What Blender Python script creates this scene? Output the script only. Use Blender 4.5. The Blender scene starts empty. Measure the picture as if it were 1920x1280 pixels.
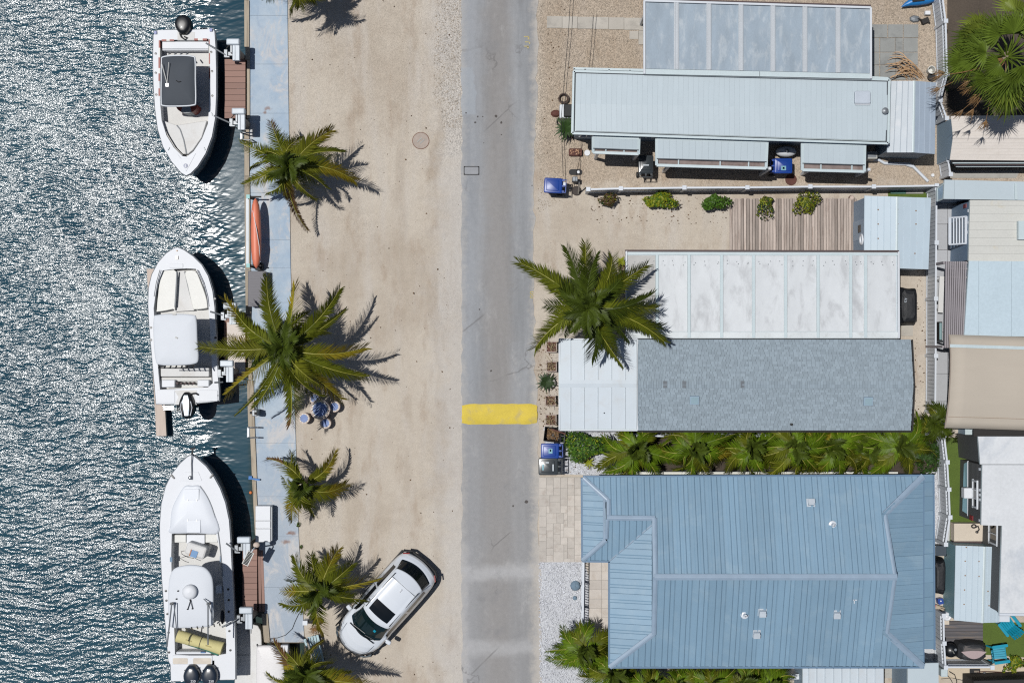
import bpy, math, random
import numpy as np
from mathutils import Vector, Matrix
from mathutils.geometry import tessellate_polygon

# ---------------------------------------------------------------- camera, sky, sun, exposure
SC = bpy.context.scene
COL = SC.collection
H = 55.0          # camera height in metres
S = 45.0          # photograph pixels per metre at ground level
RND = random.Random(7)

cam_d = bpy.data.cameras.new('camera')
cam = bpy.data.objects.new('camera', cam_d)
COL.objects.link(cam)
cam.location = (0, 0, H)
cam_d.sensor_width = 36
cam_d.lens = 36 * H / (1920 / S)
cam_d.clip_end = 3000
SC.camera = cam

SUN_DIR = Vector((-0.308, 0.085, 1.0)).normalized()
world = bpy.data.worlds.new('World')
SC.world = world
world.use_nodes = True
wn = world.node_tree
wn.nodes.clear()
sky = wn.nodes.new('ShaderNodeTexSky')
sky.sky_type = 'NISHITA'
sky.sun_disc = False
sky.sun_elevation = math.asin(SUN_DIR.z)
sky.sun_rotation = math.atan2(SUN_DIR.x, SUN_DIR.y)
bg = wn.nodes.new('ShaderNodeBackground')
bg.inputs['Strength'].default_value = 0.05
wo = wn.nodes.new('ShaderNodeOutputWorld')
wn.links.new(sky.outputs[0], bg.inputs[0])
wn.links.new(bg.outputs[0], wo.inputs[0])
sun_d = bpy.data.lights.new('sun', 'SUN')
sun_d.energy = 4.3
sun_d.angle = math.radians(0.53)
sun_d.color = (1.0, 0.98, 0.945)
sun = bpy.data.objects.new('sun', sun_d)
COL.objects.link(sun)
sun.location = SUN_DIR * 90
sun.rotation_euler = SUN_DIR.to_track_quat('Z', 'Y').to_euler()
SC.view_settings.view_transform = 'Standard'
SC.view_settings.look = 'None'
SC.view_settings.gamma = 1
SC.view_settings.use_curve_mapping = False
SC.view_settings.exposure = 0.0
SC.cycles.max_bounces = 6
SC.cycles.filter_width = 1.2
SC.cycles.use_denoising = False

# ---------------------------------------------------------------- coordinates
def P(px, py, z=0.0):
    """world point that the drone camera sees at photograph pixel px,py when it lies at height z"""
    k = (H - z) / (H * S)
    return Vector(((px - 960) * k, (640 - py) * k, z))
def P2(px, py, z=0.0):
    v = P(px, py, z)
    return (v.x, v.y)

# ---------------------------------------------------------------- materials
K = 1.42
def C(c, k=None):
    k = k or K
    return tuple(min(.86, (((x / 255 + .055) / 1.055) ** 2.4 if x > 10 else x / 255 / 12.92) / k) for x in c)
def nd(nt, t, ins=None, **props):
    n = nt.nodes.new(t)
    for k, v in props.items():
        setattr(n, k, v)
    for k, v in (ins or {}).items():
        s = n.inputs[k]
        if isinstance(v, bpy.types.NodeSocket):
            nt.links.new(v, s)
        else:
            s.default_value = v
    return n
def mth(nt, op, a, b=0.0, clamp=False):
    return nd(nt, 'ShaderNodeMath', {0: a, 1: b}, operation=op, use_clamp=clamp).outputs[0]
def mixc(nt, f, a, b, blend='MIX'):
    fx = lambda c: c if isinstance(c, bpy.types.NodeSocket) else tuple(c)[:3] + (1,)
    n = nd(nt, 'ShaderNodeMix', data_type='RGBA', blend_type=blend)
    for i, v in ((0, f), (6, fx(a)), (7, fx(b))):
        if isinstance(v, bpy.types.NodeSocket):
            nt.links.new(v, n.inputs[i])
        else:
            n.inputs[i].default_value = v
    return n.outputs[2]
def noise(nt, vec, scale, detail=3, rough=.55, dist=0.0):
    return nd(nt, 'ShaderNodeTexNoise', {'Vector': vec, 'Scale': scale, 'Detail': detail, 'Roughness': rough, 'Distortion': dist}).outputs['Fac']
def ramp(nt, f, lo, hi):
    return nd(nt, 'ShaderNodeMapRange', {0: f, 1: lo, 2: hi, 3: 0.0, 4: 1.0}, clamp=True, interpolation_type='SMOOTHSTEP').outputs[0]
def scaled(nt, vec, s):
    return nd(nt, 'ShaderNodeVectorMath', {0: vec, 1: s}, operation='MULTIPLY').outputs[0]
def newmat(name):
    m = bpy.data.materials.new(name)
    m.use_nodes = True
    nt = m.node_tree
    b = nt.nodes['Principled BSDF']
    return m, nt, b
def vmul(nt, col, f):
    c = nd(nt, 'ShaderNodeCombineColor', {0: f, 1: f, 2: f}).outputs[0]
    return mixc(nt, 1.0, col, c, 'MULTIPLY')
def mat(name, col, rough=.55, metal=0.0, var=.10, vs=1.2, fine=.06, bump=0.0, bs=60, rnd=0.0, isl=0.0, spec=.5, coat=0.0,
        stain=None, st_s=1.5, st_a=.4, st_lo=.5, st_hi=.72, an=(1, 1, 1), raw=False, alpha=1.0):
    m, nt, b = newmat(name)
    c = tuple(col) if raw else C(col)
    tc = nd(nt, 'ShaderNodeTexCoord').outputs['Object']
    if rnd:
        rr = nd(nt, 'ShaderNodeObjectInfo').outputs['Random']
        off = nd(nt, 'ShaderNodeCombineXYZ', {0: mth(nt, 'MULTIPLY', rr, 37.0), 1: mth(nt, 'MULTIPLY', rr, 91.0), 2: 0.0}).outputs[0]
        tc = nd(nt, 'ShaderNodeVectorMath', {0: tc, 1: off}, operation='ADD').outputs[0]
    v = scaled(nt, tc, an)
    n1 = noise(nt, v, vs, 4)
    n2 = noise(nt, v, vs * 14, 3)
    f = mth(nt, 'ADD', mth(nt, 'MULTIPLY', mth(nt, 'SUBTRACT', n1, .5), var * 4), mth(nt, 'MULTIPLY', mth(nt, 'SUBTRACT', n2, .5), fine * 4))
    f = mth(nt, 'ADD', f, 1.0)
    if rnd:
        f = mth(nt, 'MULTIPLY', f, mth(nt, 'ADD', mth(nt, 'MULTIPLY', rr, 2 * rnd), 1 - rnd))
    if isl:
        ri = nd(nt, 'ShaderNodeNewGeometry').outputs['Random Per Island']
        f = mth(nt, 'MULTIPLY', f, mth(nt, 'ADD', mth(nt, 'MULTIPLY', ri, 2 * isl), 1 - isl))
    base = c + (1,)
    if stain:
        sn = ramp(nt, noise(nt, scaled(nt, tc, an), st_s, 6, .65, .4), st_lo, st_hi)
        base = mixc(nt, mth(nt, 'MULTIPLY', sn, st_a), base, C(stain))
    out = vmul(nt, base, f) if isinstance(base, bpy.types.NodeSocket) else vmul(nt, nd(nt, 'ShaderNodeRGB').outputs[0], f)
    if not isinstance(base, bpy.types.NodeSocket):
        for n in nt.nodes:
            if n.type == 'RGB':
                n.outputs[0].default_value = base
    nt.links.new(out, b.inputs['Base Color'])
    b.inputs['Roughness'].default_value = rough
    b.inputs['Metallic'].default_value = metal
    b.inputs['Specular IOR Level'].default_value = spec
    b.inputs['Coat Weight'].default_value = coat
    b.inputs['Coat Roughness'].default_value = .08
    if bump:
        bn = nd(nt, 'ShaderNodeBump', {'Strength': bump, 'Distance': .02, 'Height': noise(nt, v, bs, 3)})
        nt.links.new(bn.outputs[0], b.inputs['Normal'])
    return m

# ---------------------------------------------------------------- mesh building
class MB:
    def __init__(s):
        s.v, s.f, s.m = [], [], []
    def add(s, vs, fs, m=0):
        o = len(s.v)
        s.v.extend([tuple(v) for v in vs])
        s.f.extend([tuple(i + o for i in f) for f in fs])
        s.m.extend([m] * len(fs))
        return s
    def box(s, c, d, rz=0.0, m=0, M=None):
        x, y, z = d[0] / 2, d[1] / 2, d[2] / 2
        vs = [Vector((a, b, e)) for e in (-z, z) for a, b in ((-x, -y), (x, -y), (x, y), (-x, y))]
        if M is None:
            M = Matrix.Translation(Vector(c)) @ Matrix.Rotation(rz, 4, 'Z')
        return s.add([M @ v for v in vs], [(3, 2, 1, 0), (4, 5, 6, 7), (0, 1, 5, 4), (1, 2, 6, 5), (2, 3, 7, 6), (3, 0, 4, 7)], m)
    def bar(s, a, b, w, h, m=0, up=Vector((0, 0, 1))):
        a, b = Vector(a), Vector(b)
        d = (b - a)
        L = d.length
        d.normalize()
        sd = d.cross(up)
        if sd.length < 1e-4:
            sd = d.cross(Vector((1, 0, 0)))
        sd.normalize()
        u = sd.cross(d)
        vs = [p + sd * (i * w / 2) + u * (j * h / 2) for p in (a, b) for i, j in ((-1, -1), (1, -1), (1, 1), (-1, 1))]
        return s.add(vs, [(0, 1, 2, 3), (7, 6, 5, 4), (0, 4, 5, 1), (1, 5, 6, 2), (2, 6, 7, 3), (3, 7, 4, 0)], m)
    def prism(s, pts, z0, z1, m=0):
        """pts ccw or cw xy list; z1/z0 may be lists"""
        n = len(pts)
        ar = sum(pts[i][0] * pts[(i + 1) % n][1] - pts[(i + 1) % n][0] * pts[i][1] for i in range(n))
        zt = z1 if isinstance(z1, (list, tuple)) else [z1] * n
        zb = z0 if isinstance(z0, (list, tuple)) else [z0] * n
        if ar < 0:
            pts = pts[::-1]; zt = list(zt)[::-1]; zb = list(zb)[::-1]
        vs = [(p[0], p[1], z) for p, z in zip(pts, zb)] + [(p[0], p[1], z) for p, z in zip(pts, zt)]
        fs = [tuple(range(n - 1, -1, -1)), tuple(range(n, 2 * n))] + [(i, (i + 1) % n, n + (i + 1) % n, n + i) for i in range(n)]
        return s.add(vs, fs, m)
    def slab3(s, pts, th, m=0):
        """prism from a planar 3D polygon, thickened downwards along its normal"""
        pts = [Vector(p) for p in pts]
        n = len(pts)
        nr = Vector((0, 0, 0))
        for i in range(n):
            nr += (pts[i] - pts[0]).cross(pts[(i + 1) % n] - pts[0])
        nr.normalize()
        if nr.z < 0:
            pts = pts[::-1]; nr = -nr
        vs = [p - nr * th for p in pts] + pts
        fs = [tuple(range(n - 1, -1, -1)), tuple(range(n, 2 * n))] + [(i, (i + 1) % n, n + (i + 1) % n, n + i) for i in range(n)]
        return s.add(vs, fs, m)
    def tube(s, pts, r, n=6, m=0, cap=True):
        pts = [Vector(p) for p in pts]
        rs = r if isinstance(r, (list, tuple)) else [r] * len(pts)
        vs, fs = [], []
        u = None
        for i, p in enumerate(pts):
            t = (pts[min(i + 1, len(pts) - 1)] - pts[max(i - 1, 0)])
            t = t.normalized() if t.length > 1e-7 else Vector((0, 0, 1))
            if u is None:
                u = t.orthogonal().normalized()
            else:
                u = (u - t * u.dot(t))
                u = u.normalized() if u.length > 1e-6 else t.orthogonal().normalized()
            w = t.cross(u)
            for k in range(n):
                a = 2 * math.pi * k / n
                vs.append(p + (u * math.cos(a) + w * math.sin(a)) * rs[i])
        for i in range(len(pts) - 1):
            for k in range(n):
                k2 = (k + 1) % n
                fs.append((i * n + k, i * n + k2, (i + 1) * n + k2, (i + 1) * n + k))
        if cap:
            fs.append(tuple(range(n - 1, -1, -1)))
            fs.append(tuple(range((len(pts) - 1) * n, len(pts) * n)))
        return s.add(vs, fs, m)
    def lathe(s, prof, c=(0, 0, 0), n=16, sx=1, sy=1, m=0, M=None):
        vs, fs = [], []
        for r, z in prof:
            for k in range(n):
                a = 2 * math.pi * k / n
                v = Vector((r * sx * math.cos(a), r * sy * math.sin(a), z))
                vs.append((M @ v) if M else v + Vector(c))
        for i in range(len(prof) - 1):
            for k in range(n):
                k2 = (k + 1) % n
                fs.append((i * n + k, i * n + k2, (i + 1) * n + k2, (i + 1) * n + k))
        if prof[0][0] > 1e-5:
            fs.append(tuple(range(n - 1, -1, -1)))
        if prof[-1][0] > 1e-5:
            fs.append(tuple(range((len(prof) - 1) * n, len(prof) * n)))
        return s.add(vs, fs, m)
    def ell(s, c, r, n=12, k=7, m=0, M=None):
        prof = [(math.sin(math.pi * i / k), -math.cos(math.pi * i / k)) for i in range(k + 1)]
        mm = Matrix.Translation(Vector(c)) @ Matrix.Diagonal((r[0], r[1], r[2], 1))
        if M:
            mm = M @ mm
        return s.lathe(prof, n=n, m=m, M=mm)
    def rbox(s, c, d, r, rz=0.0, top=0.0, m=0, seg=4):
        """box with rounded vertical corners; top = edge roll at the top"""
        x, y, z = d[0] / 2, d[1] / 2, d[2] / 2
        def ring(ins, zz):
            out = []
            rr = max(r - ins, .002)
            for cx, cy, a0 in ((x - r, y - r, 0), (-x + r, y - r, 90), (-x + r, -y + r, 180), (x - r, -y + r, 270)):
                for i in range(seg + 1):
                    a = math.radians(a0 + 90 * i / seg)
                    out.append(Vector((cx + rr * math.cos(a), cy + rr * math.sin(a), zz)))
            return out
        M = Matrix.Translation(Vector(c)) @ Matrix.Rotation(rz, 4, 'Z')
        rings = [ring(0, -z), ring(0, z - top)]
        if top:
            rings += [ring(top * .3, z - top * .3), ring(top, z)]
        n = len(rings[0])
        vs = [M @ v for rg in rings for v in rg]
        fs = [(i * n + k, i * n + (k + 1) % n, (i + 1) * n + (k + 1) % n, (i + 1) * n + k) for i in range(len(rings) - 1) for k in range(n)]
        fs += [tuple(range(n - 1, -1, -1)), tuple(range((len(rings) - 1) * n, len(rings) * n))]
        return s.add(vs, fs, m)
    def ringfill(s, outer, inner, z, m=0):
        o = [Vector((p[0], p[1], 0)) for p in outer]
        i = [Vector((p[0], p[1], 0)) for p in inner]
        tr = tessellate_polygon([o, i])
        al = o + i
        fs = []
        for t in tr:
            a, b, c = (al[k] for k in t)
            fs.append(tuple(t) if (b - a).cross(c - a).z > 0 else tuple(t)[::-1])
        return s.add([(p.x, p.y, z) for p in al], fs, m)
    def wallloop(s, pts, z0, z1, m=0, inward=False):
        n = len(pts)
        ar = sum(pts[i][0] * pts[(i + 1) % n][1] - pts[(i + 1) % n][0] * pts[i][1] for i in range(n))
        if (ar < 0) != inward:
            pts = pts[::-1]
        vs = [(p[0], p[1], z0) for p in pts] + [(p[0], p[1], z1) for p in pts]
        return s.add(vs, [(i, (i + 1) % n, n + (i + 1) % n, n + i) for i in range(n)], m)
    def build(s, name, mats, parent=None, smooth=False, w=True, bevel=0.0, loc=None, bseg=1):
        me = bpy.data.meshes.new(name)
        off = Vector((0, 0, 0))
        if parent is not None and w:
            r = parent
            while r.parent:
                r = r.parent
            off = Vector(r.location)
        elif parent is None and loc is None and s.v:
            a = np.array(s.v)
            loc = Vector(((a[:, 0].min() + a[:, 0].max()) / 2, (a[:, 1].min() + a[:, 1].max()) / 2, a[:, 2].min()))
            off = loc
        elif loc is not None:
            off = Vector(loc)
        me.from_pydata([(v[0] - off.x, v[1] - off.y, v[2] - off.z) for v in s.v], [], s.f)
        if not isinstance(mats, (list, tuple)):
            mats = [mats]
        for q in mats:
            me.materials.append(q)
        if len(mats) > 1:
            me.polygons.foreach_set('material_index', s.m)
        if smooth:
            me.polygons.foreach_set('use_smooth', [True] * len(me.polygons))
        me.update()
        o = bpy.data.objects.new(name, me)
        COL.objects.link(o)
        if parent is not None:
            o.parent = parent
        elif loc is not None:
            o.location = loc
        if bevel:
            b = o.modifiers.new('edge', 'BEVEL')
            b.width = bevel; b.segments = bseg; b.limit_method = 'ANGLE'; b.angle_limit = math.radians(40)
        if smooth:
            try:
                me.set_sharp_from_angle(angle=math.radians(50))
            except Exception:
                pass
        return o

def tag(o, label=None, cat=None, group=None, kind=None):
    if label: o['label'] = label
    if cat: o['category'] = cat
    if group: o['group'] = group
    if kind: o['kind'] = kind
    return o
def thing(name, label, cat, loc, rz=0.0, group=None):
    o = bpy.data.objects.new(name, None)
    o.empty_display_size = .2
    COL.objects.link(o)
    o.location = loc
    o.rotation_euler = (0, 0, rz)
    return tag(o, label, cat, group)
def dup(root, loc, rz, label=None, parent=None, scale=None):
    kids = [c for c in COL.objects if c.parent is root]
    r = root.copy(); COL.objects.link(r)
    r.location = loc; r.rotation_euler = (0, 0, rz)
    if label: r['label'] = label
    if scale: r.scale = scale
    for k in kids:
        c = k.copy(); COL.objects.link(c); c.parent = r
        for g in [q for q in COL.objects if q.parent is k]:
            d = g.copy(); COL.objects.link(d); d.parent = c
    return r
def text(txt, size, M, m, parent, name='lettering', w=True, ext=.002):
    cu = bpy.data.curves.new('t', 'FONT')
    cu.body = txt; cu.size = size; cu.align_x = 'CENTER'; cu.align_y = 'CENTER'; cu.extrude = ext
    ob = bpy.data.objects.new('t', cu)
    COL.objects.link(ob)
    dg = bpy.context.evaluated_depsgraph_get()
    me = bpy.data.meshes.new_from_object(ob.evaluated_get(dg))
    bpy.data.objects.remove(ob)
    me.transform(M)
    if w:
        r = parent
        while r.parent: r = r.parent
        me.transform(Matrix.Translation(-Vector(r.location)))
    me.materials.clear(); me.materials.append(m)
    o = bpy.data.objects.new(name, me); COL.objects.link(o); o.parent = parent
    return o

# ---------------------------------------------------------------- the materials used by many things
m_white = mat('white_gelcoat', (225, 228, 233), .55, var=.03, fine=.015)
m_white_rough = mat('white_nonskid', (216, 216, 215), .6, var=.05, fine=.03, stain=(185, 176, 165), st_a=.3)
m_cushion = mat('cream_vinyl', (219, 219, 214), .5, var=.03, bump=.05, bs=30)
m_red_trim = mat('faded_red_vinyl', (150, 62, 48), .5, var=.1)
m_black = mat('black_paint', (20, 22, 26), .38, var=.05, coat=.1)
m_rubber = mat('black_rubber', (26, 27, 30), .7, var=.1)
m_canvas_dark = mat('charcoal_canvas', (62, 69, 78), .75, var=.07, vs=2, fine=.03, bump=.1, bs=200)
m_black_cover = mat('black_cover_fabric', (17, 20, 26), .6, var=.15, vs=3, bump=.5, bs=9)
m_steel = mat('brushed_steel', (190, 192, 194), .3, metal=.9, var=.08)
m_alu = mat('grey_aluminium', (132, 137, 142), .45, metal=.35, var=.1)
m_white_metal = mat('white_painted_metal', (212, 217, 223), .4, var=.05, fine=.02)
m_vinyl = mat('white_vinyl', (214, 220, 228), .4, var=.04, fine=.02)
m_glass_dark = mat('dark_glass', (14, 20, 24), .05, var=.02, fine=0, spec=.6)
m_dark = mat('dark_board', (40, 38, 38), .8, var=.2)  # plain dark tone for boards, frames, posts and joints
m_blue_plastic = mat('blue_plastic', (18, 64, 150), .38, var=.08, fine=.03)
m_black_plastic = mat('black_plastic', (38, 41, 44), .35, var=.08)
m_brown = mat('rust_brown', (92, 52, 42), .8, var=.25, vs=6)
m_teal = mat('teal_plastic', (20, 150, 178), .42, var=.05)
m_wood = mat('weathered_timber', (150, 138, 126), .8, var=.18, vs=2, fine=.12, an=(6, .6, 6), rnd=.15, bump=.4, bs=12)
m_concrete = mat('grey_concrete', (172, 170, 164), .85, var=.1, vs=1.5, fine=.06, stain=(130, 128, 122), st_a=.4, rnd=.06, bump=.2, bs=60)
m_emblem_blue = mat('emblem_blue', (24, 54, 110), .4)
m_rope = mat('rope', (60, 58, 56), .8)
m_yellow = mat('faded_yellow_paint', (218, 193, 66), .7, var=.10, vs=1.5, fine=.08, stain=(184, 168, 118), st_s=2.0, st_a=.7, st_lo=.5, st_hi=.74, bump=.3, bs=40)
# ---------------------------------------------------------------- ground, road, water
def mat_sand():
    m, nt, b = newmat('sand_and_shell_ground')
    pos = nd(nt, 'ShaderNodeNewGeometry').outputs['Position']
    sp = nd(nt, 'ShaderNodeSeparateXYZ', {0: pos})
    X, Y = sp.outputs[0], sp.outputs[1]
    wob = mth(nt, 'MULTIPLY', mth(nt, 'SUBTRACT', noise(nt, pos, 1.1, 5, .65), .5), 2.4)
    xw, yw = mth(nt, 'ADD', X, wob), mth(nt, 'ADD', Y, wob)
    base = mixc(nt, ramp(nt, noise(nt, pos, .22, 5, .6), .38, .66), C((202, 192, 178)), C((185, 173, 158)))
    base = mixc(nt, mth(nt, 'MULTIPLY', ramp(nt, noise(nt, scaled(nt, pos, (1.3, .22, 1)), .6, 5, .6), .46, .68), .8), base, C((199, 191, 181)))
    base = mixc(nt, mth(nt, 'MULTIPLY', ramp(nt, noise(nt, scaled(nt, pos, (1, .35, 1)), 1.3, 5, .65), .5, .72), .75), base, C((174, 158, 141)))
    # compacted wheel lanes along the lot
    for xc, wd, a in ((-3.05, .34, .5), (-4.55, .34, .42), (-6.6, .4, .3), (-8.0, .4, .25)):
        dist = mth(nt, 'ABSOLUTE', mth(nt, 'SUBTRACT', mth(nt, 'ADD', X, mth(nt, 'MULTIPLY', mth(nt, 'SUBTRACT', noise(nt, scaled(nt, pos, (.3, .12, 1)), 1.0, 3), .5), 2.2)), xc))
        ln = mth(nt, 'MULTIPLY', ramp(nt, dist, wd, wd * .3), ramp(nt, noise(nt, scaled(nt, pos, (1, .3, 1)), .7, 4), .42, .6))
        base = mixc(nt, mth(nt, 'MULTIPLY', ln, a), base, C((172, 158, 141)))
    # greyer dust by the road on the west side, browner coarse shell in the north yard
    dust = mth(nt, 'MULTIPLY', ramp(nt, xw, -3.9, -2.2), ramp(nt, xw, -1.2, -2.0))
    base = mixc(nt, mth(nt, 'MULTIPLY', dust, .5), base, C((196, 194, 192)))
    yard = mth(nt, 'MULTIPLY', ramp(nt, X, .8, 1.6), ramp(nt, yw, 5.8, 7.0))
    base = mixc(nt, mth(nt, 'MULTIPLY', yard, .55), base, C((176, 156, 134)))
    coarse = mth(nt, 'MAXIMUM', mth(nt, 'MULTIPLY', ramp(nt, xw, -3.4, -2.6), ramp(nt, yw, 6.8, 8.6)), mth(nt, 'MULTIPLY', yard, .8))
    coarse = mth(nt, 'MAXIMUM', coarse, mth(nt, 'MULTIPLY', ramp(nt, noise(nt, pos, .35, 4), .5, .7), .22))
    coarse = mth(nt, 'MAXIMUM', coarse, mth(nt, 'MULTIPLY', ramp(nt, Y, 2.0, 13.0), .3))
    vo = nd(nt, 'ShaderNodeTexVoronoi', {'Vector': pos, 'Scale': 28.0, 'Randomness': 1.0})
    cell = nd(nt, 'ShaderNodeSeparateColor', {0: vo.outputs['Color']}).outputs[0]
    fine = noise(nt, pos, 34, 3, .7)
    k = mth(nt, 'ADD', mth(nt, 'MULTIPLY', coarse, .45), .10)
    f = mth(nt, 'ADD', 1.0, mth(nt, 'MULTIPLY', mth(nt, 'SUBTRACT', cell, .5), k))
    f = mth(nt, 'ADD', f, mth(nt, 'MULTIPLY', mth(nt, 'SUBTRACT', fine, .5), .55))
    f = mth(nt, 'ADD', f, mth(nt, 'MULTIPLY', mth(nt, 'SUBTRACT', noise(nt, pos, 3.4, 6, .75), .5), .28))
    # stray dark bits of leaf and bark
    vo2 = nd(nt, 'ShaderNodeTexVoronoi', {'Vector': pos, 'Scale': 3.1, 'Randomness': 1.0})
    dot = mth(nt, 'LESS_THAN', vo2.outputs['Distance'], .055)
    gate = mth(nt, 'GREATER_THAN', nd(nt, 'ShaderNodeSeparateColor', {0: vo2.outputs['Color']}).outputs[1], .62)
    col = vmul(nt, base, f)
    col = mixc(nt, mth(nt, 'MULTIPLY', mth(nt, 'MULTIPLY', dot, gate), .55), col, C((88, 66, 48)))
    vo3 = nd(nt, 'ShaderNodeTexVoronoi', {'Vector': pos, 'Scale': 7.5, 'Randomness': 1.0})
    d3 = mth(nt, 'MULTIPLY', mth(nt, 'LESS_THAN', vo3.outputs['Distance'], .10), mth(nt, 'GREATER_THAN', nd(nt, 'ShaderNodeSeparateColor', {0: vo3.outputs['Color']}).outputs[0], .8))
    col = mixc(nt, mth(nt, 'MULTIPLY', d3, .55), col, C((112, 92, 74)))
    nt.links.new(col, b.inputs['Base Color'])
    b.inputs['Roughness'].default_value = .95
    b.inputs['Specular IOR Level'].default_value = .2
    h = mth(nt, 'ADD', mth(nt, 'MULTIPLY', mth(nt, 'MULTIPLY', vo.outputs['Distance'], -1.0), k), mth(nt, 'MULTIPLY', fine, .25))
    bn = nd(nt, 'ShaderNodeBump', {'Strength': .8, 'Distance': .05, 'Height': h})
    nt.links.new(bn.outputs[0], b.inputs['Normal'])
    return m
def mat_road():
    m, nt, b = newmat('worn_asphalt')
    pos = nd(nt, 'ShaderNodeNewGeometry').outputs['Position']
    sp = nd(nt, 'ShaderNodeSeparateXYZ', {0: pos})
    X, Y = sp.outputs[0], sp.outputs[1]
    wob = mth(nt, 'MULTIPLY', mth(nt, 'SUBTRACT', noise(nt, pos, .9, 5, .6), .5), 1.5)
    base = mixc(nt, ramp(nt, noise(nt, scaled(nt, pos, (1.6, .16, 1)), .8, 5, .6), .36, .62), C((143, 145, 148)), C((160, 162, 165)))
    # browner wheel track down the middle, bluer towards the west edge
    xw = mth(nt, 'ADD', X, mth(nt, 'MULTIPLY', wob, .5))
    track = mth(nt, 'MULTIPLY', ramp(nt, xw, -1.6, -.7), ramp(nt, xw, .35, -.4))
    base = mixc(nt, mth(nt, 'MULTIPLY', track, .65), base, C((148, 143, 139)))
    base = mixc(nt, mth(nt, 'MULTIPLY', ramp(nt, xw, -1.0, -1.9), .5), base, C((157, 161, 167)))
    # lower half is a warmer grey
    base = mixc(nt, mth(nt, 'MULTIPLY', ramp(nt, mth(nt, 'ADD', Y, wob), -1.5, -3.5), .5), base, C((155, 153, 152)))
    # two pale cross bands of old patching
    for yc, wd, a in ((-9.6, .55, .8), (-12.75, .5, .65)):
        dist = mth(nt, 'ABSOLUTE', mth(nt, 'SUBTRACT', mth(nt, 'ADD', Y, mth(nt, 'MULTIPLY', wob, .55)), yc))
        base = mixc(nt, mth(nt, 'MULTIPLY', ramp(nt, dist, wd, wd * .1), a), base, C((182, 182, 183)))
    base = mixc(nt, mth(nt, 'MULTIPLY', mth(nt, 'MULTIPLY', ramp(nt, xw, -1.6, -1.9), ramp(nt, Y, -8.0, -9.0)), .6), base, C((178, 178, 180)))
    # dust swept onto both edges
    e = mth(nt, 'ADD', X, mth(nt, 'MULTIPLY', mth(nt, 'SUBTRACT', noise(nt, pos, 2.4, 6, .7), .5), .9))
    base = mixc(nt, mth(nt, 'MULTIPLY', ramp(nt, e, .62, 1.15), .85), base, C((192, 186, 178)))
    base = mixc(nt, mth(nt, 'MULTIPLY', ramp(nt, e, -1.75, -2.25), .55), base, C((192, 188, 182)))
    base = mixc(nt, mth(nt, 'MULTIPLY', ramp(nt, noise(nt, pos, .55, 6, .7), .54, .72), .6), base, C((136, 136, 138)))
    base = mixc(nt, mth(nt, 'MULTIPLY', ramp(nt, noise(nt, scaled(nt, pos, (1, .45, 1)), .8, 7, .75), .54, .7), .6), base, C((180, 179, 178)))
    fine = noise(nt, pos, 42, 3, .75)
    mid = noise(nt, pos, 5, 4, .7)
    f = mth(nt, 'ADD', mth(nt, 'ADD', .70, mth(nt, 'MULTIPLY', fine, .36)), mth(nt, 'MULTIPLY', mid, .26))
    vo2 = nd(nt, 'ShaderNodeTexVoronoi', {'Vector': pos, 'Scale': .9, 'Randomness': 1.0})
    dot = mth(nt, 'LESS_THAN', vo2.outputs['Distance'], mth(nt, 'MULTIPLY', mth(nt, 'SUBTRACT', nd(nt, 'ShaderNodeSeparateColor', {0: vo2.outputs['Color']}).outputs[1], .55), .11))
    col = mixc(nt, mth(nt, 'MULTIPLY', dot, .75), vmul(nt, base, f), C((70, 62, 58)))
    # a rectangular patch and dark tar or oil drips
    bxm = mth(nt, 'MULTIPLY', mth(nt, 'MULTIPLY', ramp(nt, xw, -1.50, -1.56), ramp(nt, Y, 9.4, 9.5)), ramp(nt, Y, 11.45, 11.35))
    col = mixc(nt, mth(nt, 'MULTIPLY', bxm, .4), col, C((170, 178, 186)))
    for px, py, r in ((930, 218, .07), (940, 230, .06), (891, 230, .055), (896, 219, .045), (874, 212, .035), (905, 219, .03), (987, 940, .09), (962, 948, .05), (899, 580, .04), (921, 695, .05), (940, 253, .03), (907, 268, .03)):
        c = P(px, py)
        d = nd(nt, 'ShaderNodeVectorMath', {0: scaled(nt, pos, (1, 1, 0)), 1: (c.x, c.y, 0)}, operation='DISTANCE').outputs['Value']
        d = mth(nt, 'ADD', d, mth(nt, 'MULTIPLY', mth(nt, 'SUBTRACT', noise(nt, pos, 14, 2), .5), .06))
        col = mixc(nt, mth(nt, 'MULTIPLY', ramp(nt, d, r, r * .6), .8), col, C((62, 54, 50)))
    # hairline cracks
    cr = nd(nt, 'ShaderNodeTexVoronoi', {'Vector': nd(nt, 'ShaderNodeVectorMath', {0: pos, 1: nd(nt, 'ShaderNodeCombineXYZ', {0: wob, 1: wob}).outputs[0]}, operation='ADD').outputs[0], 'Scale': .32}, feature='DISTANCE_TO_EDGE').outputs['Distance']
    crk = mth(nt, 'MULTIPLY', ramp(nt, cr, .012, .004), ramp(nt, noise(nt, pos, .4, 2), .5, .6))
    col = mixc(nt, mth(nt, 'MULTIPLY', crk, .5), col, C((110, 108, 108)))
    nt.links.new(col, b.inputs['Base Color'])
    b.inputs['Roughness'].default_value = .9
    b.inputs['Specular IOR Level'].default_value = .25
    bn = nd(nt, 'ShaderNodeBump', {'Strength': .5, 'Distance': .02, 'Height': fine})
    nt.links.new(bn.outputs[0], b.inputs['Normal'])
    return m
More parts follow.
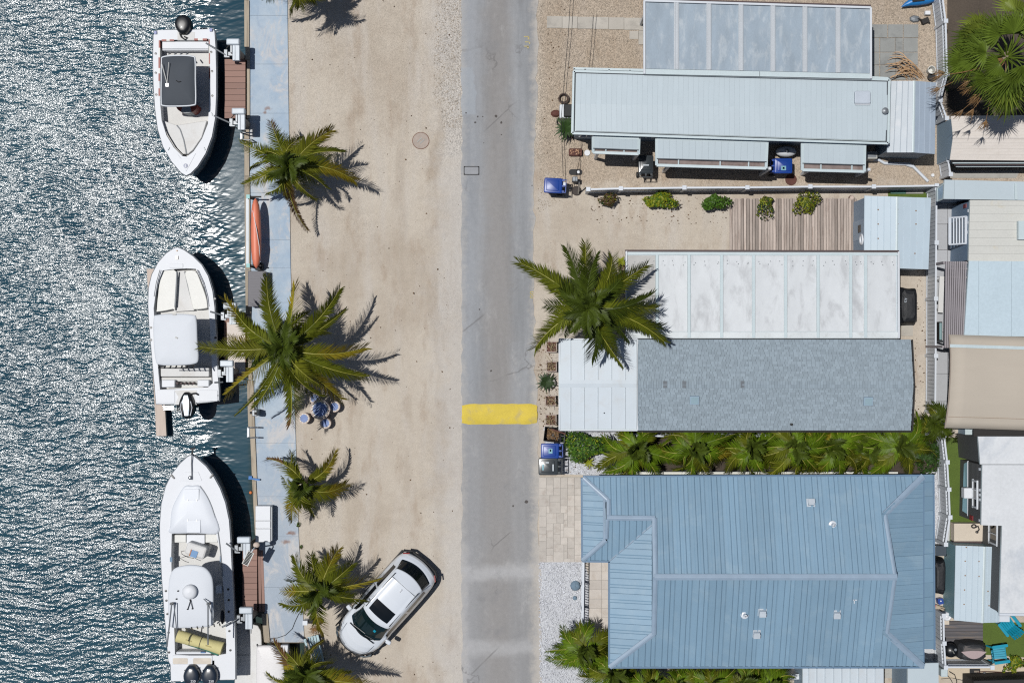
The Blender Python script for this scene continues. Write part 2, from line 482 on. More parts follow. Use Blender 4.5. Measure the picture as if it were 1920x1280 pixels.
def mat_water():
    m, nt, b = newmat('canal_water')
    pos = nd(nt, 'ShaderNodeNewGeometry').outputs['Position']
    c = mixc(nt, ramp(nt, noise(nt, pos, .15, 4), .35, .65), (.013, .043, .065), (.019, .055, .078))
    x = nd(nt, 'ShaderNodeSeparateXYZ', {0: pos}).outputs[0]
    c = mixc(nt, mth(nt, 'MULTIPLY', ramp(nt, mth(nt, 'ADD', x, mth(nt, 'MULTIPLY', noise(nt, pos, .8, 3), .5)), -11.0, -10.6), .7), c, (.028, .036, .022))
    nt.links.new(c, b.inputs['Base Color'])
    b.inputs['Roughness'].default_value = .125
    b.inputs['IOR'].default_value = 1.33
    n1 = noise(nt, scaled(nt, pos, (.42, 1.5, 1)), 10, 3, .6, .5)
    n2 = noise(nt, scaled(nt, pos, (.45, 1.3, 1)), 30, 2, .5)
    hh = mth(nt, 'ADD', n1, mth(nt, 'MULTIPLY', n2, 1.0))
    hh = mth(nt, 'MULTIPLY', hh, mth(nt, 'ADD', .05, mth(nt, 'MULTIPLY', ramp(nt, x, -12.0, -14.6), .95)))
    bn = nd(nt, 'ShaderNodeBump', {'Strength': 1.0, 'Distance': .0075, 'Height': hh})
    nt.links.new(bn.outputs[0], b.inputs['Normal'])
    return m
M_SAND, M_ROAD, M_WATER = mat_sand(), mat_road(), mat_water()

WZ = -.85
def quay_x(py):   # water side edge of the quay in pixels, at ground level
    return float(np.interp(py, [-8000, 0, 320, 560, 790, 935, 1000, 1203], [462, 462, 462, 464, 470, 476, 480, 497]))
def quay_r(py):   # land side edge of the blue concrete
    return float(np.interp(py, [-8000, 0, 500, 1000, 1203], [539, 539, 545, 560, 571]))
edge_py = [-7000, -300, 0, 320, 560, 790, 935, 1000, 1203]
ge = [P2(quay_x(y) + 6, y) for y in edge_py]
slip = [P2(497 + 6, 1203), P2(574, 1203), P2(574, 7800)]
ground = MB().prism([(170, 170)] + [(ge[0][0], 170)] + ge + slip[1:2] + [(slip[1][0], -170), (170, -170)], -2.6, 0).build('ground', M_SAND, loc=(0, 0, 0))
tag(ground, kind='structure')

# water surface with real waves
def make_water():
    xs = np.concatenate([-np.geomspace(260, 24.4, 14), np.arange(-24, -8.1, .05), [-7.6]])
    ys = np.concatenate([-np.geomspace(260, 16.9, 14), np.arange(-16.2, 16.2, .025), np.geomspace(16.9, 260, 14)])
    X, Y = np.meshgrid(xs, ys)
    rg = np.random.RandomState(5)
    Z = np.zeros_like(X)
    Xw = X
    Yw = Y + .30 * np.sin(.42 * X + .2 * Y) + .10 * np.sin(.95 * X + 2) + .04 * np.sin(2.3 * X + .8 * Y)
    for i in range(70):
        lam = (.09 * (.30 / .09) ** rg.rand()) if i < 62 else .5 + .5 * rg.rand()
        th = math.radians(91 + rg.randn() * 17)
        k = 2 * math.pi / lam
        s = .028 if i < 60 else .030
        Z += s / k * np.sin(k * (Xw * math.cos(th) + Yw * math.sin(th)) + rg.rand() * 6.28)
    calm = np.clip((-X - 11.0 + .5 * np.sin(.55 * Y)) / 3.2, .09, 1.0)
    far = np.clip(1 - (np.maximum(np.abs(X + 16) - 9, np.abs(Y) - 17)) / 6, 0, 1)
    gust = 1 + .34 * np.sin(.9 * X + .5 * Y + 1.2 * np.sin(.45 * Y)) * np.sin(.7 * Y - .3 * X + 1.4 * np.sin(.6 * X + .3)) + .14 * np.sin(1.9 * X + 1.1 * Y)
    Z = WZ + Z * calm * far * gust
    ny, nx = X.shape
    me = bpy.data.meshes.new('water')
    co = np.stack([X, Y, Z], -1).reshape(-1, 3).astype(np.float32)
    idx = np.arange(nx * ny).reshape(ny, nx)
    q = np.stack([idx[:-1, :-1], idx[:-1, 1:], idx[1:, 1:], idx[1:, :-1]], -1).reshape(-1, 4)
    me.vertices.add(len(co)); me.vertices.foreach_set('co', co.ravel())
    me.loops.add(q.size); me.loops.foreach_set('vertex_index', q.ravel().astype(np.int32))
    me.polygons.add(len(q)); me.polygons.foreach_set('loop_start', np.arange(0, q.size, 4, dtype=np.int32))
    me.update(calc_edges=True)
    me.polygons.foreach_set('use_smooth', np.ones(len(q), dtype=bool))
    me.materials.append(M_WATER)
    o = bpy.data.objects.new('water', me); COL.objects.link(o)
    tag(o, kind='structure')
make_water()

# road: a sheet with ragged edges
rl = [(866 + RND.uniform(-2.6, 2.0) if 0 <= y <= 1280 else 866, y) for y in list(range(-60, 1341, 13))]
rr_ = [(float(np.interp(y, [0, 480, 700, 800, 1280], [1009, 1001, 1004, 1009, 1014])) + RND.uniform(-3.5, 3.5), y) for y in range(-60, 1341, 13)]
rp = [P2(866, -7000)] + [P2(*p) for p in rl] + [P2(870, 8000), P2(1014, 8000)] + [P2(*p) for p in rr_[::-1]] + [P2(1009, -7000)]
tag(MB().prism(rp, -.05, .012).build('road', M_ROAD, loc=(0, 0, 0)), kind='structure')

# speed hump: low cambered strip with worn yellow paint
hm = MB()
n = 12
hx = [866 + (1007 - 866) * i / n for i in range(n + 1)]
prof = [(0, .014), (.1, .045), (.28, .068), (.5, .078), (.72, .068), (.9, .04), (1, .014)]
vs = []
for i, x in enumerate(hx):
    for t, z in prof:
        e = 3 if i in (0, n) else 0
        yy = 757 + RND.uniform(-.5, .5) + e + (795 - 757 - 2 * e) * t
        v = P(x + RND.uniform(-1, 1), yy, z); vs.append(v)
L = len(prof)
hm.add(vs, [(i * L + j, i * L + j + 1, (i + 1) * L + j + 1, (i + 1) * L + j) for i in range(n) for j in range(L - 1)])
tag(hm.build('speed_hump', m_yellow, smooth=True), 'worn yellow painted speed hump across the grey lane', 'speed hump')
m_faint = mat('worn_survey_paint', (186, 172, 120), .8, var=.2, vs=9)
mk = MB()
for x0, y0, w, h in ((987, 69, 9, 2), (991, 72, 3, 5), (988, 79, 7, 2), (993, 81, 2, 4), (987, 87, 8, 2), (990, 89, 3, 4)):
    a = P(x0, y0, .016); mk.box((a.x, a.y, .017), (w / S, h / S, .004))
tag(mk.build('road_marking', m_faint), 'small faded yellow survey marks sprayed near the east road edge', 'road marking')
mk = MB()
for y0 in (549, 556):
    c = P(997, y0, .016)
    mk.tube([(c.x + .07 * math.cos(a) , c.y + .05 * math.sin(a), .018) for a in np.linspace(.5, 5.6, 12)], .012, 4)
tag(mk.build('road_marking', m_yellow), 'faded yellow curls sprayed at the road edge beside the street palm', 'road marking')

# manhole and meter lid
t = thing('manhole_cover', 'round rusty manhole cover with two bars set in the sand', 'manhole', P(789, 264, 0))
m_mh = mat('weathered_manhole', (176, 162, 151), .8, var=.15, vs=5, bump=.4, bs=60)
MB().lathe([(.34, 0), (.34, .012), (.325, .016), (.0, .018)], n=32).build('lid', m_mh, t, w=False)
MB().tube([(.345 * math.cos(a), .345 * math.sin(a), .01) for a in np.linspace(0, 6.2832, 33)], .014, 6).build('rim', mat('rusty_rim', (128, 88, 70), .8, var=.2, vs=8), t, w=False)
for o_ in (-.05, .06):
    MB().box((o_, -o_ * .6, .022), (.26, .05, .014), rz=.75).build('bar', m_concrete, t, w=False)
t = thing('meter_box', 'small rectangular grey meter box lid set in the road', 'meter box', P(884, 320, .012))
MB().rbox((0, 0, .012), (.58, .30, .02), .05).build('lid', mat('grey_meter_lid', (150, 152, 156), .7, var=.1), t, w=False)
fr = MB()
for a, b, c, d in ((0, .165, .62, .03), (0, -.165, .62, .03), (.305, 0, .03, .36), (-.305, 0, .03, .36)):
    fr.box((a, b, .014), (c, d, .026))
fr.build('frame', m_dark, t, w=False)

# ---------------------------------------------------------------- quay
def mat_quay():
    m, nt, b = newmat('blue_painted_concrete')
    pos = nd(nt, 'ShaderNodeNewGeometry').outputs['Position']
    X, Y = [nd(nt, 'ShaderNodeSeparateXYZ', {0: pos}).outputs[i] for i in (0, 1)]
    base = mixc(nt, ramp(nt, noise(nt, pos, .8, 5, .6), .35, .65), C((160, 180, 200)), C((180, 194, 207)))
    base = mixc(nt, mth(nt, 'MULTIPLY', ramp(nt, Y, -2, -9), .75), base, C((166, 176, 188)))
    wear = ramp(nt, noise(nt, scaled(nt, pos, (1.2, .7, 1)), 1.0, 8, .72, .8), .48, .66)
    base = mixc(nt, mth(nt, 'MULTIPLY', wear, .9), base, C((204, 201, 199)))
    base = mixc(nt, mth(nt, 'MULTIPLY', ramp(nt, noise(nt, scaled(nt, pos, (1, .4, 1)), 2.6, 6, .7), .58, .74), .45), base, C((132, 152, 178)))
    # rust stains that bleed from the buried bars
    for px, py, r in ((548, 998, .24), (537, 1015, .26), (543, 999, .15), (502, 204, .22), (497, 212, .15)):
        c = P(px, py)
        d = nd(nt, 'ShaderNodeVectorMath', {0: scaled(nt, pos, (1, 1.8, 0)), 1: (c.x, c.y * 1.8, 0)}, operation='DISTANCE').outputs['Value']
        d = mth(nt, 'ADD', d, mth(nt, 'MULTIPLY', mth(nt, 'SUBTRACT', noise(nt, pos, 7, 4), .5), .35))
        base = mixc(nt, mth(nt, 'MULTIPLY', ramp(nt, d, r, r * .1), .7), base, C((132, 88, 62)))
    f = mth(nt, 'ADD', .82, mth(nt, 'ADD', mth(nt, 'MULTIPLY', noise(nt, pos, 9, 4, .7), .22), mth(nt, 'MULTIPLY', noise(nt, pos, 45, 2), .14)))
    nt.links.new(vmul(nt, base, f), b.inputs['Base Color'])
    b.inputs['Roughness'].default_value = .75
    bn = nd(nt, 'ShaderNodeBump', {'Strength': .25, 'Distance': .02, 'Height': noise(nt, pos, 30, 4, .7)})
    nt.links.new(bn.outputs[0], b.inputs['Normal'])
    return m
M_QUAY = mat_quay()
qb = MB()
ys = [-7000, 0, 320, 560, 790, 935, 1000, 1203]
qb.prism([P2(quay_x(y) + 3, y) for y in ys] + [P2(quay_r(y) - 1, y) for y in ys[::-1]], -.12, .02)
walk = qb.build('quay_walkway', mat('quay_joint', (140, 152, 164), .9), loc=(0, 0, 0))
tag(walk, kind='structure')
js = [-420, -300, -180, -62, 30, 121, 213, 286, 362, 450, 502, 567, 640, 735, 830, 930, 1005, 1100, 1203]
for y0, y1 in zip(js[:-1], js[1:]):
    g = .18
    MB().prism([P2(quay_x(y0) + 4, y0 + g), P2(quay_r(y0), y0 + g), P2(quay_r(y1), y1 - g), P2(quay_x(y1) + 4, y1 - g)], .0, .05).build('slab', M_QUAY, walk, w=False)

sw = thing('seawall', 'weathered timber capped seawall along the water edge of the blue quay', 'seawall', P(462, 640, 0))
m_cap = mat('seawall_timber', (176, 164, 146), .85, var=.14, vs=2, fine=.12, an=(8, .5, 8), rnd=.16, bump=.4, bs=10, stain=(104, 88, 72), st_a=.6, st_s=1.2)
def cap_piece(y0, y1, w0, w1, off=0.0, z=.12, m=None):
    MB().prism([P2(quay_x(y0) - off, y0, z), P2(quay_x(y0) - off + w0, y0, z), P2(quay_x(y1) - off + w1, y1, z), P2(quay_x(y1) - off, y1, z)], -.14, z).build('timber', m or m_cap, sw)
for y0, y1, w0, w1, o in ((-420, -160, 9, 9, 4), (-159, 0, 9, 9, 4), (1, 88, 9, 9, 4), (89, 112, 8, 8, 2), (112.6, 222, 5, 5, -1), (224, 330, 9, 9, 4), (331, 505, 10, 10, 4), (506, 590, 10, 10, 4), (591, 712, 7, 7, 2), (713, 800, 12, 12, 5),
                          (801, 900, 9, 9, 2), (901, 1003, 7, 7, 2), (1150, 1203, 11, 11, 2)):
    cap_piece(y0, y1, w0, w1, o)
wf = MB()
wyy = [-7000, 0, 320, 560, 790, 935, 1000, 1203]
wf.prism([P2(quay_x(y) + 1.5, y) for y in wyy] + [P2(quay_x(y) + 9, y) for y in wyy[::-1]], -2.4, -.12)
wf.prism([P2(497, 1199), P2(576, 1199), P2(576, 1205), P2(497, 1205)], -2.4, -.04)
wf.prism([P2(571, 1205.5), P2(577, 1205.5), P2(577, 7800), P2(571, 7800)], -2.4, -.02)
wf.build('wall_face', mat('damp_seawall', (120, 106, 84), .85, var=.25, vs=2, bump=.3, bs=12), sw)

# ---------------------------------------------------------------- docks
m_deck = mat('brown_composite_decking', (150, 116, 104), .7, var=.05, vs=3, fine=.06, an=(1, 6, 1), rnd=.10)
m_deck_dk = mat('brown_dock_frame', (120, 84, 72), .75, var=.1)
def dock(label, x0, y0, x1, y1, pitch, z=.06, slant=0.0, extra=None):
    c = P((x0 + x1) / 2, (y0 + y1) / 2, z)
    t = thing('dock', label, 'dock', (c.x, c.y, WZ), group='brown docks along the quay')
    a, b = P(x0, y0, z), P(x1, y1, z)
    n = round((y1 - y0) / pitch)
    st = (a.y - b.y) / n
    for i in range(n):
        yy = a.y - st * (i + .5)
        dx = slant * (i + .5) / n / S
        MB().box(((a.x + b.x) / 2 + dx, yy, z - .02 + RND.uniform(-.003, .003)), (b.x - a.x, st - .012, .04)).build('plank', m_deck, t)
    f = MB()
    for xx in (a.x + .03, b.x - .04):
        f.box((xx + slant / S / 2, (a.y + b.y) / 2, z - .15), (.05, a.y - b.y - .02, .2))
    f.build('stringer', m_deck_dk, t)
    for xx in (a.x + .1, b.x - .1):
        for yy in (a.y - .2, b.y + .2):
            MB().tube([(xx, yy, -2.3), (xx, yy, z - .06)], .09, 10).build('pile', m_wood, t, smooth=True)
    if extra: extra(t, a, b, z)
    return t
dock('brown plank dock beside the boat with the charcoal canvas top', 421, 111, 460, 222, 11.1)
def pale_mat(t, a, b, z):
    MB().box(((a.x + b.x) / 2 + .05, (a.y + b.y) / 2, z + .012), (b.x - a.x - .16, a.y - b.y - .3, .018)).build('mat', mat('pale_dock_mat', (226, 216, 208), .9, var=.05, bump=.3, bs=80), t)
dock('brown dock with a pale mat half hidden under the largest quay palm', 420, 597, 461, 706, 11, extra=pale_mat)
dock('brown plank dock beside the long sportfishing boat with the rolled mat', 455, 1029, 482, 1146, 10.6)
def dock_strip():
    a, b = P(483, 1031, .06), P(495, 1146, .06)
    t = thing('dock_edge', 'narrow brown walkway of lengthwise boards between dock and quay by the long boat', 'dock', ((a.x + b.x) / 2, (a.y + b.y) / 2, -.1))
    for x0, x1 in ((483.5, 488), (488.6, 493)):
        MB().prism([P2(x0, 1031, .06), P2(x1, 1031, .06), P2(x1 + 4, 1146, .06), P2(x0 + 2, 1146, .06)], -.08, .065).build('plank', m_deck, t)
dock_strip()

# ---------------------------------------------------------------- boat lifts
m_lift = mat('lift_white_cover', (196, 205, 214), .45, var=.07, vs=4, rnd=.05)
def lift(label, px, py, arm_to, first, hood=True):
    """px,py: pixel of the box/hood corner at 1.35 m height"""
    c = P(px, py, 1.35)
    g = P(px, py, 1.35)
    if first is None:
        t = thing('boat_lift', label, 'boat lift', (g.x, g.y, WZ), group='boat lift posts beside the docks')
        z = 1.35 - WZ
        MB().rbox((-.12, .19, z - .10), (.54, .26, .22), .05, top=.05).build('motor_cover', m_lift, t, w=False, bevel=.01)
        MB().box((.0, -.26, z - .12), (.28, .62, .18)).box((-.05, -.26, z - .02), (.05, .6, .03)).build('beam_cover', m_lift, t, w=False, bevel=.012)
        MB().tube([(0, -.15, -1.6), (0, -.15, z - .2)], .13, 12).build('pile', m_wood, t, w=False, smooth=True)
        br = MB()
        br.box((-.33, -.22, z - .45), (.38, .16, .12)).box((-.48, -.22, z - .42), (.14, .32, .2)).box((-.2, -.1, z - .3), (.08, .3, .5))
        br.box((-.42, -.36, z - .36), (.2, .06, .1))
        br.build('bracket', m_alu, t, w=False, bevel=.01)
        MB().tube([(-.5, -.05, z - .4), (-.3, .05, z - .1), (-.05, .1, z - .2)], .018, 6).build('cable', m_rope, t, w=False)
        MB().tube([(-.55, -.22, .3), (-.55, -.22, z - .45)], .02, 6).build('sling', m_rope, t, w=False)
    else:
        t = dup(first, (g.x, g.y, WZ), 0, label)
    return t
L1 = lift('white boat lift motor post at the transom of the canvas topped boat', 442, 87, None, None)
L2 = lift('white boat lift post by the bow cockpit of the canvas topped boat', 452, 217, None, L1)
L3 = lift('boat lift post beside the bow seats of the middle boat, under palm fronds', 436, 582, None, L1)
L4 = lift('boat lift post by the stern of the middle boat, under yellow fronds', 430, 690, None, L1)
L5 = lift('white boat lift post with the solar panel, beside the long boat', 462, 1021, None, L1)
L6 = lift('white boat lift post at the rear cockpit of the long boat', 466, 1153, None, L1)
def lift_arm(t, a, za, b, zb):
    MB().tube([P(a[0], a[1], za), P(b[0], b[1], zb)], .035, 8).build('arm', m_alu, t, smooth=True)
for t, a, b in ((L1, (386, 81), (424, 104)), (L2, (401, 217), (432, 231)), (L3, (394, 584), (418, 591)), (L4, (402, 717), (418, 716)), (L5, (424, 1018), (446, 1034)), (L6, (416, 1175), (450, 1158))):
    lift_arm(t, a, 1.15, b, 1.0)
# ---------------------------------------------------------------- building helpers
CAMO = Vector((0, 0, H))
def plane3(a, b, c):
    a, b, c = P(*a), P(*b), P(*c)
    n = (b - a).cross(c - a).normalized()
    if n.z < 0: n = -n
    return a, n
def onp(px, py, pl, up=0.0):
    d = P(px, py, 0) - CAMO
    t = (pl[0] + pl[1] * up - CAMO).dot(pl[1]) / d.dot(pl[1])
    return CAMO + d * t
def clip2(poly, v, keep_ge):
    out = []
    for i in range(len(poly)):
        a, b = poly[i], poly[(i + 1) % len(poly)]
        ia, ib = (a[1] >= v) == keep_ge, (b[1] >= v) == keep_ge
        if ia: out.append(a)
        if ia != ib:
            t = (v - a[1]) / (b[1] - a[1])
            out.append((a[0] + (b[0] - a[0]) * t, v))
    return out
def area2(p):
    return abs(sum(p[i][0] * p[(i + 1) % len(p)][1] - p[(i + 1) % len(p)][0] * p[i][1] for i in range(len(p)))) / 2
def spans(poly, v):
    xs = []
    for i in range(len(poly)):
        a, b = poly[i], poly[(i + 1) % len(poly)]
        if (a[1] > v) != (b[1] > v):
            xs.append(a[0] + (b[0] - a[0]) * (v - a[1]) / (b[1] - a[1]))
    xs.sort()
    return list(zip(xs[::2], xs[1::2]))
def strips(parent, pl, poly_px, d, edges=None, pitch=.68, phase=0.0, m=None, name='roof_panel', th=.02, gap=.008, ribs=(), under=None, jit=.002):
    """panels laid over a planar polygon; seams run along direction d. ribs: (fraction across panel, width, height)"""
    n = pl[1]
    u = Vector(d); u = (u - n * u.dot(n)).normalized()
    v = n.cross(u)
    o = pl[0]
    pts = [onp(x, y, pl) for x, y in poly_px]
    poly = [((p - o).dot(u), (p - o).dot(v)) for p in pts]
    v0, v1 = min(p[1] for p in poly), max(p[1] for p in poly)
    if edges is None:
        e = [v0 + phase * pitch]
        while e[0] > v0 + 1e-6: e.insert(0, e[0] - pitch)
        while e[-1] < v1 - 1e-6: e.append(e[-1] + pitch)
    else:
        e = sorted([(onp(x, y, pl) - o).dot(v) for x, y in edges])
    if under:
        MB().slab3([p - n * (th + .012) for p in pts], .05).build('underlay', under, parent)
    res = []
    for a, b in zip(e[:-1], e[1:]):
        q = clip2(clip2(poly, max(a, v0) + gap / 2, True), min(b, v1) - gap / 2, False)
        if len(q) < 3 or area2(q) < .004: continue
        k = RND.uniform(-jit, jit)
        mb = MB()
        mb.slab3([o + u * c[0] + v * c[1] + n * k for c in q], th)
        for fr, w, h in ribs:
            c = a + (b - a) * fr
            if c < v0 + w / 2 or c > v1 - w / 2: continue
            for s0, s1 in spans(poly, c):
                vs = []
                for s_ in (s0 + .01, s1 - .01):
                    for dv, dz in ((-w / 2, -.004), (-w / 2 * .45, h), (w / 2 * .45, h), (w / 2, -.004)):
                        vs.append(o + u * s_ + v * (c + dv) + n * (k + dz))
                mb.add(vs, [(0, 1, 2, 3)[::-1] if False else (3, 2, 1, 0), (4, 5, 6, 7), (0, 1, 5, 4), (1, 2, 6, 5), (2, 3, 7, 6)])
        ob = mb.build(name, m, parent)
        ob.data.validate()
        res.append(ob)
    return res
def cap(parent, a, b, m, w=.2, h=.06, name='ridge_cap', up=.03):
    p, q = P(*a), P(*b)
    p.z += up; q.z += up
    d = (q - p).normalized()
    sd = d.cross(Vector((0, 0, 1))).normalized()
    vs = [e + sd * x + Vector((0, 0, z)) for e in (p, q) for x, z in ((-w / 2, -h), (-w / 2, -.0), (-w * .12, h * .5), (w * .12, h * .5), (w / 2, 0), (w / 2, -h))]
    MB().add(vs, [(5, 4, 3, 2, 1, 0), (6, 7, 8, 9, 10, 11)] + [(i, i + 1, i + 7, i + 6) for i in range(5)]).build(name, m, parent)
def window(root, c, wd, ht, ax, m_fr=None, panes=2, wall=None):
    """ax: 'x-','x+','y-','y+' the way it faces"""
    m_fr = m_fr or m_white_metal
    s = -1 if ax[1] == '-' else 1
    along = Vector((0, 1, 0)) if ax[0] == 'x' else Vector((1, 0, 0))
    out = Vector((s, 0, 0)) if ax[0] == 'x' else Vector((0, s, 0))
    c = Vector(c)
    f = MB()
    def bx(off, dz, l, hh, d, po, mb):
        cc = c + along * off + Vector((0, 0, dz)) + out * po
        dim = (d, l, hh) if ax[0] == 'x' else (l, d, hh)
        mb.box(cc, dim)
    for off, dz, l, hh in ((0, ht / 2, wd + .1, .06), (0, -ht / 2, wd + .1, .06), (-wd / 2, 0, .06, ht - .06), (wd / 2, 0, .06, ht - .06)):
        bx(off, dz, l, hh, .07, .03, f)
    for i in range(1, panes):
        bx(-wd / 2 + wd * i / panes, 0, .04, ht - .06, .06, .028, f)
    o = f.build('window', m_fr, root)
    p = MB()
    bx(0, 0, wd - .02, ht - .02, .02, .012, p)
    p.build('pane', m_glass_dark, o)
    return o

m_roof_trl = mat('pale_blue_metal_roof', (189, 202, 209), .45, var=.035, vs=.7, fine=.015, rnd=.007, metal=.0)
m_roof_pan = mat('oxidised_grey_blue_pans', (150, 165, 178), .6, var=.12, vs=1.3, fine=.07, rnd=.03, stain=(182, 191, 198), st_s=1.7, st_a=.7, st_lo=.47, st_hi=.68, an=(1.9, .7, 1))
m_roof_rib = mat('pale_pan_ribs', (188, 194, 200), .5, var=.05)
m_gutter = mat('pale_gutter', (196, 210, 214), .45, var=.04)
m_line = mat('dark_gutter_gap', (70, 76, 84), .7)
m_siding = mat('blue_grey_siding', (150, 172, 190), .6, var=.05)
m_under = mat('roof_underlay', (120, 128, 134), .8)
m_maroon = mat('dark_red_gutter', (76, 58, 58), .6, var=.15)

# ---------------------------------------------------------------- building 1: long mobile home at the top
t = mh = thing('mobile_home', 'long pale blue flat roofed mobile home with three small awnings along its lower side', 'mobile home', P(1370, 205, 0))
z = 2.7
pa, pb, pc, pd = (1076, 134, z), (1667, 150, z), (1665, 269, z), (1073, 250, z)
W = [P(*p) for p in (pa, pb, pc, pd)]
ctr = sum((Vector((p.x, p.y, 0)) for p in W), Vector()) / 4
wl = [(p.x + (ctr.x - p.x) * .03, p.y + (ctr.y - p.y) * .16) for p in W]
MB().prism(wl, .45, z - .12).build('wall', m_siding, t)
sk = MB(); sk.prism([(a + (ctr.x - a) * .004, b + (ctr.y - b) * .01) for a, b in wl], 0, .45); sk.build('skirting', mat('skirting', (120, 140, 156), .7), t)
r = MB().prism([(p.x, p.y) for p in W], z - .14, z - .035).build('roof', m_gutter, t)
pl_n = plane3(pa, pb, (1370, 205, z + .10)); pl_s = plane3(pd, pc, (1370, 205, z + .10))
seams = [(1079 + i * 9.6, 200) for i in range(62)]
strips(r, pl_n, [(1079, 137), (1664, 153), (1664, 206), (1077, 195)], (0.03, 1, 0), edges=seams, m=m_roof_trl, th=.02, gap=.0025, jit=.0008)
strips(r, pl_s, [(1077, 195), (1664, 206), (1662, 264), (1076, 245)], (-0.03, 1, 0), edges=seams, m=m_roof_trl, th=.02, gap=.0025, jit=.0008)
for a, b in ((pa, pb), (pb, pc), (pc, pd), (pd, pa)):
    e = MB().bar(P(a[0], a[1], z + .0), P(b[0], b[1], z + .0), .10, .09).build('gutter', m_gutter, r)
ln = MB()
ln.bar(P(1078, 247, z + .03), P(1662, 266.5, z + .03), .035, .03).bar(P(1078, 136.5, z + .03), P(1664, 152.5, z + .03), .03, .03).bar(P(1078, 137, z + .03), P(1076, 247, z + .03), .03, .03).bar(P(1664, 153, z + .03), P(1661.5, 266, z + .03), .04, .03)
ln.build('roof_edge_seam', m_line, r)
# open rafter strip of the north side
ex = MB()
for a, b in (((1075, 129), (1208, 132)), ((1077, 129), (1076, 138)), ((1097, 130), (1097, 137)), ((1142, 131), (1142, 138)), ((1181, 132), (1181, 138)), ((1633, 145), (1668, 147)), ((1667, 146), (1666, 152))):
    ex.bar(P(*a, 2.62), P(*b, 2.62), .06 if a[0] != 1075 else .09, .08)
ex.build('awning_rafter', m_gutter, t)
MB().prism([P2(1079, 131, 2.2), P2(1206, 133, 2.2), P2(1206, 138, 2.2), P2(1079, 137, 2.2)], 2.15, 2.2).build('awning_slat', m_brown, t)
h = MB(); c = P(1617, 183, z + .16); h.rbox((c.x, c.y, c.z), (.62, .5, .14), .06, top=.03); h.build('roof_hatch', mat('grey_hatch', (184, 193, 204), .5), r)
h = MB(); c = P(1617, 196, z + .12); h.box((c.x, c.y, c.z), (.58, .05, .1)); h.build('hatch_hinge', m_white_metal, r)
c = P(1658, 209, z + .1)
MB().lathe([(.10, 0), (.10, .1), (.13, .11), (.13, .15), (.05, .2), (0, .2)], c=c, n=16).build('vent_pipe', m_alu, r, smooth=True)
for k, (px, wdt) in enumerate(((1100, .5), (1212, .5), (1460, .7), (1640, .6))):
    p0 = P(px, 262, 1.5)
    wy = wl[3][1] + (wl[2][1] - wl[3][1]) * (p0.x - wl[3][0]) / (wl[2][0] - wl[3][0])
    window(t, (p0.x, wy, 1.55), wdt, .8, 'y-')
window(t, (wl[0][0], (wl[0][1] + wl[3][1]) / 2, 1.6), 1.6, .9, 'x-', panes=3)

m_awn = mat('dusty_awning_slat', (138, 124, 120), .8, var=.3, vs=3, stain=(92, 66, 60), st_a=.6)
def awning(corners, cells, posts):
    (ax, ay), (bx_, by), (cx, cy), (dx, dy) = corners   # nw ne se sw px
    za, zb = 2.42, 2.22
    rt = MB()
    o = MB()
    A, B, C_, D = P(ax, ay, za), P(bx_, by, za), P(cx, cy, zb), P(dx, dy, zb)
    fr = .76
    E, F = A.lerp(D, fr), B.lerp(C_, fr)
    for p, q in ((A, D), (B, C_), (D, C_), (A, B)):
        o.bar(p, q, .11, .12)
    o_ = o.build('awning', m_gutter, mh)
    n = max(4, round((bx_ - ax) / 12))
    for i in range(n):
        g = .0004
        a0, a1 = A.lerp(B, i / n + g), A.lerp(B, (i + 1) / n - g)
        e0, e1 = E.lerp(F, i / n + g), E.lerp(F, (i + 1) / n - g)
        MB().slab3([p + Vector((0, 0, .06)) for p in (a0, a1, e1, e0)], .02).build('roof_panel', m_roof_trl, o_)
    MB().slab3([p - Vector((0, 0, .03)) for p in (A, B, F, E)], .02).build('light_stop', m_siding, o_)  # unseen sheet added to keep sun from leaking through the panel joints
    l = MB(); l.bar(E + Vector((0, 0, .075)), F + Vector((0, 0, .075)), .035, .03); l.build('seam', m_line, o_)
    for c0 in cells:
        MB().bar(E.lerp(F, c0), D.lerp(C_, c0), .05, .08).build('rafter', m_gutter, o_)
    sh = MB(); off = Vector((0, 0, -.05))
    sh.slab3([E.lerp(D, .02) + off, F.lerp(C_, .02) + off, F.lerp(C_, .9) + off, E.lerp(D, .9) + off], .01); sh.build('slat', m_awn, o_)
    for px, py in posts:
        g = P(px, py, 0)
        MB().box((g.x, g.y, 1.05), (.11, .11, 2.1)).build('awning_post', m_white_metal, mh)
awning(((1112, 256), (1198, 260), (1197, 289), (1112, 286)), (.28, .68), [(1116, 297), (1188, 299)])
awning(((1231, 260), (1438, 266), (1436, 316), (1231, 310)), (.2, .58, .84), [(1244, 322), (1425, 328)])
awning(((1504, 268), (1621, 272), (1620, 322), (1504, 319)), (.3, .8), [(1503, 327), (1604, 330)])

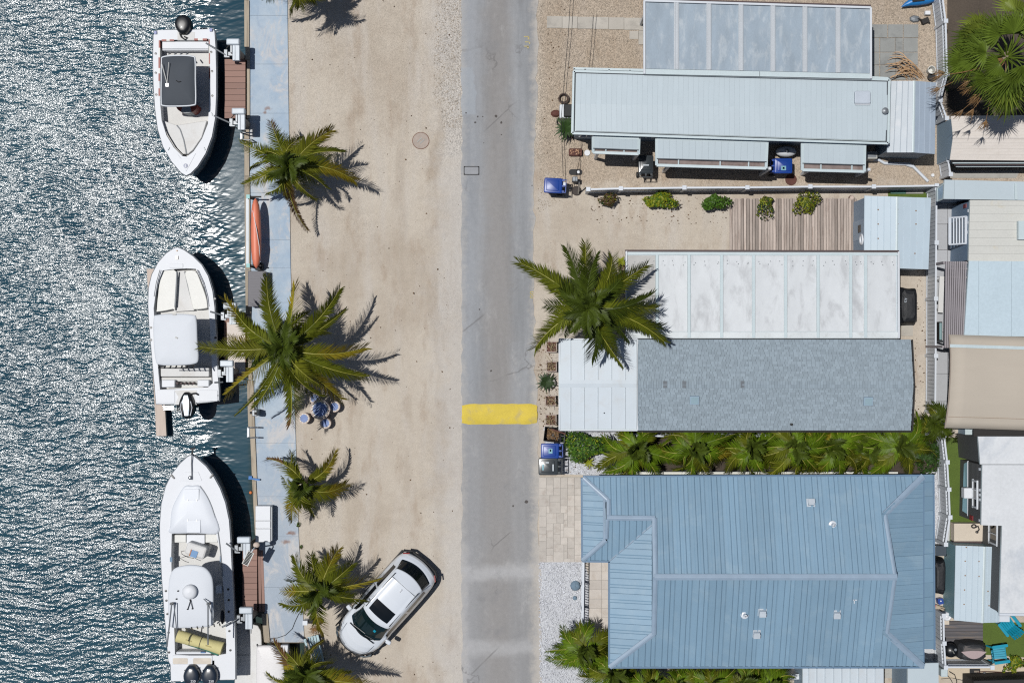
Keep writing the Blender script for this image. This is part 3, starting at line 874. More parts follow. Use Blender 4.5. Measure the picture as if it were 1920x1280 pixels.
# open carport roof above the mobile home
t = cp = thing('carport', 'grey blue carport roof of seven wide pans standing above the long mobile home', 'carport', P(1420, 70, 0))
z = 2.78
pl = plane3((1209, 2, z), (1632, 15, z), (1420, 134, z + .06))
poly = [(1209, 2), (1632, 15), (1632, 139), (1209, 131)]
r = MB().slab3([onp(x, y, pl) - pl[1] * .03 for x, y in [(1208, 1), (1633, 13), (1633, 151), (1208, 140)]], .08).build('roof', m_under, t)
ribx = [1268, 1329, 1389, 1449, 1509, 1571]
ed = [1205] + ribx + [1636]
for i in range(7):
    a, b = ed[i] + (4.5 if i else 0), ed[i + 1] - (4.5 if i < 6 else 0)
    a2, b2 = max(a, 1210), min(b, 1631)
    ty = lambda x: 3 + (x - 1209) * .031
    by_ = lambda x: 129 + (x - 1209) * .021
    MB().slab3([onp(a2, ty(a2) + 2, pl, .0), onp(b2, ty(b2) + 2, pl), onp(b2, by_(b2), pl), onp(a2, by_(a2), pl)], .02).build('roof_panel', m_roof_pan, r)
for x in ribx:
    mb = MB()
    mb.bar(onp(x, 3 + (x - 1209) * .031, pl, .02), onp(x, 129 + (x - 1209) * .021, pl, .02), .19, .05)
    mb.bar(onp(x - 2.5, 3 + (x - 1209) * .031, pl, .05), onp(x - 2.5, 129 + (x - 1209) * .021, pl, .05), .03, .03)
    mb.bar(onp(x + 2.5, 3 + (x - 1209) * .031, pl, .05), onp(x + 2.5, 129 + (x - 1209) * .021, pl, .05), .03, .03)
    mb.build('rib', m_roof_rib, r)
def byb(x): return 129.5 + (x - 1209) * .021
for a, b in ((1208, 1424), (1425, 1632)):
    MB().slab3([onp(a, byb(a), pl, .03), onp(b, byb(b), pl, .03), onp(b, byb(b) + 9.5, pl, .03), onp(a, byb(a) + 9.5, pl, .03)], .03).build('flashing', m_gutter, r)
fa = MB(); fa.bar(onp(1208, 2, pl, .02), onp(1208, 139, pl, .02), .08, .1).bar(onp(1632.5, 15, pl, .02), onp(1632.5, 148, pl, .02), .08, .1).bar(onp(1208, 2, pl, .02), onp(1632, 15, pl, .02), .08, .12)
fa.build('fascia', m_white_metal, r)
for px in (1214, 1320, 1420, 1530, 1626):
    g = P(px, 10, z); MB().box((g.x, g.y - .1, z / 2 - .05), (.09, .09, z - .1)).build('post', m_white_metal, t)
MB().bar(onp(1208, -1, pl, -.02), onp(1632, 11.5, pl, -.02), .05, .16).build('gutter', m_maroon, r)

# gabled shed beside it
def gable_shed(label, corners, ridge, ze, zr, m_l, m_r, inset=.12, n=5, seam_l=True, wallm=None, z0=0.0):
    """corners px nw ne se sw at eave; ridge px (top,bottom)"""
    cs = [P(x, y, ze) for x, y in corners]
    c = sum((Vector((p.x, p.y, 0)) for p in cs), Vector()) / 4
    t = thing('shed', label, 'shed', (c.x, c.y, 0))
    q = [(p.x + math.copysign(inset, c.x - p.x), p.y + math.copysign(inset, c.y - p.y)) for p in cs]
    r0, r1 = P(*ridge[0], zr), P(*ridge[1], zr)
    w = MB(); w.prism(q, z0, ze - .02)
    for k, (i, j) in enumerate(((0, 1), (3, 2))):
        rr_ = (r0, r1)[k]
        yy = q[i][1]
        rx = (rr_.x)
        w.slab3([(q[i][0], yy, ze - .02), (q[j][0], q[j][1], ze - .02), (rx, (q[i][1] + q[j][1]) / 2 + (.02 if k else -.02), zr - .05)], .01)
    w.build('wall', wallm or m_siding, t)
    r = MB(); r.slab3([cs[0] - Vector((0, 0, .035)), r0 - Vector((0, 0, .035)), r1 - Vector((0, 0, .035)), cs[3] - Vector((0, 0, .035))], .03); r.slab3([r0 - Vector((0, 0, .035)), cs[1] - Vector((0, 0, .035)), cs[2] - Vector((0, 0, .035)), r1 - Vector((0, 0, .035))], .03)
    r = r.build('roof', m_gutter, t)
    for (a, b, c_, d, m) in ((cs[0], r0, r1, cs[3], m_l), (r0, cs[1], cs[2], r1, m_r)):
        for i in range(n):
            g = .004
            f0, f1 = i / n + g, (i + 1) / n - g
            mb = MB(); up = Vector((0, 0, .002 * (i % 2)))
            mb.slab3([a.lerp(b, f0) + up, a.lerp(b, f1) + up, d.lerp(c_, f1) + up, d.lerp(c_, f0) + up], .02)
            mb.bar(a.lerp(b, f0) + Vector((0, 0, .004)), d.lerp(c_, f0) + Vector((0, 0, .004)), .03, .02)
            mb.build('roof_panel', m, r)
    cap(r, (ridge[0][0], ridge[0][1], zr), (ridge[1][0], ridge[1][1], zr), m_gutter, .1, .03, up=.015)
    return t
m_shed_a = mat('dull_zinc_sheet', (176, 186, 195), .5, var=.06, vs=1.5, fine=.03, rnd=.02, stain=(205, 205, 208), st_a=.4)
m_shed_b = mat('dull_zinc_sheet_shaded', (166, 180, 196), .5, var=.06, vs=1.5, fine=.03, rnd=.02)  # copy for the slope away from the sun, its shade put into the colour
gable_shed('grey zinc gabled shed at the right end of the long mobile home', [(1671, 152), (1755, 155), (1753, 289), (1663, 286)], [(1714, 152), (1712, 286)], 2.15, 2.42, m_shed_a, m_shed_b, inset=.1, n=4, wallm=mat('shed_wall_blue', (142, 162, 180), .6, var=.05))

# ---------------------------------------------------------------- building 2: grey shingled house with patio roof and white carport
t = sh = thing('shingled_house', 'house with grey blue shingled gable roof and weathered white patio roof', 'house', P(1440, 690, 0))
ze, zr = 2.7, 3.12
def m_shingle_():
    return mat('grey_blue_shingles', (146, 160, 170), .85, var=.03, vs=1.0, fine=.05, isl=.115, bump=.2, bs=90)
m_sh = m_shingle_()
NW, NE, SE, SW = (1196, 636), (1708, 636), (1708, 807), (1196, 807)
RW, RE = (1196, 721), (1713, 721)
pn = plane3((*NW, ze), (*NE, ze), (1440, 721, zr)); ps = plane3((*SW, ze), (*SE, ze), (1440, 721, zr))
r = MB()
r.slab3([onp(*q, pn) - pn[1] * .03 for q in (NW, NE, RE, RW)], .1); r.slab3([onp(*q, ps) - ps[1] * .03 for q in (SW, SE, RE, RW)], .1)
r = r.build('roof', mat('shingle_base', (96, 108, 118), .9), t)
def shingles(pl, y0, y1, down):
    mb = MB()
    rows = round(abs(y1 - y0) / 4.55)
    for i in range(rows):
        ya = y0 + (y1 - y0) * i / rows
        yb = y0 + (y1 - y0) * (i + 1.16) / rows
        xe = 1708 + (5 * i / rows)
        x = 1196.5 - RND.uniform(0, 6)
        while x < xe - 1:
            w = RND.choice((5.2, 7.0, 8.4, 9.6))
            a, b = max(x, 1196.5), min(x + w - .35, xe)
            if b - a > 1:
                k = RND.uniform(0, .004)
                mb.slab3([onp(a, ya, pl, .014 + k), onp(b, ya, pl, .014 + k), onp(b, yb, pl, -.004), onp(a, yb, pl, -.004)], .012)
            x += w
    ob = mb.build('shingle', m_sh, r); ob['kind'] = 'stuff'
shingles(pn, 636.5, 719, 1)
shingles(ps, 806.5, 722, -1)
mb = MB(); x = 1197.0
while x < 1711:
    w = RND.uniform(4.2, 6.0); b = min(x + w - .3, 1712)
    up = RND.uniform(0, .006)
    q = [P(x, 714, zr + .0 + up), P(b, 714, zr + up), P(b, 720.8, zr + .03 + up), P(x, 720.8, zr + .03 + up)]
    mb.slab3(q, .012)
    mb.slab3([P(x, 720.8, zr + .03 + up), P(b, 720.8, zr + .03 + up), P(b, 727.5, zr + up), P(x, 727.5, zr + up)], .012)
    x += w
ob = mb.build('ridge_shingle', m_sh, r); ob['kind'] = 'stuff'
m_bald = mat('bald_shingle', (112, 118, 124), .9, var=.2, vs=8)
for x in (1247, 1283, 1392):
    MB().slab3([P(x - 3.5, 714, zr + .035), P(x + 3.5, 714, zr + .035), P(x + 3.5, 727, zr + .03), P(x - 3.5, 727, zr + .03)], .012).build('ridge_shingle', m_bald, r)
MB().bar(P(1710, 637, ze), P(1714, 721, zr), .05, .12).bar(P(1714, 721, zr), P(1710, 807, ze), .05, .12).build('bargeboard', m_dark, r)
MB().bar(P(1196, 808.5, ze - .03), P(1709, 808.5, ze - .03), .05, .12).build('gutter', m_dark, r)
m_sky = mat('pale_green_skylight', (152, 176, 186), .2, var=.04, coat=.4)
for px, py in ((1302, 750), (1628, 752)):
    c = onp(px, py, ps, .05)
    rt = Matrix.Translation(c) @ ps[1].to_track_quat('Z', 'Y').to_matrix().to_4x4()
    f = MB().box((0, 0, 0), (.36, .34, .08), M=rt).build('skylight', m_siding, r)
    MB().box((0, 0, .045), (.29, .27, .02), M=rt @ Matrix.Translation((0, 0, .045))).build('pane', m_sky, f) if False else MB().box((0, 0, 0), (.29, .27, .02), M=rt @ Matrix.Translation((0, 0, .045))).build('pane', m_sky, f)
c = onp(1483, 795, ps)
MB().lathe([(.05, 0), (.05, .16), (.035, .16), (.035, .02), (0, .02)], c=c, n=14).build('vent_pipe', m_black, r, smooth=True)
w0, w1 = P(1203, 640, ze), P(1700, 800, ze)
MB().box(((w0.x + w1.x) / 2, (w0.y + w1.y) / 2, 1.3), (w1.x - w0.x, w0.y - w1.y, 2.6)).build('wall', mat('house_wall', (196, 198, 196), .7, var=.06), t)
for px in (1260, 1400, 1560):
    g = P(px, 640, 1.5); window(t, (g.x, w1.y, 1.5), 1.1, .9, 'y-')
window(t, (w1.x, (w0.y + w1.y) / 2, 1.5), 1.2, .9, 'x+')

m_patio = mat('weathered_white_pans', (212, 216, 219), .5, var=.06, vs=1.1, fine=.03, rnd=.02, stain=(166, 168, 171), st_s=1.0, st_a=.62, st_lo=.46, st_hi=.70, an=(1.9, .8, 1))
m_patio_d = mat('weathered_grey_pan', (182, 181, 178), .55, var=.08, vs=1.2, fine=.05, stain=(216, 216, 214), st_s=1.3, st_a=.6, an=(1, 1.4, 1))
zp = 2.62
pp = plane3((1172, 472, zp - .08), (1684, 472, zp - .08), (1440, 634, zp + .04))
pr = MB().slab3([onp(x, y, pp) - pp[1] * .03 for x, y in ((1173, 471), (1685, 473), (1686, 634.5), (1173, 634.5))], .09).build('patio_roof', mat('patio_frame', (198, 208, 214), .5, var=.04), t)
pribs = [1232, 1292, 1353, 1413, 1473, 1534, 1595, 1623]
pe = [1177] + pribs + [1683]
for i in range(len(pe) - 1):
    a, b = pe[i] + (3.2 if i else 0), pe[i + 1] - 3.2
    # pans sag a little between their ribs
    mb = MB(); nx, ny = 4, 6
    vs = []
    for j in range(ny + 1):
        for k in range(nx + 1):
            px = a + (b - a) * k / nx; py = 479 + (621 - 479) * j / ny
            up = -.012 * math.sin(math.pi * k / nx) + RND.uniform(-.004, .004) * (0 < j < ny)
            vs.append(onp(px, py, pp, up))
    mb.add(vs, [(j * (nx + 1) + k, (j + 1) * (nx + 1) + k, (j + 1) * (nx + 1) + k + 1, j * (nx + 1) + k + 1) for j in range(ny) for k in range(nx)])
    mb.build('roof_panel', m_patio_d if i == 0 else m_patio, pr, smooth=True)
for x in pribs:
    MB().bar(onp(x, 477, pp, .015), onp(x, 633, pp, .015), .125, .05).build('rib', m_gutter, pr, bevel=.01)
MB().slab3([onp(1176, 473.5, pp, .03), onp(1683, 475, pp, .03), onp(1683, 479, pp, .03), onp(1176, 478, pp, .03)], .04).build('flashing', m_gutter, pr)
MB().slab3([onp(1176, 622.5, pp, .022), onp(1684, 622.5, pp, .022), onp(1684, 633, pp, .022), onp(1176, 633, pp, .022)], .03).build('flashing', mat('white_flashing', (214, 220, 222), .5, stain=(170, 168, 164), st_a=.4, st_s=3), pr)
MB().bar(onp(1172, 470, pp), onp(1685, 471, pp), .07, .12).build('gutter', m_maroon, pr)
mb = MB(); mb.bar(onp(1174.5, 471, pp, .02), onp(1174.5, 634, pp, .02), .07, .1); mb.bar(onp(1684.5, 472, pp, .02), onp(1685, 634, pp, .02), .07, .1)
mb.build('fascia', m_white_metal, pr)
for px in (1180, 1300, 1430, 1560, 1678):
    g = P(px, 478, zp); MB().box((g.x, g.y - .05, 1.22), (.09, .09, 2.44)).build('patio_post', m_white_metal, t)
# screw heads and small dents on the pans
mb = MB()
for i in range(9):
    for k, y in enumerate((490, 496)):
        for x in (pe[i] + 12, pe[i] + 30, pe[i + 1] - 9):
            if x < pe[i + 1] - 5:
                c = onp(x + RND.uniform(-3, 3), y + RND.uniform(-2, 3), pp, .0); mb.lathe([(.022, 0), (.016, .012), (0, .014)], c=c, n=6)
o_ = mb.build('screw_head', m_alu, pr); o_['kind'] = 'stuff'

# white standing seam carport at the street end
cz, czr = 2.62, 2.74
pn2 = plane3((1048, 636, cz), (1195, 636, cz), (1120, 718, czr)); ps2 = plane3((1048, 806, cz), (1195, 806, cz), (1120, 718, czr))
cr = MB(); cr.slab3([onp(*q, pn2) - pn2[1] * .03 for q in ((1048, 635), (1195, 635), (1195, 718), (1048, 718))], .08); cr.slab3([onp(*q, ps2) - ps2[1] * .03 for q in ((1048, 718), (1195, 718), (1195, 807), (1048, 807))], .08)
cr = cr.build('carport_roof', m_gutter, t)
m_cw = mat('white_carport_sheet', (202, 212, 220), .45, var=.03, vs=1, fine=.015, rnd=.015, stain=(190, 186, 180), st_a=.25, st_s=1.6)
sx = [(x, 700) for x in (1046, 1070.5, 1096, 1121.5, 1147, 1173, 1197)]
for pl_, pg in ((pn2, [(1050, 637), (1194, 637), (1194, 712), (1050, 712)]), (ps2, [(1050, 726), (1194, 726), (1194, 804), (1050, 804)])):
    strips(cr, pl_, pg, (0, 1, 0), edges=sx, m=m_cw, th=.02, gap=.022, ribs=((.012, .03, .03),))
mb = MB(); mb.slab3([onp(1050, 712, pn2, .02), onp(1194, 712, pn2, .02), onp(1194, 719, pn2, .03), onp(1050, 719, pn2, .03)], .02); mb.slab3([onp(1050, 719, ps2, .03), onp(1194, 719, ps2, .03), onp(1194, 726, ps2, .02), onp(1050, 726, ps2, .02)], .02)
mb.build('ridge_cap', m_cw, cr)
mb = MB(); mb.bar(P(1048.5, 636, cz), P(1048.5, 806, cz), .05, .1).bar(P(1048, 806, cz), P(1195, 806.5, cz), .05, .1).bar(P(1048, 635.5, cz), P(1195, 635.5, cz), .05, .1).bar(P(1195.5, 636, cz + .06), P(1195.5, 806, cz + .06), .05, .06)
mb.build('fascia', m_white_metal, cr)
for px, py in ((1054, 642), (1054, 720), (1054, 800), (1120, 801), (1186, 801)):
    g = P(px, py, cz); MB().box((g.x, g.y, 1.27), (.1, .1, 2.52)).build('carport_post', m_white_metal, t)
g = onp(1133, 774, ps2, .02); MB().lathe([(.03, 0), (.02, .02), (0, .025)], c=g, n=8).build('screw_head', m_line, cr)

# shed behind the deck
m_sh2 = mat('pale_blue_shed_sheet', (190, 206, 217), .45, var=.04, vs=1.2, fine=.02, rnd=.02, stain=(170, 150, 120), st_a=.2, st_s=2.4, st_lo=.62, st_hi=.75)
s2 = gable_shed('pale blue metal shed between the plank deck and the white side fence', [(1621, 367), (1746, 371), (1741, 505), (1620, 501)], [(1682, 369), (1681, 503)], 2.1, 2.22, m_sh2, m_sh2, inset=.06, n=5, wallm=mat('shed2_wall', (140, 162, 184), .55, var=.05))
q = P(1612, 430, 1.2)
sx_ = P(1621, 367, 2.1).x + .06
mb = MB().box((sx_ - .01, P(0, 432, 1).y, 1.0), (.03, .8, 1.8)); mb.build('door', mat('shed_door', (158, 178, 198), .5), s2)
mb = MB().tube([(sx_ - .03, P(0, 451, 1).y + .19 * math.cos(a), 1.55 + .19 * math.sin(a)) for a in np.linspace(0, 6.2832, 21)], .05, 8, cap=False)
mb.build('life_ring', m_white, s2, smooth=True)
mb = MB().box((sx_ - .03, P(0, 430, 1).y, 1.25), (.05, .3, .4)); mb.build('meter_panel', m_black, s2)
# rust spots with their screws
mb = MB()
for px, py in ((1647, 393), (1683, 393), (1647, 420), (1683, 420), (1647, 447), (1681, 447), (1718, 395), (1718, 420), (1716, 475)):
    g = P(px, py, 2.2); mb.lathe([(.03, 0), (.022, .012), (0, .014)], c=(g.x, g.y, 2.165 if px < 1660 or px > 1700 else 2.225), n=7)
mb.build('rusty_screw', mat('rust', (150, 110, 70), .9), s2)

# plank deck
t = thing('plank_deck', 'weathered grey brown wooden deck of narrow planks beside the pale blue shed', 'deck', P(1487, 420, 0))
m_plank = mat('grey_brown_planks', (180, 167, 158), .85, var=.22, vs=1.6, fine=.16, an=(7, .6, 7), rnd=.36, bump=.4, bs=14, stain=(112, 88, 76), st_s=1.4, st_a=.55)
x = 1368.0
while x < 1605:
    w = RND.uniform(4.9, 5.7)
    MB().prism([P2(x, 372 + RND.uniform(-1.5, 1), .18), P2(min(x + w - .85, 1606), 372 + RND.uniform(-1, 1), .18), P2(min(x + w - .85, 1606), 482, .18), P2(x, 482, .18)], .14, .18 + RND.uniform(-.004, .004)).build('plank', m_plank, t)
    x += w
fr = MB()
for yy in (378, 410, 445, 478):
    a, b = P(1369, yy, .14), P(1604, yy, .14); fr.bar((a.x, a.y, .07), (b.x, b.y, .07), .08, .132)
fr.build('joist', m_dark, t)
# ---------------------------------------------------------------- building 3: blue hip roofed house
t = bh = thing('blue_roofed_house', 'large house with blue standing seam metal hip roof beside the paver driveway', 'house', P(1420, 1075, 0))
m_blue = mat('blue_roof_metal', (131, 161, 183), .5, spec=.35, var=.05, vs=.8, fine=.02, rnd=.05, bump=.12, bs=3, stain=(158, 180, 194), st_s=.9, st_a=.35)
m_bcap = mat('blue_grey_ridge_metal', (146, 166, 186), .45, var=.07, vs=3)
E0, E1, ZB, ZW = 2.8, 4.1, 3.3, 3.36
plA = plane3((1093, 894, E0), (1731, 892, E0), (1450, 1081, E1))
plB = plane3((1143, 1249, E0), (1731, 1248, E0), (1450, 1081, E1))
plC = plane3((1143, 1051, E0), (1143, 1249, E0), (1222, 1187, 3.28))
plD = plane3((1093, 1050, E0), (1143, 1051, E0), (1182, 971, ZW))
plE = plane3((1091, 895, E0), (1092, 1049, E0), (1135, 935, 3.09))
plF = plane3((1731, 892, E0), (1731, 1248, E0), (1660, 1076, 3.38))
plG = plane3((1731, 890, 2.68), (1731, 1217, 2.68), (1749, 1050, 2.50))
rf = MB()
for pl_, pg in ((plA, [(1093, 894), (1731, 892), (1658, 963), (1677, 1081), (1229, 1081), (1226, 971), (1139, 971), (1139, 935)]),):
    pass
R2 = lambda pl, pg, th: rf.slab3([onp(x, y, pl) - pl[1] * .045 for x, y in pg], th)
R2(plE, [(1091, 895), (1135, 937), (1135, 1010), (1092, 1049)], .06)
roof = rf.build('roof', m_under, t)
ribs = ((.0, .04, .04), (.33, .17, .034), (.66, .17, .034))
ea = [(1101.3 + 31.7 * i, 970) for i in range(21)]
AP = [(1095, 894), (1731, 892), (1660, 963), (1677, 1077), (1229, 1077), (1226, 971), (1140, 971), (1140, 936)]
strips(roof, plA, AP, (0, 1, 0), edges=ea, m=m_blue, ribs=ribs, gap=.008)
BP = [(1231, 1085), (1677, 1085), (1664, 1186), (1731, 1248), (1143, 1249), (1228, 1187)]
strips(roof, plB, BP, (0, 1, 0), edges=[(1102.2 + 31.65 * i, 1200) for i in range(21)], m=m_blue, ribs=ribs, gap=.008)
strips(roof, plC, [(1143, 1052), (1222, 986), (1222, 1187), (1144, 1248)], (1, 0, 0), edges=[(1180, 943.5 + 28.3 * i) for i in range(12)], m=m_blue, ribs=((.0, .04, .04), (.5, .16, .03)), gap=.012)
strips(roof, plD, [(1141, 975), (1222, 975), (1222, 985), (1143, 1050), (1094, 1050), (1139, 1012)], (0, 1, 0), edges=[(1084 + 31.7 * i, 1010) for i in range(6)], m=m_blue, ribs=ribs, gap=.008)
strips(roof, plE, [(1092, 897), (1133, 936), (1133, 1010), (1093, 1047)], (1, 0, 0), edges=[(1112, 882.5 + 28.2 * i) for i in range(8)], m=m_blue, ribs=((.0, .04, .04), (.5, .12, .03)), gap=.012)
strips(roof, plF, [(1731, 893), (1731, 1248), (1656, 1187), (1654, 963)], (1, 0, 0), edges=[(1700, 880 + 27 * i) for i in range(15)], m=m_blue, ribs=((.0, .03, .03), (.33, .10, .012), (.66, .10, .012)), gap=.01)
strips(roof, plG, [(1731.5, 889), (1749, 889), (1751, 1216), (1732, 1216)], (1, 0, 0), edges=[(1740, 876 + 27 * i) for i in range(14)], m=m_blue, ribs=((.0, .03, .025),), gap=.014)
cap(roof, (1227, 1081, E1 + .02), (1682, 1081, E1 + .02), m_bcap, .24)
cap(roof, (1093, 895, E0), (1139, 937, 3.1), m_bcap, .2)
cap(roof, (1141, 935, 3.11), (1141, 974, ZW), m_bcap, .16, .05)
cap(roof, (1138, 970, ZW), (1228, 971, ZW), m_bcap, .2)
cap(roof, (1133, 936, 3.1), (1133, 1012, 3.1), m_bcap, .1, .05)
cap(roof, (1136, 1012, 3.1), (1092, 1050, E0), m_bcap, .18)
cap(roof, (1139, 973, ZW - .02), (1137, 1010, 3.1), m_bcap, .14, .05)
cap(roof, (1222, 984, 3.28), (1143, 1051, E0), mat('valley_metal', (150, 168, 186), .4, metal=.3), .08, .03, name='valley', up=.0)
cap(roof, (1227, 970, ZW + .02), (1229, 1081, E1), m_bcap, .18, .05)
cap(roof, (1229, 1081, E1), (1226, 1189, ZB), m_bcap, .18, .05)
cap(roof, (1226, 1187, ZB), (1143, 1250, E0), m_bcap, .2)
cap(roof, (1731, 892, E0), (1659, 963, ZB + .02), m_bcap, .24)
cap(roof, (1659, 962, ZB + .02), (1678, 1081, E1), m_bcap, .16, .06)
cap(roof, (1678, 1081, E1), (1663, 1187, ZB + .02), m_bcap, .16, .06)
cap(roof, (1661, 1185, ZB + .02), (1731, 1249, E0), m_bcap, .24)
# small gable walls under the raised ends of the main roof
def tri(a, b, c, m):
    MB().slab3([P(*a), P(*b), P(*c)], .03).build('gable', m, t)
g1 = MB(); x_ = P(1222, 1080, 3.3).x
yA, yR, yB = P(1226, 973, ZW).y, P(1229, 1081, E1).y, P(1226, 1187, ZB).y
g1.add([(x_, yA, 3.2), (x_, yB, 3.2), (x_, yR, E1 - .08), (x_ + .05, yA, 3.2), (x_ + .05, yB, 3.2), (x_ + .05, yR, E1 - .08)], [(0, 1, 2)[::-1], (3, 4, 5), (0, 3, 4, 1)[::-1], (1, 4, 5, 2)[::-1], (2, 5, 3, 0)[::-1]])
x_ = P(1660, 1076, 3.38).x; yA, yR, yB = P(1660, 963, ZB).y, P(1678, 1081, E1).y, P(1663, 1187, ZB).y
g1.add([(x_, yA, 3.2), (x_, yB, 3.2), (x_, yR, E1 - .08), (x_ - .05, yA, 3.2), (x_ - .05, yB, 3.2), (x_ - .05, yR, E1 - .08)], [(0, 1, 2), (3, 4, 5)[::-1], (0, 3, 4, 1), (1, 4, 5, 2), (2, 5, 3, 0)])
x_ = P(1133, 973, 3.1).x; yA, yR, yB = P(1139, 937, 3.1).y, P(1139, 971, ZW).y, P(1137, 1010, 3.1).y
g1.add([(x_, yA, 3.0), (x_, yB, 3.0), (x_, yR, ZW - .06), (x_ + .05, yA, 3.0), (x_ + .05, yB, 3.0), (x_ + .05, yR, ZW - .06)], [(0, 1, 2)[::-1], (3, 4, 5), (0, 3, 4, 1)[::-1], (1, 4, 5, 2)[::-1], (2, 5, 3, 0)[::-1]])
g1.build('gable', m_siding, t)
mb = MB()
for a, b in (((1093, 892.5), (1731, 890.5)), ((1143, 1250), (1732, 1250)), ((1142, 1052), (1142, 1250)), ((1090.5, 895), (1091.5, 1051)), ((1092, 1051.5), (1143, 1052)), ):
    mb.bar(P(*a, E0 - .06), P(*b, E0 - .06), .07, .14)
mb.bar(P(1731, 890, 2.62), P(1731, 1248, 2.62), .05, .16)
mb.bar(P(1750, 889, 2.46), P(1752, 1217, 2.46), .06, .12)
mb.build('eave_fascia', mat('blue_fascia', (96, 126, 154), .5), t)
wall = MB()
wp = [P2(1104, 905, E0), P2(1722, 902, E0), P2(1722, 1238, E0), P2(1156, 1238, E0), P2(1156, 1040, E0), P2(1104, 1040, E0)]
wall.prism(wp, 0, 2.72)
wall.build('wall', mat('pale_house_wall', (206, 208, 204), .7, var=.05), t)
for px in (1200, 1320, 1450, 1580, 1680):
    g = P(px, 900, 1.6); window(t, (g.x, wp[0][1], 1.6), 1.2, 1.1, 'y+')
    window(t, (g.x, wp[2][1], 1.6), 1.2, 1.1, 'y-')
window(t, (wp[3][0], P(0, 1180, 1).y, 1.5), 1.4, 1.2, 'x-')
MB().box((wp[3][0] - .02, P(0, 1100, 1).y, 1.05), (.05, .95, 2.05)).build('door', mat('front_door', (70, 100, 130), .45), t)
# roof vents
def hood(px, py, pl, w=.24, l=.23):
    c = onp(px, py, pl)
    M = Matrix.Translation(c) @ pl[1].to_track_quat('Z', 'Y').to_matrix().to_4x4()
    mb = MB(); mb.box((0, 0, 0), (w + .1, l + .1, .02), M=M @ Matrix.Translation((0, 0, .015)))
    mb.box((0, 0, 0), (w, l, .16), M=M @ Matrix.Translation((0, 0, .1)))
    mb.box((0, 0, 0), (w + .03, l * .8, .03), M=M @ Matrix.Translation((0, -.03, .19)))
    mb.build('roof_vent', m_lift, roof, bevel=.015)
def pipe(px, py, pl):
    c = onp(px, py, pl)
    MB().lathe([(.16, .0), (.15, .03), (.07, .05), (.06, .26), (.04, .26), (.04, .1), (0, .1)], c=c, n=16).build('vent_pipe', m_vinyl, roof, smooth=True)
for a in ((1520, 942, plA), (1429, 1147, plB), (1418, 1187, plB), (1568, 1150, plB)): hood(*a)
pipe(1561, 983, plA); pipe(1396, 1152, plB)
mb = MB(); c = onp(1603, 1124, plB, .02); mb.box((c.x, c.y, c.z), (.16, .03, .04)); mb.box((c.x - .03, c.y - .06, c.z), (.03, .16, .04)); mb.build('roof_bracket', m_vinyl, roof)

# porch
m_trav = mat('travertine_tile', (196, 188, 180), .7, var=.08, vs=4, fine=.06, rnd=.10, stain=(176, 160, 144), st_s=2.5, st_a=.5)
a, b = P(1104, 1052, .3), P(1152, 1192, .3)
t2 = thing('porch', 'narrow travertine porch of the blue roofed house behind the white railing', 'porch', ((a.x + b.x) / 2, (a.y + b.y) / 2, 0))
MB().box(((a.x + b.x) / 2, (a.y + b.y) / 2, .14), (b.x - a.x, a.y - b.y, .28)).build('base', m_concrete, t2)
for i in range(8):
    for j in range(2):
        w, l = (b.x - a.x) / 2, (a.y - b.y) / 8
        MB().box((a.x + w * (j + .5), a.y - l * (i + .5 + .0), .29), (w - .01, l - .01, .03)).build('tile', m_trav, t2)
t3 = thing('porch_railing', 'white railing with thin balusters along the porch of the blue roofed house', 'railing', P(1095, 1120, 0))
A, B = P(1094, 1050, 1.15), P(1092, 1192, 1.15)
MB().bar(A, B, .08, .06).build('handrail', m_vinyl, t3)
MB().bar(A - Vector((0, 0, .75)), B - Vector((0, 0, .75)), .06, .05).build('bottom_rail', m_vinyl, t3)
for i in range(29):
    p = A.lerp(B, (i + .5) / 29); MB().box((p.x, p.y, .77), (.025, .025, .72)).build('baluster', m_vinyl, t3)
for i in range(4):
    p = A.lerp(B, i / 3); MB().box((p.x, p.y, .6), (.09, .09, 1.2)).build('post', m_vinyl, t3)
t4 = thing('canvas_box', 'dark navy box hung by a white bracket at the porch end', 'box', P(1112, 1199, .9))
c = P(1112, 1199, 1.6)
MB().rbox((c.x, c.y, 1.5), (.56, .24, .2), .03, top=.03).build('body', mat('navy_fabric', (22, 36, 72), .6, var=.1), t4)
MB().bar(P(1125, 1197, 1.6), P(1145, 1197, 1.6), .08, .07).bar(P(1102, 1193, 1.6), P(1121, 1193, 1.6), .06, .05).build('bracket', m_vinyl, t4)
MB().tube([(c.x - .1, c.y, 0), (c.x - .1, c.y, 1.42)], .03, 6).build('leg', m_vinyl, t4)

# low white wall between the palm bed and the blue house
t = thing('garden_wall', 'low white capped garden wall between palm hedge and blue roof', 'wall', P(1420, 888, 0))
for i, (x0, x1) in enumerate(((1160, 1243), (1244, 1410), (1411, 1516), (1517, 1684))):
    a, b = P(x0, 889, .95), P(x1, 889, .95)
    MB().box(((a.x + b.x) / 2, a.y, .45), (b.x - a.x - .02, .14, .9)).build('panel', m_vinyl, t)
    MB().box(((a.x + b.x) / 2, a.y, .93), (b.x - a.x - .02, .2, .06)).build('coping', mat('cream_coping', (222, 222, 214), .7, var=.05) if i == 0 else bpy.data.materials['cream_coping'], t)
t = thing('utility_cabinet', 'cream plastic utility cabinet at the street end of the low white garden wall', 'cabinet', P(1150, 886, 0))
c = P(1150, 887, .8); MB().rbox((c.x, c.y, .4), (.46, .26, .8), .04, top=.03).build('body', mat('cream_plastic', (212, 206, 184), .6, var=.05), t)
MB().box((c.x, c.y, .812), (.40, .2, .02)).build('lid', bpy.data.materials['cream_plastic'], t)

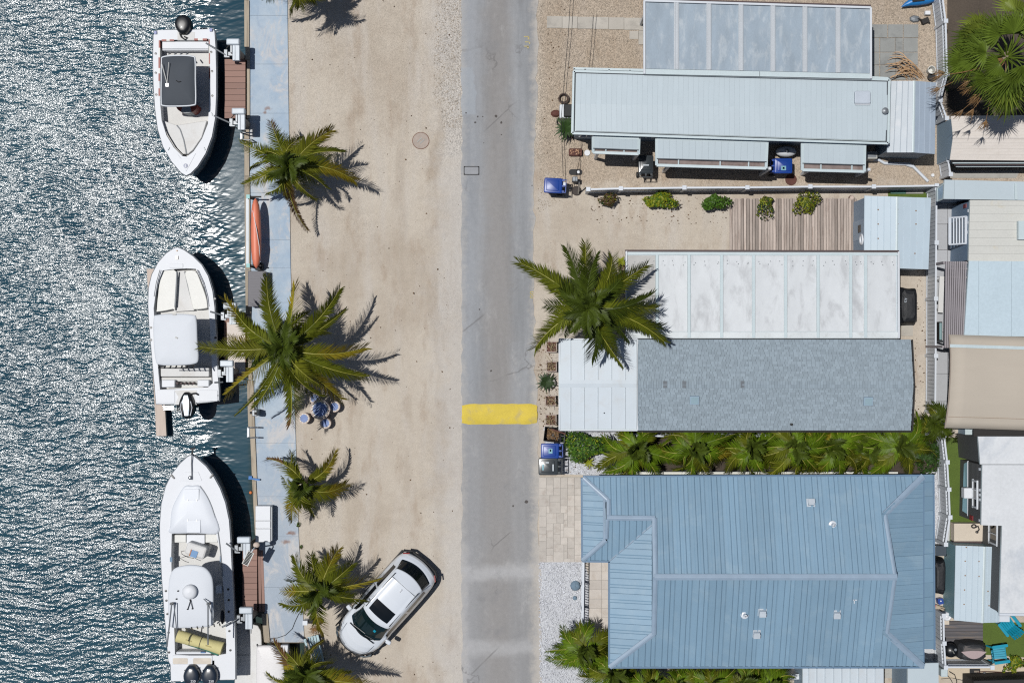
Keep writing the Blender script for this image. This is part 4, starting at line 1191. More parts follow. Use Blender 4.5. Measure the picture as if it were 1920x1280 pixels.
# ---------------------------------------------------------------- right hand neighbours
def flat_house(name, label, cat, poly, z, m_roof, m_wall, npan=0, pdir=(0, 1, 0), inset=.15, th=.14, pitch=.6, z0=0.0, ribs=(), gap=.008, trim=None):
    ps = [P(x, y, z) for x, y in poly]
    c = sum((Vector((p.x, p.y, 0)) for p in ps), Vector()) / len(ps)
    t = thing(name, label, cat, (c.x, c.y, 0))
    q = []
    n = len(ps)
    ar = sum(ps[i].x * ps[(i + 1) % n].y - ps[(i + 1) % n].x * ps[i].y for i in range(n))
    for i in range(n):
        a, b, d = ps[i - 1], ps[i], ps[(i + 1) % n]
        e1 = (b - a).to_2d().normalized(); e2 = (d - b).to_2d().normalized()
        s = 1 if ar > 0 else -1
        n1 = Vector((-e1.y, e1.x)) * s; n2 = Vector((-e2.y, e2.x)) * s
        k = (n1 + n2) / max(.3, 1 + n1.dot(n2))
        q.append((b.x + k.x * inset, b.y + k.y * inset))
    MB().prism(q, z0, z - th).build('wall', m_wall, t)
    r = MB().prism([(p.x, p.y) for p in ps], z - th, z - .03).build('roof', trim or m_gutter, t)
    pl = (ps[0], Vector((0, 0, 1)))
    strips(r, pl, poly, pdir, pitch=pitch, m=m_roof, th=.025, gap=gap, ribs=ribs)
    return t, r, q

m_cream = mat('cream_roof', (222, 214, 206), .6, var=.05, vs=1.2, rnd=.012, stain=(190, 178, 162), st_a=.25)
m_bluewall = mat('blue_grey_wall', (120, 144, 170), .6, var=.05)
# cream gabled trailer at the top right
n1 = gable_shed('cream gabled trailer roof in palm shade at the top right', [(1783, 218), (2060, 214), (2060, 303), (1781, 300)], [(1787, 257), (2060, 257)], 1.9, 2.1, m_cream, m_cream, inset=.03, n=5, wallm=mat('pale_blue_gable', (150, 172, 190), .6, var=.04)) if False else None
def ew_gable():
    z0, z1 = 1.9, 2.12
    A, B, D, E_ = P(1783, 218, z0), P(2080, 214, z0), P(2080, 303, z0), P(1781, 300, z0)
    R0, R1 = P(1787, 257, z1), P(2080, 257, z1)
    t = thing('trailer', 'cream gable roofed trailer in dappled palm shade at the upper right corner', 'trailer', ((A.x + B.x) / 2, R0.y, 0))
    w = MB(); x = A.x + .04
    w.add([(x, A.y - .08, 0), (x, E_.y + .08, 0), (x, E_.y + .08, z0 - .04), (x, R0.y, z1 - .05), (x, A.y - .08, z0 - .04)] + [(B.x - .1, A.y - .08, 0), (B.x - .1, E_.y + .08, 0), (B.x - .1, E_.y + .08, z0 - .04), (B.x - .1, R0.y, z1 - .05), (B.x - .1, A.y - .08, z0 - .04)],
          [(0, 1, 2, 3, 4)[::-1], (5, 6, 7, 8, 9), (0, 5, 6, 1)[::-1], (1, 6, 7, 2)[::-1], (4, 9, 5, 0)[::-1]])
    w.build('wall', mat('pale_blue_gable', (150, 172, 190), .6, var=.04), t)
    r = MB(); dn = Vector((0, 0, -.03))
    r.slab3([A + dn, R0 + dn, R1 + dn, B + dn], .03).slab3([R0 + dn, E_ + dn, D + dn, R1 + dn], .03)
    r = r.build('roof', m_gutter, t)
    for a, b, c, d in ((A, B, R1, R0), (R0, R1, D, E_)):
        for i in range(8):
            f0, f1 = i / 8 + .001, (i + 1) / 8 - .001
            up = Vector((0, 0, .004 * (i % 2)))
            MB().slab3([a.lerp(d, f0) + up, b.lerp(c, f0) + up, b.lerp(c, f1) + up, a.lerp(d, f1) + up], .02).build('roof_panel', m_cream, r)
    cap(r, (1786, 257, z1), (2080, 257, z1), m_cream, .12, .03, up=.02)
    for k, (yy, zz, m) in enumerate(((302.5, 1.7, m_dark), (305.5, 1.6, m_gutter), (309, 1.4, m_maroon), (312, 1.2, m_gutter))):
        MB().bar(P(1783 + k * 3, yy, zz), P(2080, yy, zz), .06, .06).build('gutter', m, t)
    return t
ew_gable()
n2, n2r, q = flat_house('annex', 'long pale blue flat annex roof between the cream trailer and the tan roofed house', 'annex', [(1771, 337), (2080, 345), (2080, 378), (1769, 373)], 2.2, m_roof_trl, m_bluewall, pdir=(0, 1, 0), pitch=3.1, inset=.08)
MB().bar(P(1904, 344, 2.22), P(1905, 374, 2.22), .1, .06).build('divider', m_gutter, n2r)
mb = MB()
for a, b in (((1757, 353), (1770, 344)), ((1757, 353), (1757, 377)), ((1757, 377), (1769, 372))):
    mb.bar(P(*a, 1.6), P(*b, 2.1), .06, .06)
mb.build('porch_frame', m_gutter, n2)
mb = MB().slab3([P(1758, 354, 1.6), P(1769, 346, 2.05), P(1768, 371, 2.05), P(1758, 376, 1.6)], .02); mb.build('porch_pane', mat('frosted_panel', (158, 182, 204), .3), n2)

m_tan = mat('tan_grey_roof', (206, 206, 200), .6, var=.04, vs=1.0, rnd=.012, stain=(208, 190, 150), st_s=.9, st_a=.35, st_lo=.58, st_hi=.74)
hz = 2.35
n3, n3r, q3 = flat_house('house', 'tan grey flat roofed house with blue west wall and white slatted shutter', 'house', [(1819, 375), (2080, 378), (2080, 491), (1816, 489)], hz, m_tan, m_bluewall, pdir=(1, 0, 0), pitch=.32, inset=.04, gap=.004)
xw = q3[0][0]
mb = MB(); mb.box((0, 0, 0), (.6, .74, .2), M=Matrix.Translation(P(1922, 432, hz + .1))); mb.build('roof_hatch', m_gutter, n3r)
for py in (387, 483):
    MB().box((xw - .02, P(0, py, 1.6).y, 1.7), (.05, .16, .3)).build('wall_lamp', mat('dull_red_lamp', (120, 60, 66), .5) if py == 387 else bpy.data.materials['dull_red_lamp'], n3)
shu = MB(); ya, yb = P(0, 408, 1.5).y, P(0, 458, 1.5).y
xo0, xo1 = P(1782, 408, 1.5).x, P(1812, 408, 1.9).x
for y_ in (ya, yb):
    shu.bar((xo0, y_, 1.35), (xo1, y_, 1.95), .06, .05)
shu.bar((xo0, ya, 1.35), (xo0, yb, 1.35), .07, .05).bar((xo1, ya, 1.95), (xo1, yb, 1.95), .07, .05)
shu = shu.build('shutter', m_vinyl, n3)
for i in range(6):
    f = (i + .5) / 6
    MB().bar((xo0 + (xo1 - xo0) * f, ya, 1.35 + .6 * f), (xo0 + (xo1 - xo0) * f, yb, 1.35 + .6 * f), .055, .02).build('slat', m_vinyl, shu)
for k, py in enumerate((396, 418, 436, 470)):
    MB().box((xw - .02, P(0, py, 1.9).y, 2.05), (.04, .12, .08)).build('wall_vent', m_vinyl, n3)

n4, n4r, q4 = flat_house('house', 'pale blue flat roofed house beside the grey slatted pergola', 'house', [(1817, 489), (2080, 491), (2080, 633), (1808, 629)], 2.45, mat('pale_blue_flat_roof', (192, 210, 220), .5, var=.03, vs=.8, rnd=.012), m_bluewall, pdir=(0, 1, 0), pitch=1.3, inset=.06)
t = thing('pergola', 'open pergola of thin grey slats between white fence and pale blue roof', 'pergola', P(1793, 570, 0))
zq = 2.3
m_slat = mat('grey_mauve_slat', (150, 144, 148), .7, var=.08, rnd=.06)
for i in range(10):
    xx = 1774 + i * 4.1
    MB().bar(P(xx, 490, zq), P(xx - 2 - (i * .5), 652, zq), .055, .08).build('slat', m_slat, t)
for yy in (492, 503, 519, 545, 571, 600, 625):
    MB().bar(P(1772, yy, zq - .07), P(1814, yy + 1, zq - .07), .06, .06).build('beam', m_slat, t)
for px, py in ((1773, 492), (1771, 650)):
    g = P(px, py, zq); MB().box((g.x, g.y, zq / 2 - .06), (.1, .1, zq - .14)).build('post', m_slat, t)
def ground_pad(name, poly, z, m, kind='structure'):
    tag(MB().prism([P2(x, y) for x, y in poly], -.05, z).build(name, m, loc=(0, 0, 0)), kind=kind)
m_path = mat('pale_concrete', (178, 180, 184), .85, var=.06, vs=1, fine=.05, rnd=.05, bump=.2)
ground_pad('path_joint', [(1748, 380), (1800, 380), (1800, 802), (1748, 802)], .006, m_dark)
for y0, y1 in ((381, 420), (420.7, 468), (468.7, 519), (519.7, 570), (570.7, 622), (622.7, 651), (651.7, 700), (700.7, 752), (752.7, 802)):
    ground_pad('path', [(1749, y0), (1776, y0), (1776, y1), (1749, y1)], .02, m_path)
    ground_pad('path', [(1776.6, y0), (1800, y0), (1800, y1), (1776.6, y1)], .02, m_path)
t = thing('bench', 'long narrow white bench under the west edge of the grey pergola', 'bench', P(1765, 550, 0))
a, b = P(1766, 518, .5), P(1763, 586, .5)
MB().bar(a, b, .2, .06).build('seat', m_white_rough, t)
for f in (.1, .9):
    p = a.lerp(b, f); MB().box((p.x, p.y, .25), (.16, .08, .48)).build('leg', m_white_rough, t)
t = thing('storage_rack', 'slim teal and grey rack standing south of the narrow white bench', 'rack', P(1765, 621, 0))
a, b = P(1765, 603, .6), P(1764, 639, .6)
MB().box(((a.x + b.x) / 2, (a.y + b.y) / 2, .3), (.1, a.y - b.y, .6)).build('frame', m_dark, t)
MB().box(((a.x + b.x) / 2 - .03, (a.y + b.y) / 2, .62), (.09, a.y - b.y - .1, .03)).build('shelf', mat('teal_grey', (130, 160, 164), .6), t)

# tan canopy
def canopy():
    t = thing('canopy', 'large tan stretched canopy roof with one pale cross band on the right side', 'canopy', P(1900, 715, 0))
    lx = lambda y: float(np.interp(y, [627, 660, 700, 750, 775, 800], [1780, 1782.5, 1782, 1779, 1776, 1772]))
    rows = list(np.linspace(627, 802, 15)); nx = 10
    vs = []
    for y in rows:
        f = (y - 627) / 175
        z = 2.55 + .32 * math.sin(math.pi * min(1, max(0, f)))
        for i in range(nx + 1):
            x = lx(y) + (2080 - lx(y)) * i / nx
            vs.append(P(x, y + (x - 1780) * .03, z + .03 * math.sin(i * 1.7)))
    mb = MB(); n = nx + 1
    mb.add(vs, [(j * n + i, (j + 1) * n + i, (j + 1) * n + i + 1, j * n + i + 1) for j in range(len(rows) - 1) for i in range(nx)])
    mt = mat('tan_canvas', (188, 178, 164), .8, var=.03, vs=.6, fine=.02, an=(1, 4, 1), bump=.06, bs=6)
    o = mb.build('cover', mt, t, smooth=True)
    s = o.modifiers.new('s', 'SOLIDIFY'); s.thickness = .03; s.offset = -1
    zz = lambda y: 2.55 + .32 * math.sin(math.pi * (y - 627) / 175)
    mb = MB(); y0, y1 = 645, 651
    for i in range(nx):
        xa, xb = lx(y0) + (2080 - lx(y0)) * i / nx, lx(y0) + (2080 - lx(y0)) * (i + 1) / nx
        mb.add([P(xa, y0 + (xa - 1780) * .03, zz(y0) + .04 + .03 * math.sin(i * 1.7)), P(xb, y0 + (xb - 1780) * .03, zz(y0) + .04 + .03 * math.sin((i + 1) * 1.7)), P(xb, y1 + (xb - 1780) * .03, zz(y1) + .04 + .03 * math.sin((i + 1) * 1.7)), P(xa, y1 + (xa - 1780) * .03, zz(y1) + .04 + .03 * math.sin(i * 1.7))], [(3, 2, 1, 0)])
    mb.build('band', m_gutter, t)
    MB().tube([P(lx(y), y, zz(y) - .02) for y in rows], .03, 6).build('edge_cord', m_wood, t)
    mb = MB()
    for i in range(nx):
        xa, xb = 1778 + 302 * i / nx, 1778 + 302 * (i + 1) / nx
        mb.bar(P(xa, 781 + (xa - 1780) * .03, zz(781) + .02), P(xb, 781 + (xb - 1780) * .03, zz(781) + .02), .02, .03)
    mb.build('seam', mat('canvas_seam', (158, 140, 124), .8), t)
    for px, py in ((1785, 640), (1778, 795), (1915, 640), (1915, 800)):
        g = P(px, py, 2.5); MB().tube([(g.x, g.y, 0), (g.x, g.y, 2.5)], .04, 8).build('post', m_alu, t)
canopy()
t = thing('storage_box', 'blue grey metal box under the lower edge of the tan canopy', 'box', P(1818, 810, 0))
c = P(1818, 809, .9); MB().box((c.x, c.y, .45), (.34, .3, .9)).build('body', m_siding, t); MB().box((c.x, c.y, .91), (.38, .34, .03)).build('lid', m_gutter, t)
t = thing('shade_strip', 'dark strip standing in for the shade between tan canopy and white flat roof', 'awning', P(1900, 815, 0))  # dark slats added where the gap below the canopy only lies in shade
for i in range(4):
    MB().bar(P(1825, 806 + i * 3.6, 2.0), P(2080, 812 + i * 3.6, 2.0), .075, .03).build('slat', m_dark, t)
MB().box((P(1835, 812, 1).x, P(1835, 812, 1).y, 1.0), (.06, .06, 1.96)).build('post', m_dark, t)

# white flat roofed house lower right
m_wroof = mat('white_membrane_roof', (216, 219, 222), .55, var=.04, vs=.7, rnd=.008, stain=(176, 184, 194), st_s=.35, st_a=.5, st_lo=.53, st_hi=.66)
zh = 2.7
m_darkwall = mat('charcoal_boards', (84, 86, 88), .7, var=.06)
n5, n5r, q5 = flat_house('house', 'white flat roofed house with charcoal board wall facing the turf strip', 'house', [(1842, 871), (2080, 871), (2080, 1152), (1874, 1150), (1879, 985), (1840, 984)], zh, m_wroof, m_darkwall, pdir=(0, 1, 0), pitch=2.9, inset=.03, gap=.003)
n6, n6r, q6 = flat_house('house_extension', 'square white flat roof above the turf strip, next to the dark shade strip', 'house', [(1834, 818), (2080, 818), (2080, 870), (1838, 870)], zh, m_wroof, m_darkwall, pdir=(0, 1, 0), pitch=2.9, inset=.05, gap=.003)
xw = q5[0][0]
yt, yb = P(0, 871, zh).y, P(0, 984, zh).y
for i in range(11):
    z_ = 1.05 + i * .145
    MB().box((xw - .012, (yt + yb) / 2, z_), (.03, yt - yb - .05, .128)).build('board', m_darkwall, n5)
c_y = P(0, 926, 2.0).y
w_ = window(n5, (xw - .03, c_y, 1.95), 1.05, .5, 'x-', panes=3)
MB().box((xw - .22, c_y, 1.5), (.36, .42, .36)).build('air_conditioner', m_white, n5, bevel=.02)
mb = MB()
for py in (879, 918, 927, 936, 975): mb.box((xw - .03, P(0, py, 2.4).y, 2.4), (.05, .1, .14))
mb.build('vent_block', m_vinyl, n5)
MB().box((xw - .04, P(0, 971, 1.6).y, 1.5), (.05, .2, .36)).build('fire_box', mat('red_paint', (140, 40, 46), .5), n5)
aw = MB().slab3([(xw - .02, yt - .02, 1.02), (xw - .02, yb + .2, 1.02), (P(1804, 975, .6).x, yb + .3, .62), (P(1807, 875, .6).x, yt - .15, .62)], .03)
aw.build('lean_to', mat('teal_sheet', (150, 190, 204), .4, var=.06), n5)
MB().bar((xw - .03, yt, 1.03), (xw - .03, yb + .15, 1.03), .05, .05).build('flashing', m_vinyl, n5)
mb = MB()
y_ = P(0, 985, 2).y + .02
mb.box((P(1868, 985, 1.6).x, P(0, 998, 1.9).y - .2, 1.5), (.05, .1, .1))
xg = q5[4][0] + .0
for dy in (-.28, .0):
    pass
window(n5, (q5[4][0], (P(0, 990, 1.9).y + P(0, 1012, 1.9).y) / 2, 1.7), .8, .9, 'x-')
MB().tube([P(1873, 1151, zh), P(2080, 1154, zh)], .06, 8).build('gutter_pipe', m_vinyl, n5, smooth=True)
t = thing('landing', 'cream concrete landing with an orange stain beside the rust dotted shed', 'landing', P(1832, 1000, 0))
m_landing = mat('cream_concrete', (212, 200, 184), .8, var=.05, vs=1.5, stain=(206, 168, 110), st_s=1.6, st_a=.5, st_lo=.58, st_hi=.7)
a, b = P(1789, 981, .5), P(1872, 1014, .5)
MB().box(((a.x + b.x) / 2, (a.y + b.y) / 2, .24), (b.x - a.x, a.y - b.y, .52)).build('slab', m_landing, t)
MB().box(((a.x + b.x) / 2, b.y - .06, .2), (b.x - a.x, .08, .4)).build('riser', m_maroon, t)
t = thing('hose_reel', 'coiled black hose with dark nozzle on the cream landing', 'hose', P(1832, 993, .5))
c = P(1830, 985, .52)
MB().tube([P(1826 + 4 * math.cos(a), 986 + 3 * math.sin(a), .54) for a in np.linspace(0, 7, 20)] + [P(1834, 986, .55), P(1836, 992, .55), P(1832, 997, .55)], .03, 6).build('coil', m_rubber, t, smooth=True)
c = P(1832, 997, .55); MB().lathe([(.06, 0), (.05, .08), (0, .09)], c=(c.x, c.y, .505), n=10).build('nozzle', m_black, t)
s3 = gable_shed('pale metal shed with rust dots and teal wall beside the white flat roofed house', [(1792, 1022), (1878, 1025), (1874, 1166), (1789, 1162)], [(1846, 1024), (1842, 1167)], 1.5, 1.62, m_sh2, m_sh2, inset=.03, n=5, wallm=mat('teal_shed_wall', (126, 164, 176), .5, var=.05))
mb = MB()
for px, py in ((1813, 1026), (1811, 1052), (1811, 1079), (1810, 1106), (1809, 1133), (1836, 1052), (1836, 1080), (1853, 1108), (1855, 1135)):
    g = P(px, py, 1.63); zz = 1.5 + .13 * (px - 1790) / 56 if px < 1845 else 1.6; mb.lathe([(.03, 0), (.022, .012), (0, .014)], c=(g.x, g.y, zz + .0), n=7)
mb.build('rusty_screw', bpy.data.materials['rust'], s3)
t = thing('door_canopy', 'small white flat door canopy beside the pale shed with rust dots', 'canopy', P(1882, 1158, 0))
a, b = P(1873, 1154, 1.4), P(1893, 1165, 1.4)
MB().box(((a.x + b.x) / 2, (a.y + b.y) / 2, 1.38), (b.x - a.x, a.y - b.y, .05)).build('panel', m_vinyl, t)
for yy in (a.y - .05, b.y + .05): MB().box((b.x - .05, yy, .68), (.05, .05, 1.36)).build('post', m_vinyl, t)
t = thing('steps', 'small white steps beside the square white roof on the turf strip', 'steps', P(1828, 858, 0))
for i in range(3):
    c = P(1821 + i * 5, 859, .2 + i * .17); MB().box((c.x, c.y, (.2 + i * .17) / 2), (.13, .4 - .02 * i, .2 + i * .17)).build('tread', m_white_rough, t)
for yy in (850, 868):
    MB().bar(P(1818, yy, .8), P(1834, yy, 1.1), .05, .05).build('handrail', m_vinyl, t)

# turf, deck and pads on the right
m_turf = mat('artificial_turf', (84, 104, 36), .9, var=.1, vs=2, fine=.25, bump=.5, bs=120)
ground_pad('turf', [(1773, 820), (1842, 820), (1842, 1000), (1780, 1016), (1782, 960)], .03, m_turf)
ground_pad('turf', [(1842, 1166), (1930, 1166), (1930, 1232), (1842, 1226)], .03, m_turf)
ground_pad('turf', [(1665, 360), (1746, 360), (1746, 371), (1665, 371)], .02, m_turf)
t = thing('dark_deck', 'small dark stained plank deck beside the lower turf patch', 'deck', P(1806, 1186, 0))
m_dk = mat('dark_stained_plank', (98, 96, 100), .8, var=.15, vs=1.6, fine=.1, an=(.6, 7, 6), rnd=.18, stain=(150, 128, 104), st_a=.5, st_s=1.2)
y = 1164.0
while y < 1228:
    h_ = RND.uniform(6, 7.2)
    a, b = P(1770, y, .15), P(1843, y + h_ - .6, .15)
    MB().box(((a.x + b.x) / 2, (a.y + b.y) / 2, .13), (b.x - a.x, a.y - b.y, .035)).build('plank', m_dk, t); y += h_
c = P(1806, 1196, .05); MB().box((c.x, c.y, .055), (1.5, 1.35, .11)).build('joist', m_dark, t)

# roofs along the bottom edge
n7, n7r, _ = flat_house('lean_to', 'white standing seam lean-to roof along the bottom edge below the blue roof', 'lean-to', [(1505, 1252), (1657, 1252), (1656, 1400), (1505, 1400)], 2.0, m_cw, m_siding, pdir=(0, 1, 0), pitch=.335, inset=.08, ribs=((.02, .05, .05),), gap=.01)
n8, n8r, _ = flat_house('lean_to', 'plain pale square roof at the bottom edge beside the white corner fence', 'lean-to', [(1702, 1243), (1760, 1242), (1760, 1400), (1702, 1400)], 2.5, m_roof_trl, m_siding, pdir=(0, 1, 0), pitch=3, inset=.08)
n9, n9r, _ = flat_house('outbuilding', 'black edged roof corner at the bottom right of the yard', 'outbuilding', [(1826, 1276), (2080, 1268), (2080, 1400), (1826, 1400)], 1.6, m_dark, m_dark, pdir=(1, 0, 0), pitch=1.4, inset=.08, trim=m_dark)
for i in range(3):
    a = 1659 + i * 14
    ground_pad('paving_slab', [(a, 1246), (a + 13.4, 1246), (a + 13.4, 1270), (a, 1270)], .03, m_concrete)
t = thing('wall', 'white low wall stub along the bottom edge beside the lower palm hedge', 'wall', P(1472, 1276, 0))
a, b = P(1438, 1269, .9), P(1503, 1267, .9)
MB().bar((a.x, a.y, .45), (b.x, b.y, .45), .16, .9).build('body', m_vinyl, t); MB().bar((a.x, a.y, .92), (b.x, b.y, .92), .22, .05).build('coping', m_vinyl, t)

# ---------------------------------------------------------------- fences
def fence(label, pts, h=1.3, rails=False, lattice=False, last=True):
    ps = [P(x, y, h) for x, y in pts]
    c = sum((Vector((p.x, p.y, 0)) for p in ps), Vector()) / len(ps)
    t = thing('fence', label, 'fence', (c.x, c.y, 0), group='white vinyl fences')
    for i, p in enumerate(ps):
        if i == len(ps) - 1 and not last: break
        po = MB().box((p.x, p.y, h / 2 - .01), (.12, .12, h + .04)).build('post', m_vinyl, t)
        MB().box((p.x, p.y, h + .035), (.17, .17, .05)).build('post_cap', m_vinyl, po)
    for a, b in zip(ps[:-1], ps[1:]):
        d = (b - a).normalized(); a2, b2 = a + d * .07, b - d * .07
        L = (b2 - a2).length
        z = lambda v, zz: Vector((v.x, v.y, zz))
        MB().bar(z(a2, h - .03), z(b2, h - .03), .07, .06).build('top_rail', m_vinyl, t)
        MB().bar(z(a2, .12), z(b2, .12), .07, .08).build('bottom_rail', m_vinyl, t)
        n = max(2, round(L / .16))
        top = h - .065
        if rails or lattice:
            MB().bar(z(a2, h - .36), z(b2, h - .36), .06, .06).build('mid_rail', m_vinyl, t)
            top = h - .40
            mb = MB()
            k = max(2, round(L / .14))
            for i in range(k):
                p, q = a2.lerp(b2, i / k), a2.lerp(b2, (i + 1) / k)
                if lattice:
                    mb.bar(z(p, h - .34), z(q, h - .06), .02, .02).bar(z(p, h - .06), z(q, h - .34), .02, .02)
                else:
                    mb.bar(z(p, h - .34), z(p, h - .06), .03, .03)
            mb.build('lattice' if lattice else 'baluster', m_vinyl, t)
        mb = MB()
        for i in range(n):
            p, q = a2.lerp(b2, (i + .04) / n), a2.lerp(b2, (i + .96) / n)
            mb.bar(z(p, (top + .16) / 2), z(q, (top + .16) / 2), .035, top - .16)
        mb.build('panel', m_vinyl, t)
    return t
fence('white panel fence running from the street post to the back corner above the bushes', [(1103, 355), (1164, 353.5), (1283, 352), (1401, 351.5), (1519, 350), (1638, 350), (1756, 348)], 1.25)
fence('white back fence beside the black covered grill and the pale path', [(1756, 354), (1755.5, 455), (1754.5, 560), (1754.5, 667), (1753.5, 773)], 1.25)
fence('white back fence with open top rail beside the green turf strip', [(1770, 815), (1776, 866), (1779, 917), (1781, 969), (1773, 1020)], 1.3, rails=True)
fence('white corner fence around the dark deck and the kettle grill', [(1769, 1153), (1770, 1205), (1773, 1250), (1860, 1250)], 1.3, rails=True)
fence('white lattice topped fence in front of the big fan palm', [(1760, -60), (1773, 40), (1776, 140), (1763, 188), (1775, 222)], 1.3, lattice=True)
fence('short white fence piece beside the stacked gutters of the cream trailer', [(1778, 300), (1782, 327)], 1.2)
fence('white fence mostly hidden behind the palm hedge under the shingled roof', [(1165, 817), (1280, 817), (1400, 817), (1520, 817), (1640, 817), (1754, 817)], 1.1)
# ---------------------------------------------------------------- boats
def smooth_loop(pts, sub=4, closed=True):
    n = len(pts); out = []
    for i in range(n if closed else n - 1):
        p0, p1, p2, p3 = (pts[(i + k) % n] if closed else pts[min(max(i + k, 0), n - 1)] for k in (-1, 0, 1, 2))
        for j in range(sub):
            t = j / sub
            out.append(tuple(.5 * (2 * b + (c - a) * t + (2 * a - 5 * b + 4 * c - d) * t * t + (-a + 3 * b - 3 * c + d) * t ** 3) for a, b, c, d in zip(p0, p1, p2, p3)))
    if not closed: out.append(tuple(pts[-1]))
    return out
def W2(pts, z): return [P2(x, y, z) for x, y in pts]
m_hull_in = mat('boat_floor', (212, 211, 208), .6, var=.05, fine=.03)
m_grey_line = mat('grey_gelcoat_edge', (150, 154, 158), .5)
m_wht2 = mat('white_gelcoat_side', (205, 210, 216), .3, var=.05, coat=.2)
def hull(t, outer, inner, zs, zf, cx, axis_y):
    """outer/inner px loops; gunwale ring at zs, floor at zf; sides taper to the waterline"""
    o = W2(outer, zs); i = W2(inner, zs)
    c = Vector((P2(cx, axis_y, zs)))
    mb = MB()
    n = len(o)
    sc = lambda k, kk: [(c.x + (x - c.x) * k, c.y + (y - c.y) * kk) for x, y in o]
    ar = sum(o[a][0] * o[(a + 1) % n][1] - o[(a + 1) % n][0] * o[a][1] for a in range(n))
    rings = [(o, zs - .02), (sc(1.015, 1.004), zs - .05), (sc(1.015, 1.004), zs - .13), (sc(.985, .995), zs - .15), (sc(.93, .975), zs - .8), (sc(.84, .95), WZ - .05), (sc(.4, .8), WZ - .45)]
    vs = [(x, y, z) for r, z in rings for x, y in r]
    fs = []
    for k in range(len(rings) - 1):
        for a in range(n):
            f = (k * n + a, (k + 1) * n + a, (k + 1) * n + (a + 1) % n, k * n + (a + 1) % n)
            fs.append(f if ar > 0 else f[::-1])
    mb.add(vs, fs)
    h = mb.build('hull', m_wht2, t, smooth=True)
    g = MB(); g.ringfill(o, i, zs); g.wallloop(o, zs - .03, zs); g.wallloop(i, zf, zs, inward=True)
    g.build('gunwale', m_white, t)
    f = MB(); f.add([(x, y, zf) for x, y in (i if sum(i[a][0] * i[(a + 1) % len(i)][1] - i[(a + 1) % len(i)][0] * i[a][1] for a in range(len(i))) > 0 else i[::-1])], [tuple(range(len(i)))])
    f.build('deck_floor', m_hull_in, t)
    rr = MB(); rr.tube([(x, y, zs - .09) for x, y in sc(1.017, 1.005)] + [(*sc(1.017, 1.005)[0], zs - .09)], .028, 6, cap=False)
    rr.build('rub_rail', m_alu, t, smooth=True)
def pbox(mb, x0, y0, x1, y1, z0, z1, m=0):
    a, b = P(x0, y0, z1), P(x1, y1, z1)
    return mb.box(((a.x + b.x) / 2, (a.y + b.y) / 2, (z0 + z1) / 2), (abs(b.x - a.x), abs(a.y - b.y), z1 - z0), m=m)
def prbox(mb, x0, y0, x1, y1, z0, z1, r=.06, top=.03):
    a, b = P(x0, y0, z1), P(x1, y1, z1)
    return mb.rbox(((a.x + b.x) / 2, (a.y + b.y) / 2, (z0 + z1) / 2), (abs(b.x - a.x), abs(a.y - b.y), z1 - z0), min(r, abs(b.x - a.x) / 2.2, abs(a.y - b.y) / 2.2), top=top)
def rod(mb, x, y, z):
    c = P(x, y, z); mb.lathe([(.05, 0), (.05, .012), (.03, .014), (.03, .004), (0, .004)], c=c, n=10)
def outboard(t, px, py, z, wpx, lpx, dirn, m_c, top_m=None, txt=None):
    """cowl centred at px,py; dirn +1: stern end points up in the photo"""
    c = P(px, py, z)
    w, l = wpx / S / 2, lpx / S / 2
    e = [(.0, 1.0), (.55, .86), (.9, .45), (.98, -.02), (.84, -.45), (.56, -.8), (.3, -.98), (0, -1.0), (-.3, -.98), (-.56, -.8), (-.84, -.45), (-1.0, -.02), (-.9, .45), (-.55, .86)]
    e = smooth_loop(e, 2)
    if dirn < 0: e = [(x, -y) for x, y in e]
    e = e[::-1]
    prof = [(-.62, .80), (-.55, .92), (-.35, 1.0), (-.15, .99), (-.05, .94), (.0, .84), (.03, .6), (.04, .25)]
    vs = [(c.x + x * w * k, c.y + y * l * k, z + zz) for zz, k in prof for x, y in e]
    n = len(e); fs = []
    ar = sum(e[a][0] * e[(a + 1) % n][1] - e[(a + 1) % n][0] * e[a][1] for a in range(n))
    for k in range(len(prof) - 1):
        for a in range(n):
            f = (k * n + a, k * n + (a + 1) % n, (k + 1) * n + (a + 1) % n, (k + 1) * n + a)
            fs.append(f if ar > 0 else f[::-1])
    tp = tuple(range((len(prof) - 1) * n, len(prof) * n)); fs.append(tp if ar > 0 else tp[::-1])
    ob = MB().add(vs, fs).build('outboard_motor', m_c, t, smooth=True)
    leg = MB().box((c.x, c.y - dirn * l * .1, (z - .6 + WZ - .5) / 2), (.2, .34, z - .6 - WZ + .5)).box((c.x, c.y - dirn * l * .95, z - .45), (.3, .3, .3))
    leg.build('mount', m_black, ob)
    return ob

# ---- boat 1
t = b1 = thing('boat', 'white centre console boat with charcoal canvas top and one black outboard', 'boat', P(346, 190, 0))
zs, zf = .72, .22
outer = [(296, 57), (330, 56.5), (366, 56), (399, 55), (402, 60), (404, 90), (405, 130), (405, 180), (403, 222), (397, 256), (385, 288), (370, 312), (357, 325), (349, 329), (339, 323), (322, 303), (306, 275), (296, 242), (291, 205), (288, 160), (287, 110), (288, 66)]
inner = [(299, 76), (327, 75), (361, 74), (391, 73), (393, 110), (393, 160), (392, 200), (390, 232), (379, 260), (363, 284), (350, 294), (342, 293), (326, 277), (312, 254), (303, 226), (300, 190), (299, 150), (298, 110)]
hull(t, outer, inner, zs, zf, 346, 180)
mb = MB(); pbox(mb, 304, 78, 391, 92, zf, zf + .42); pbox(mb, 304, 92.5, 391, 95, zf, zf + .38); mb.build('stern_seat', m_white, t, bevel=.02)
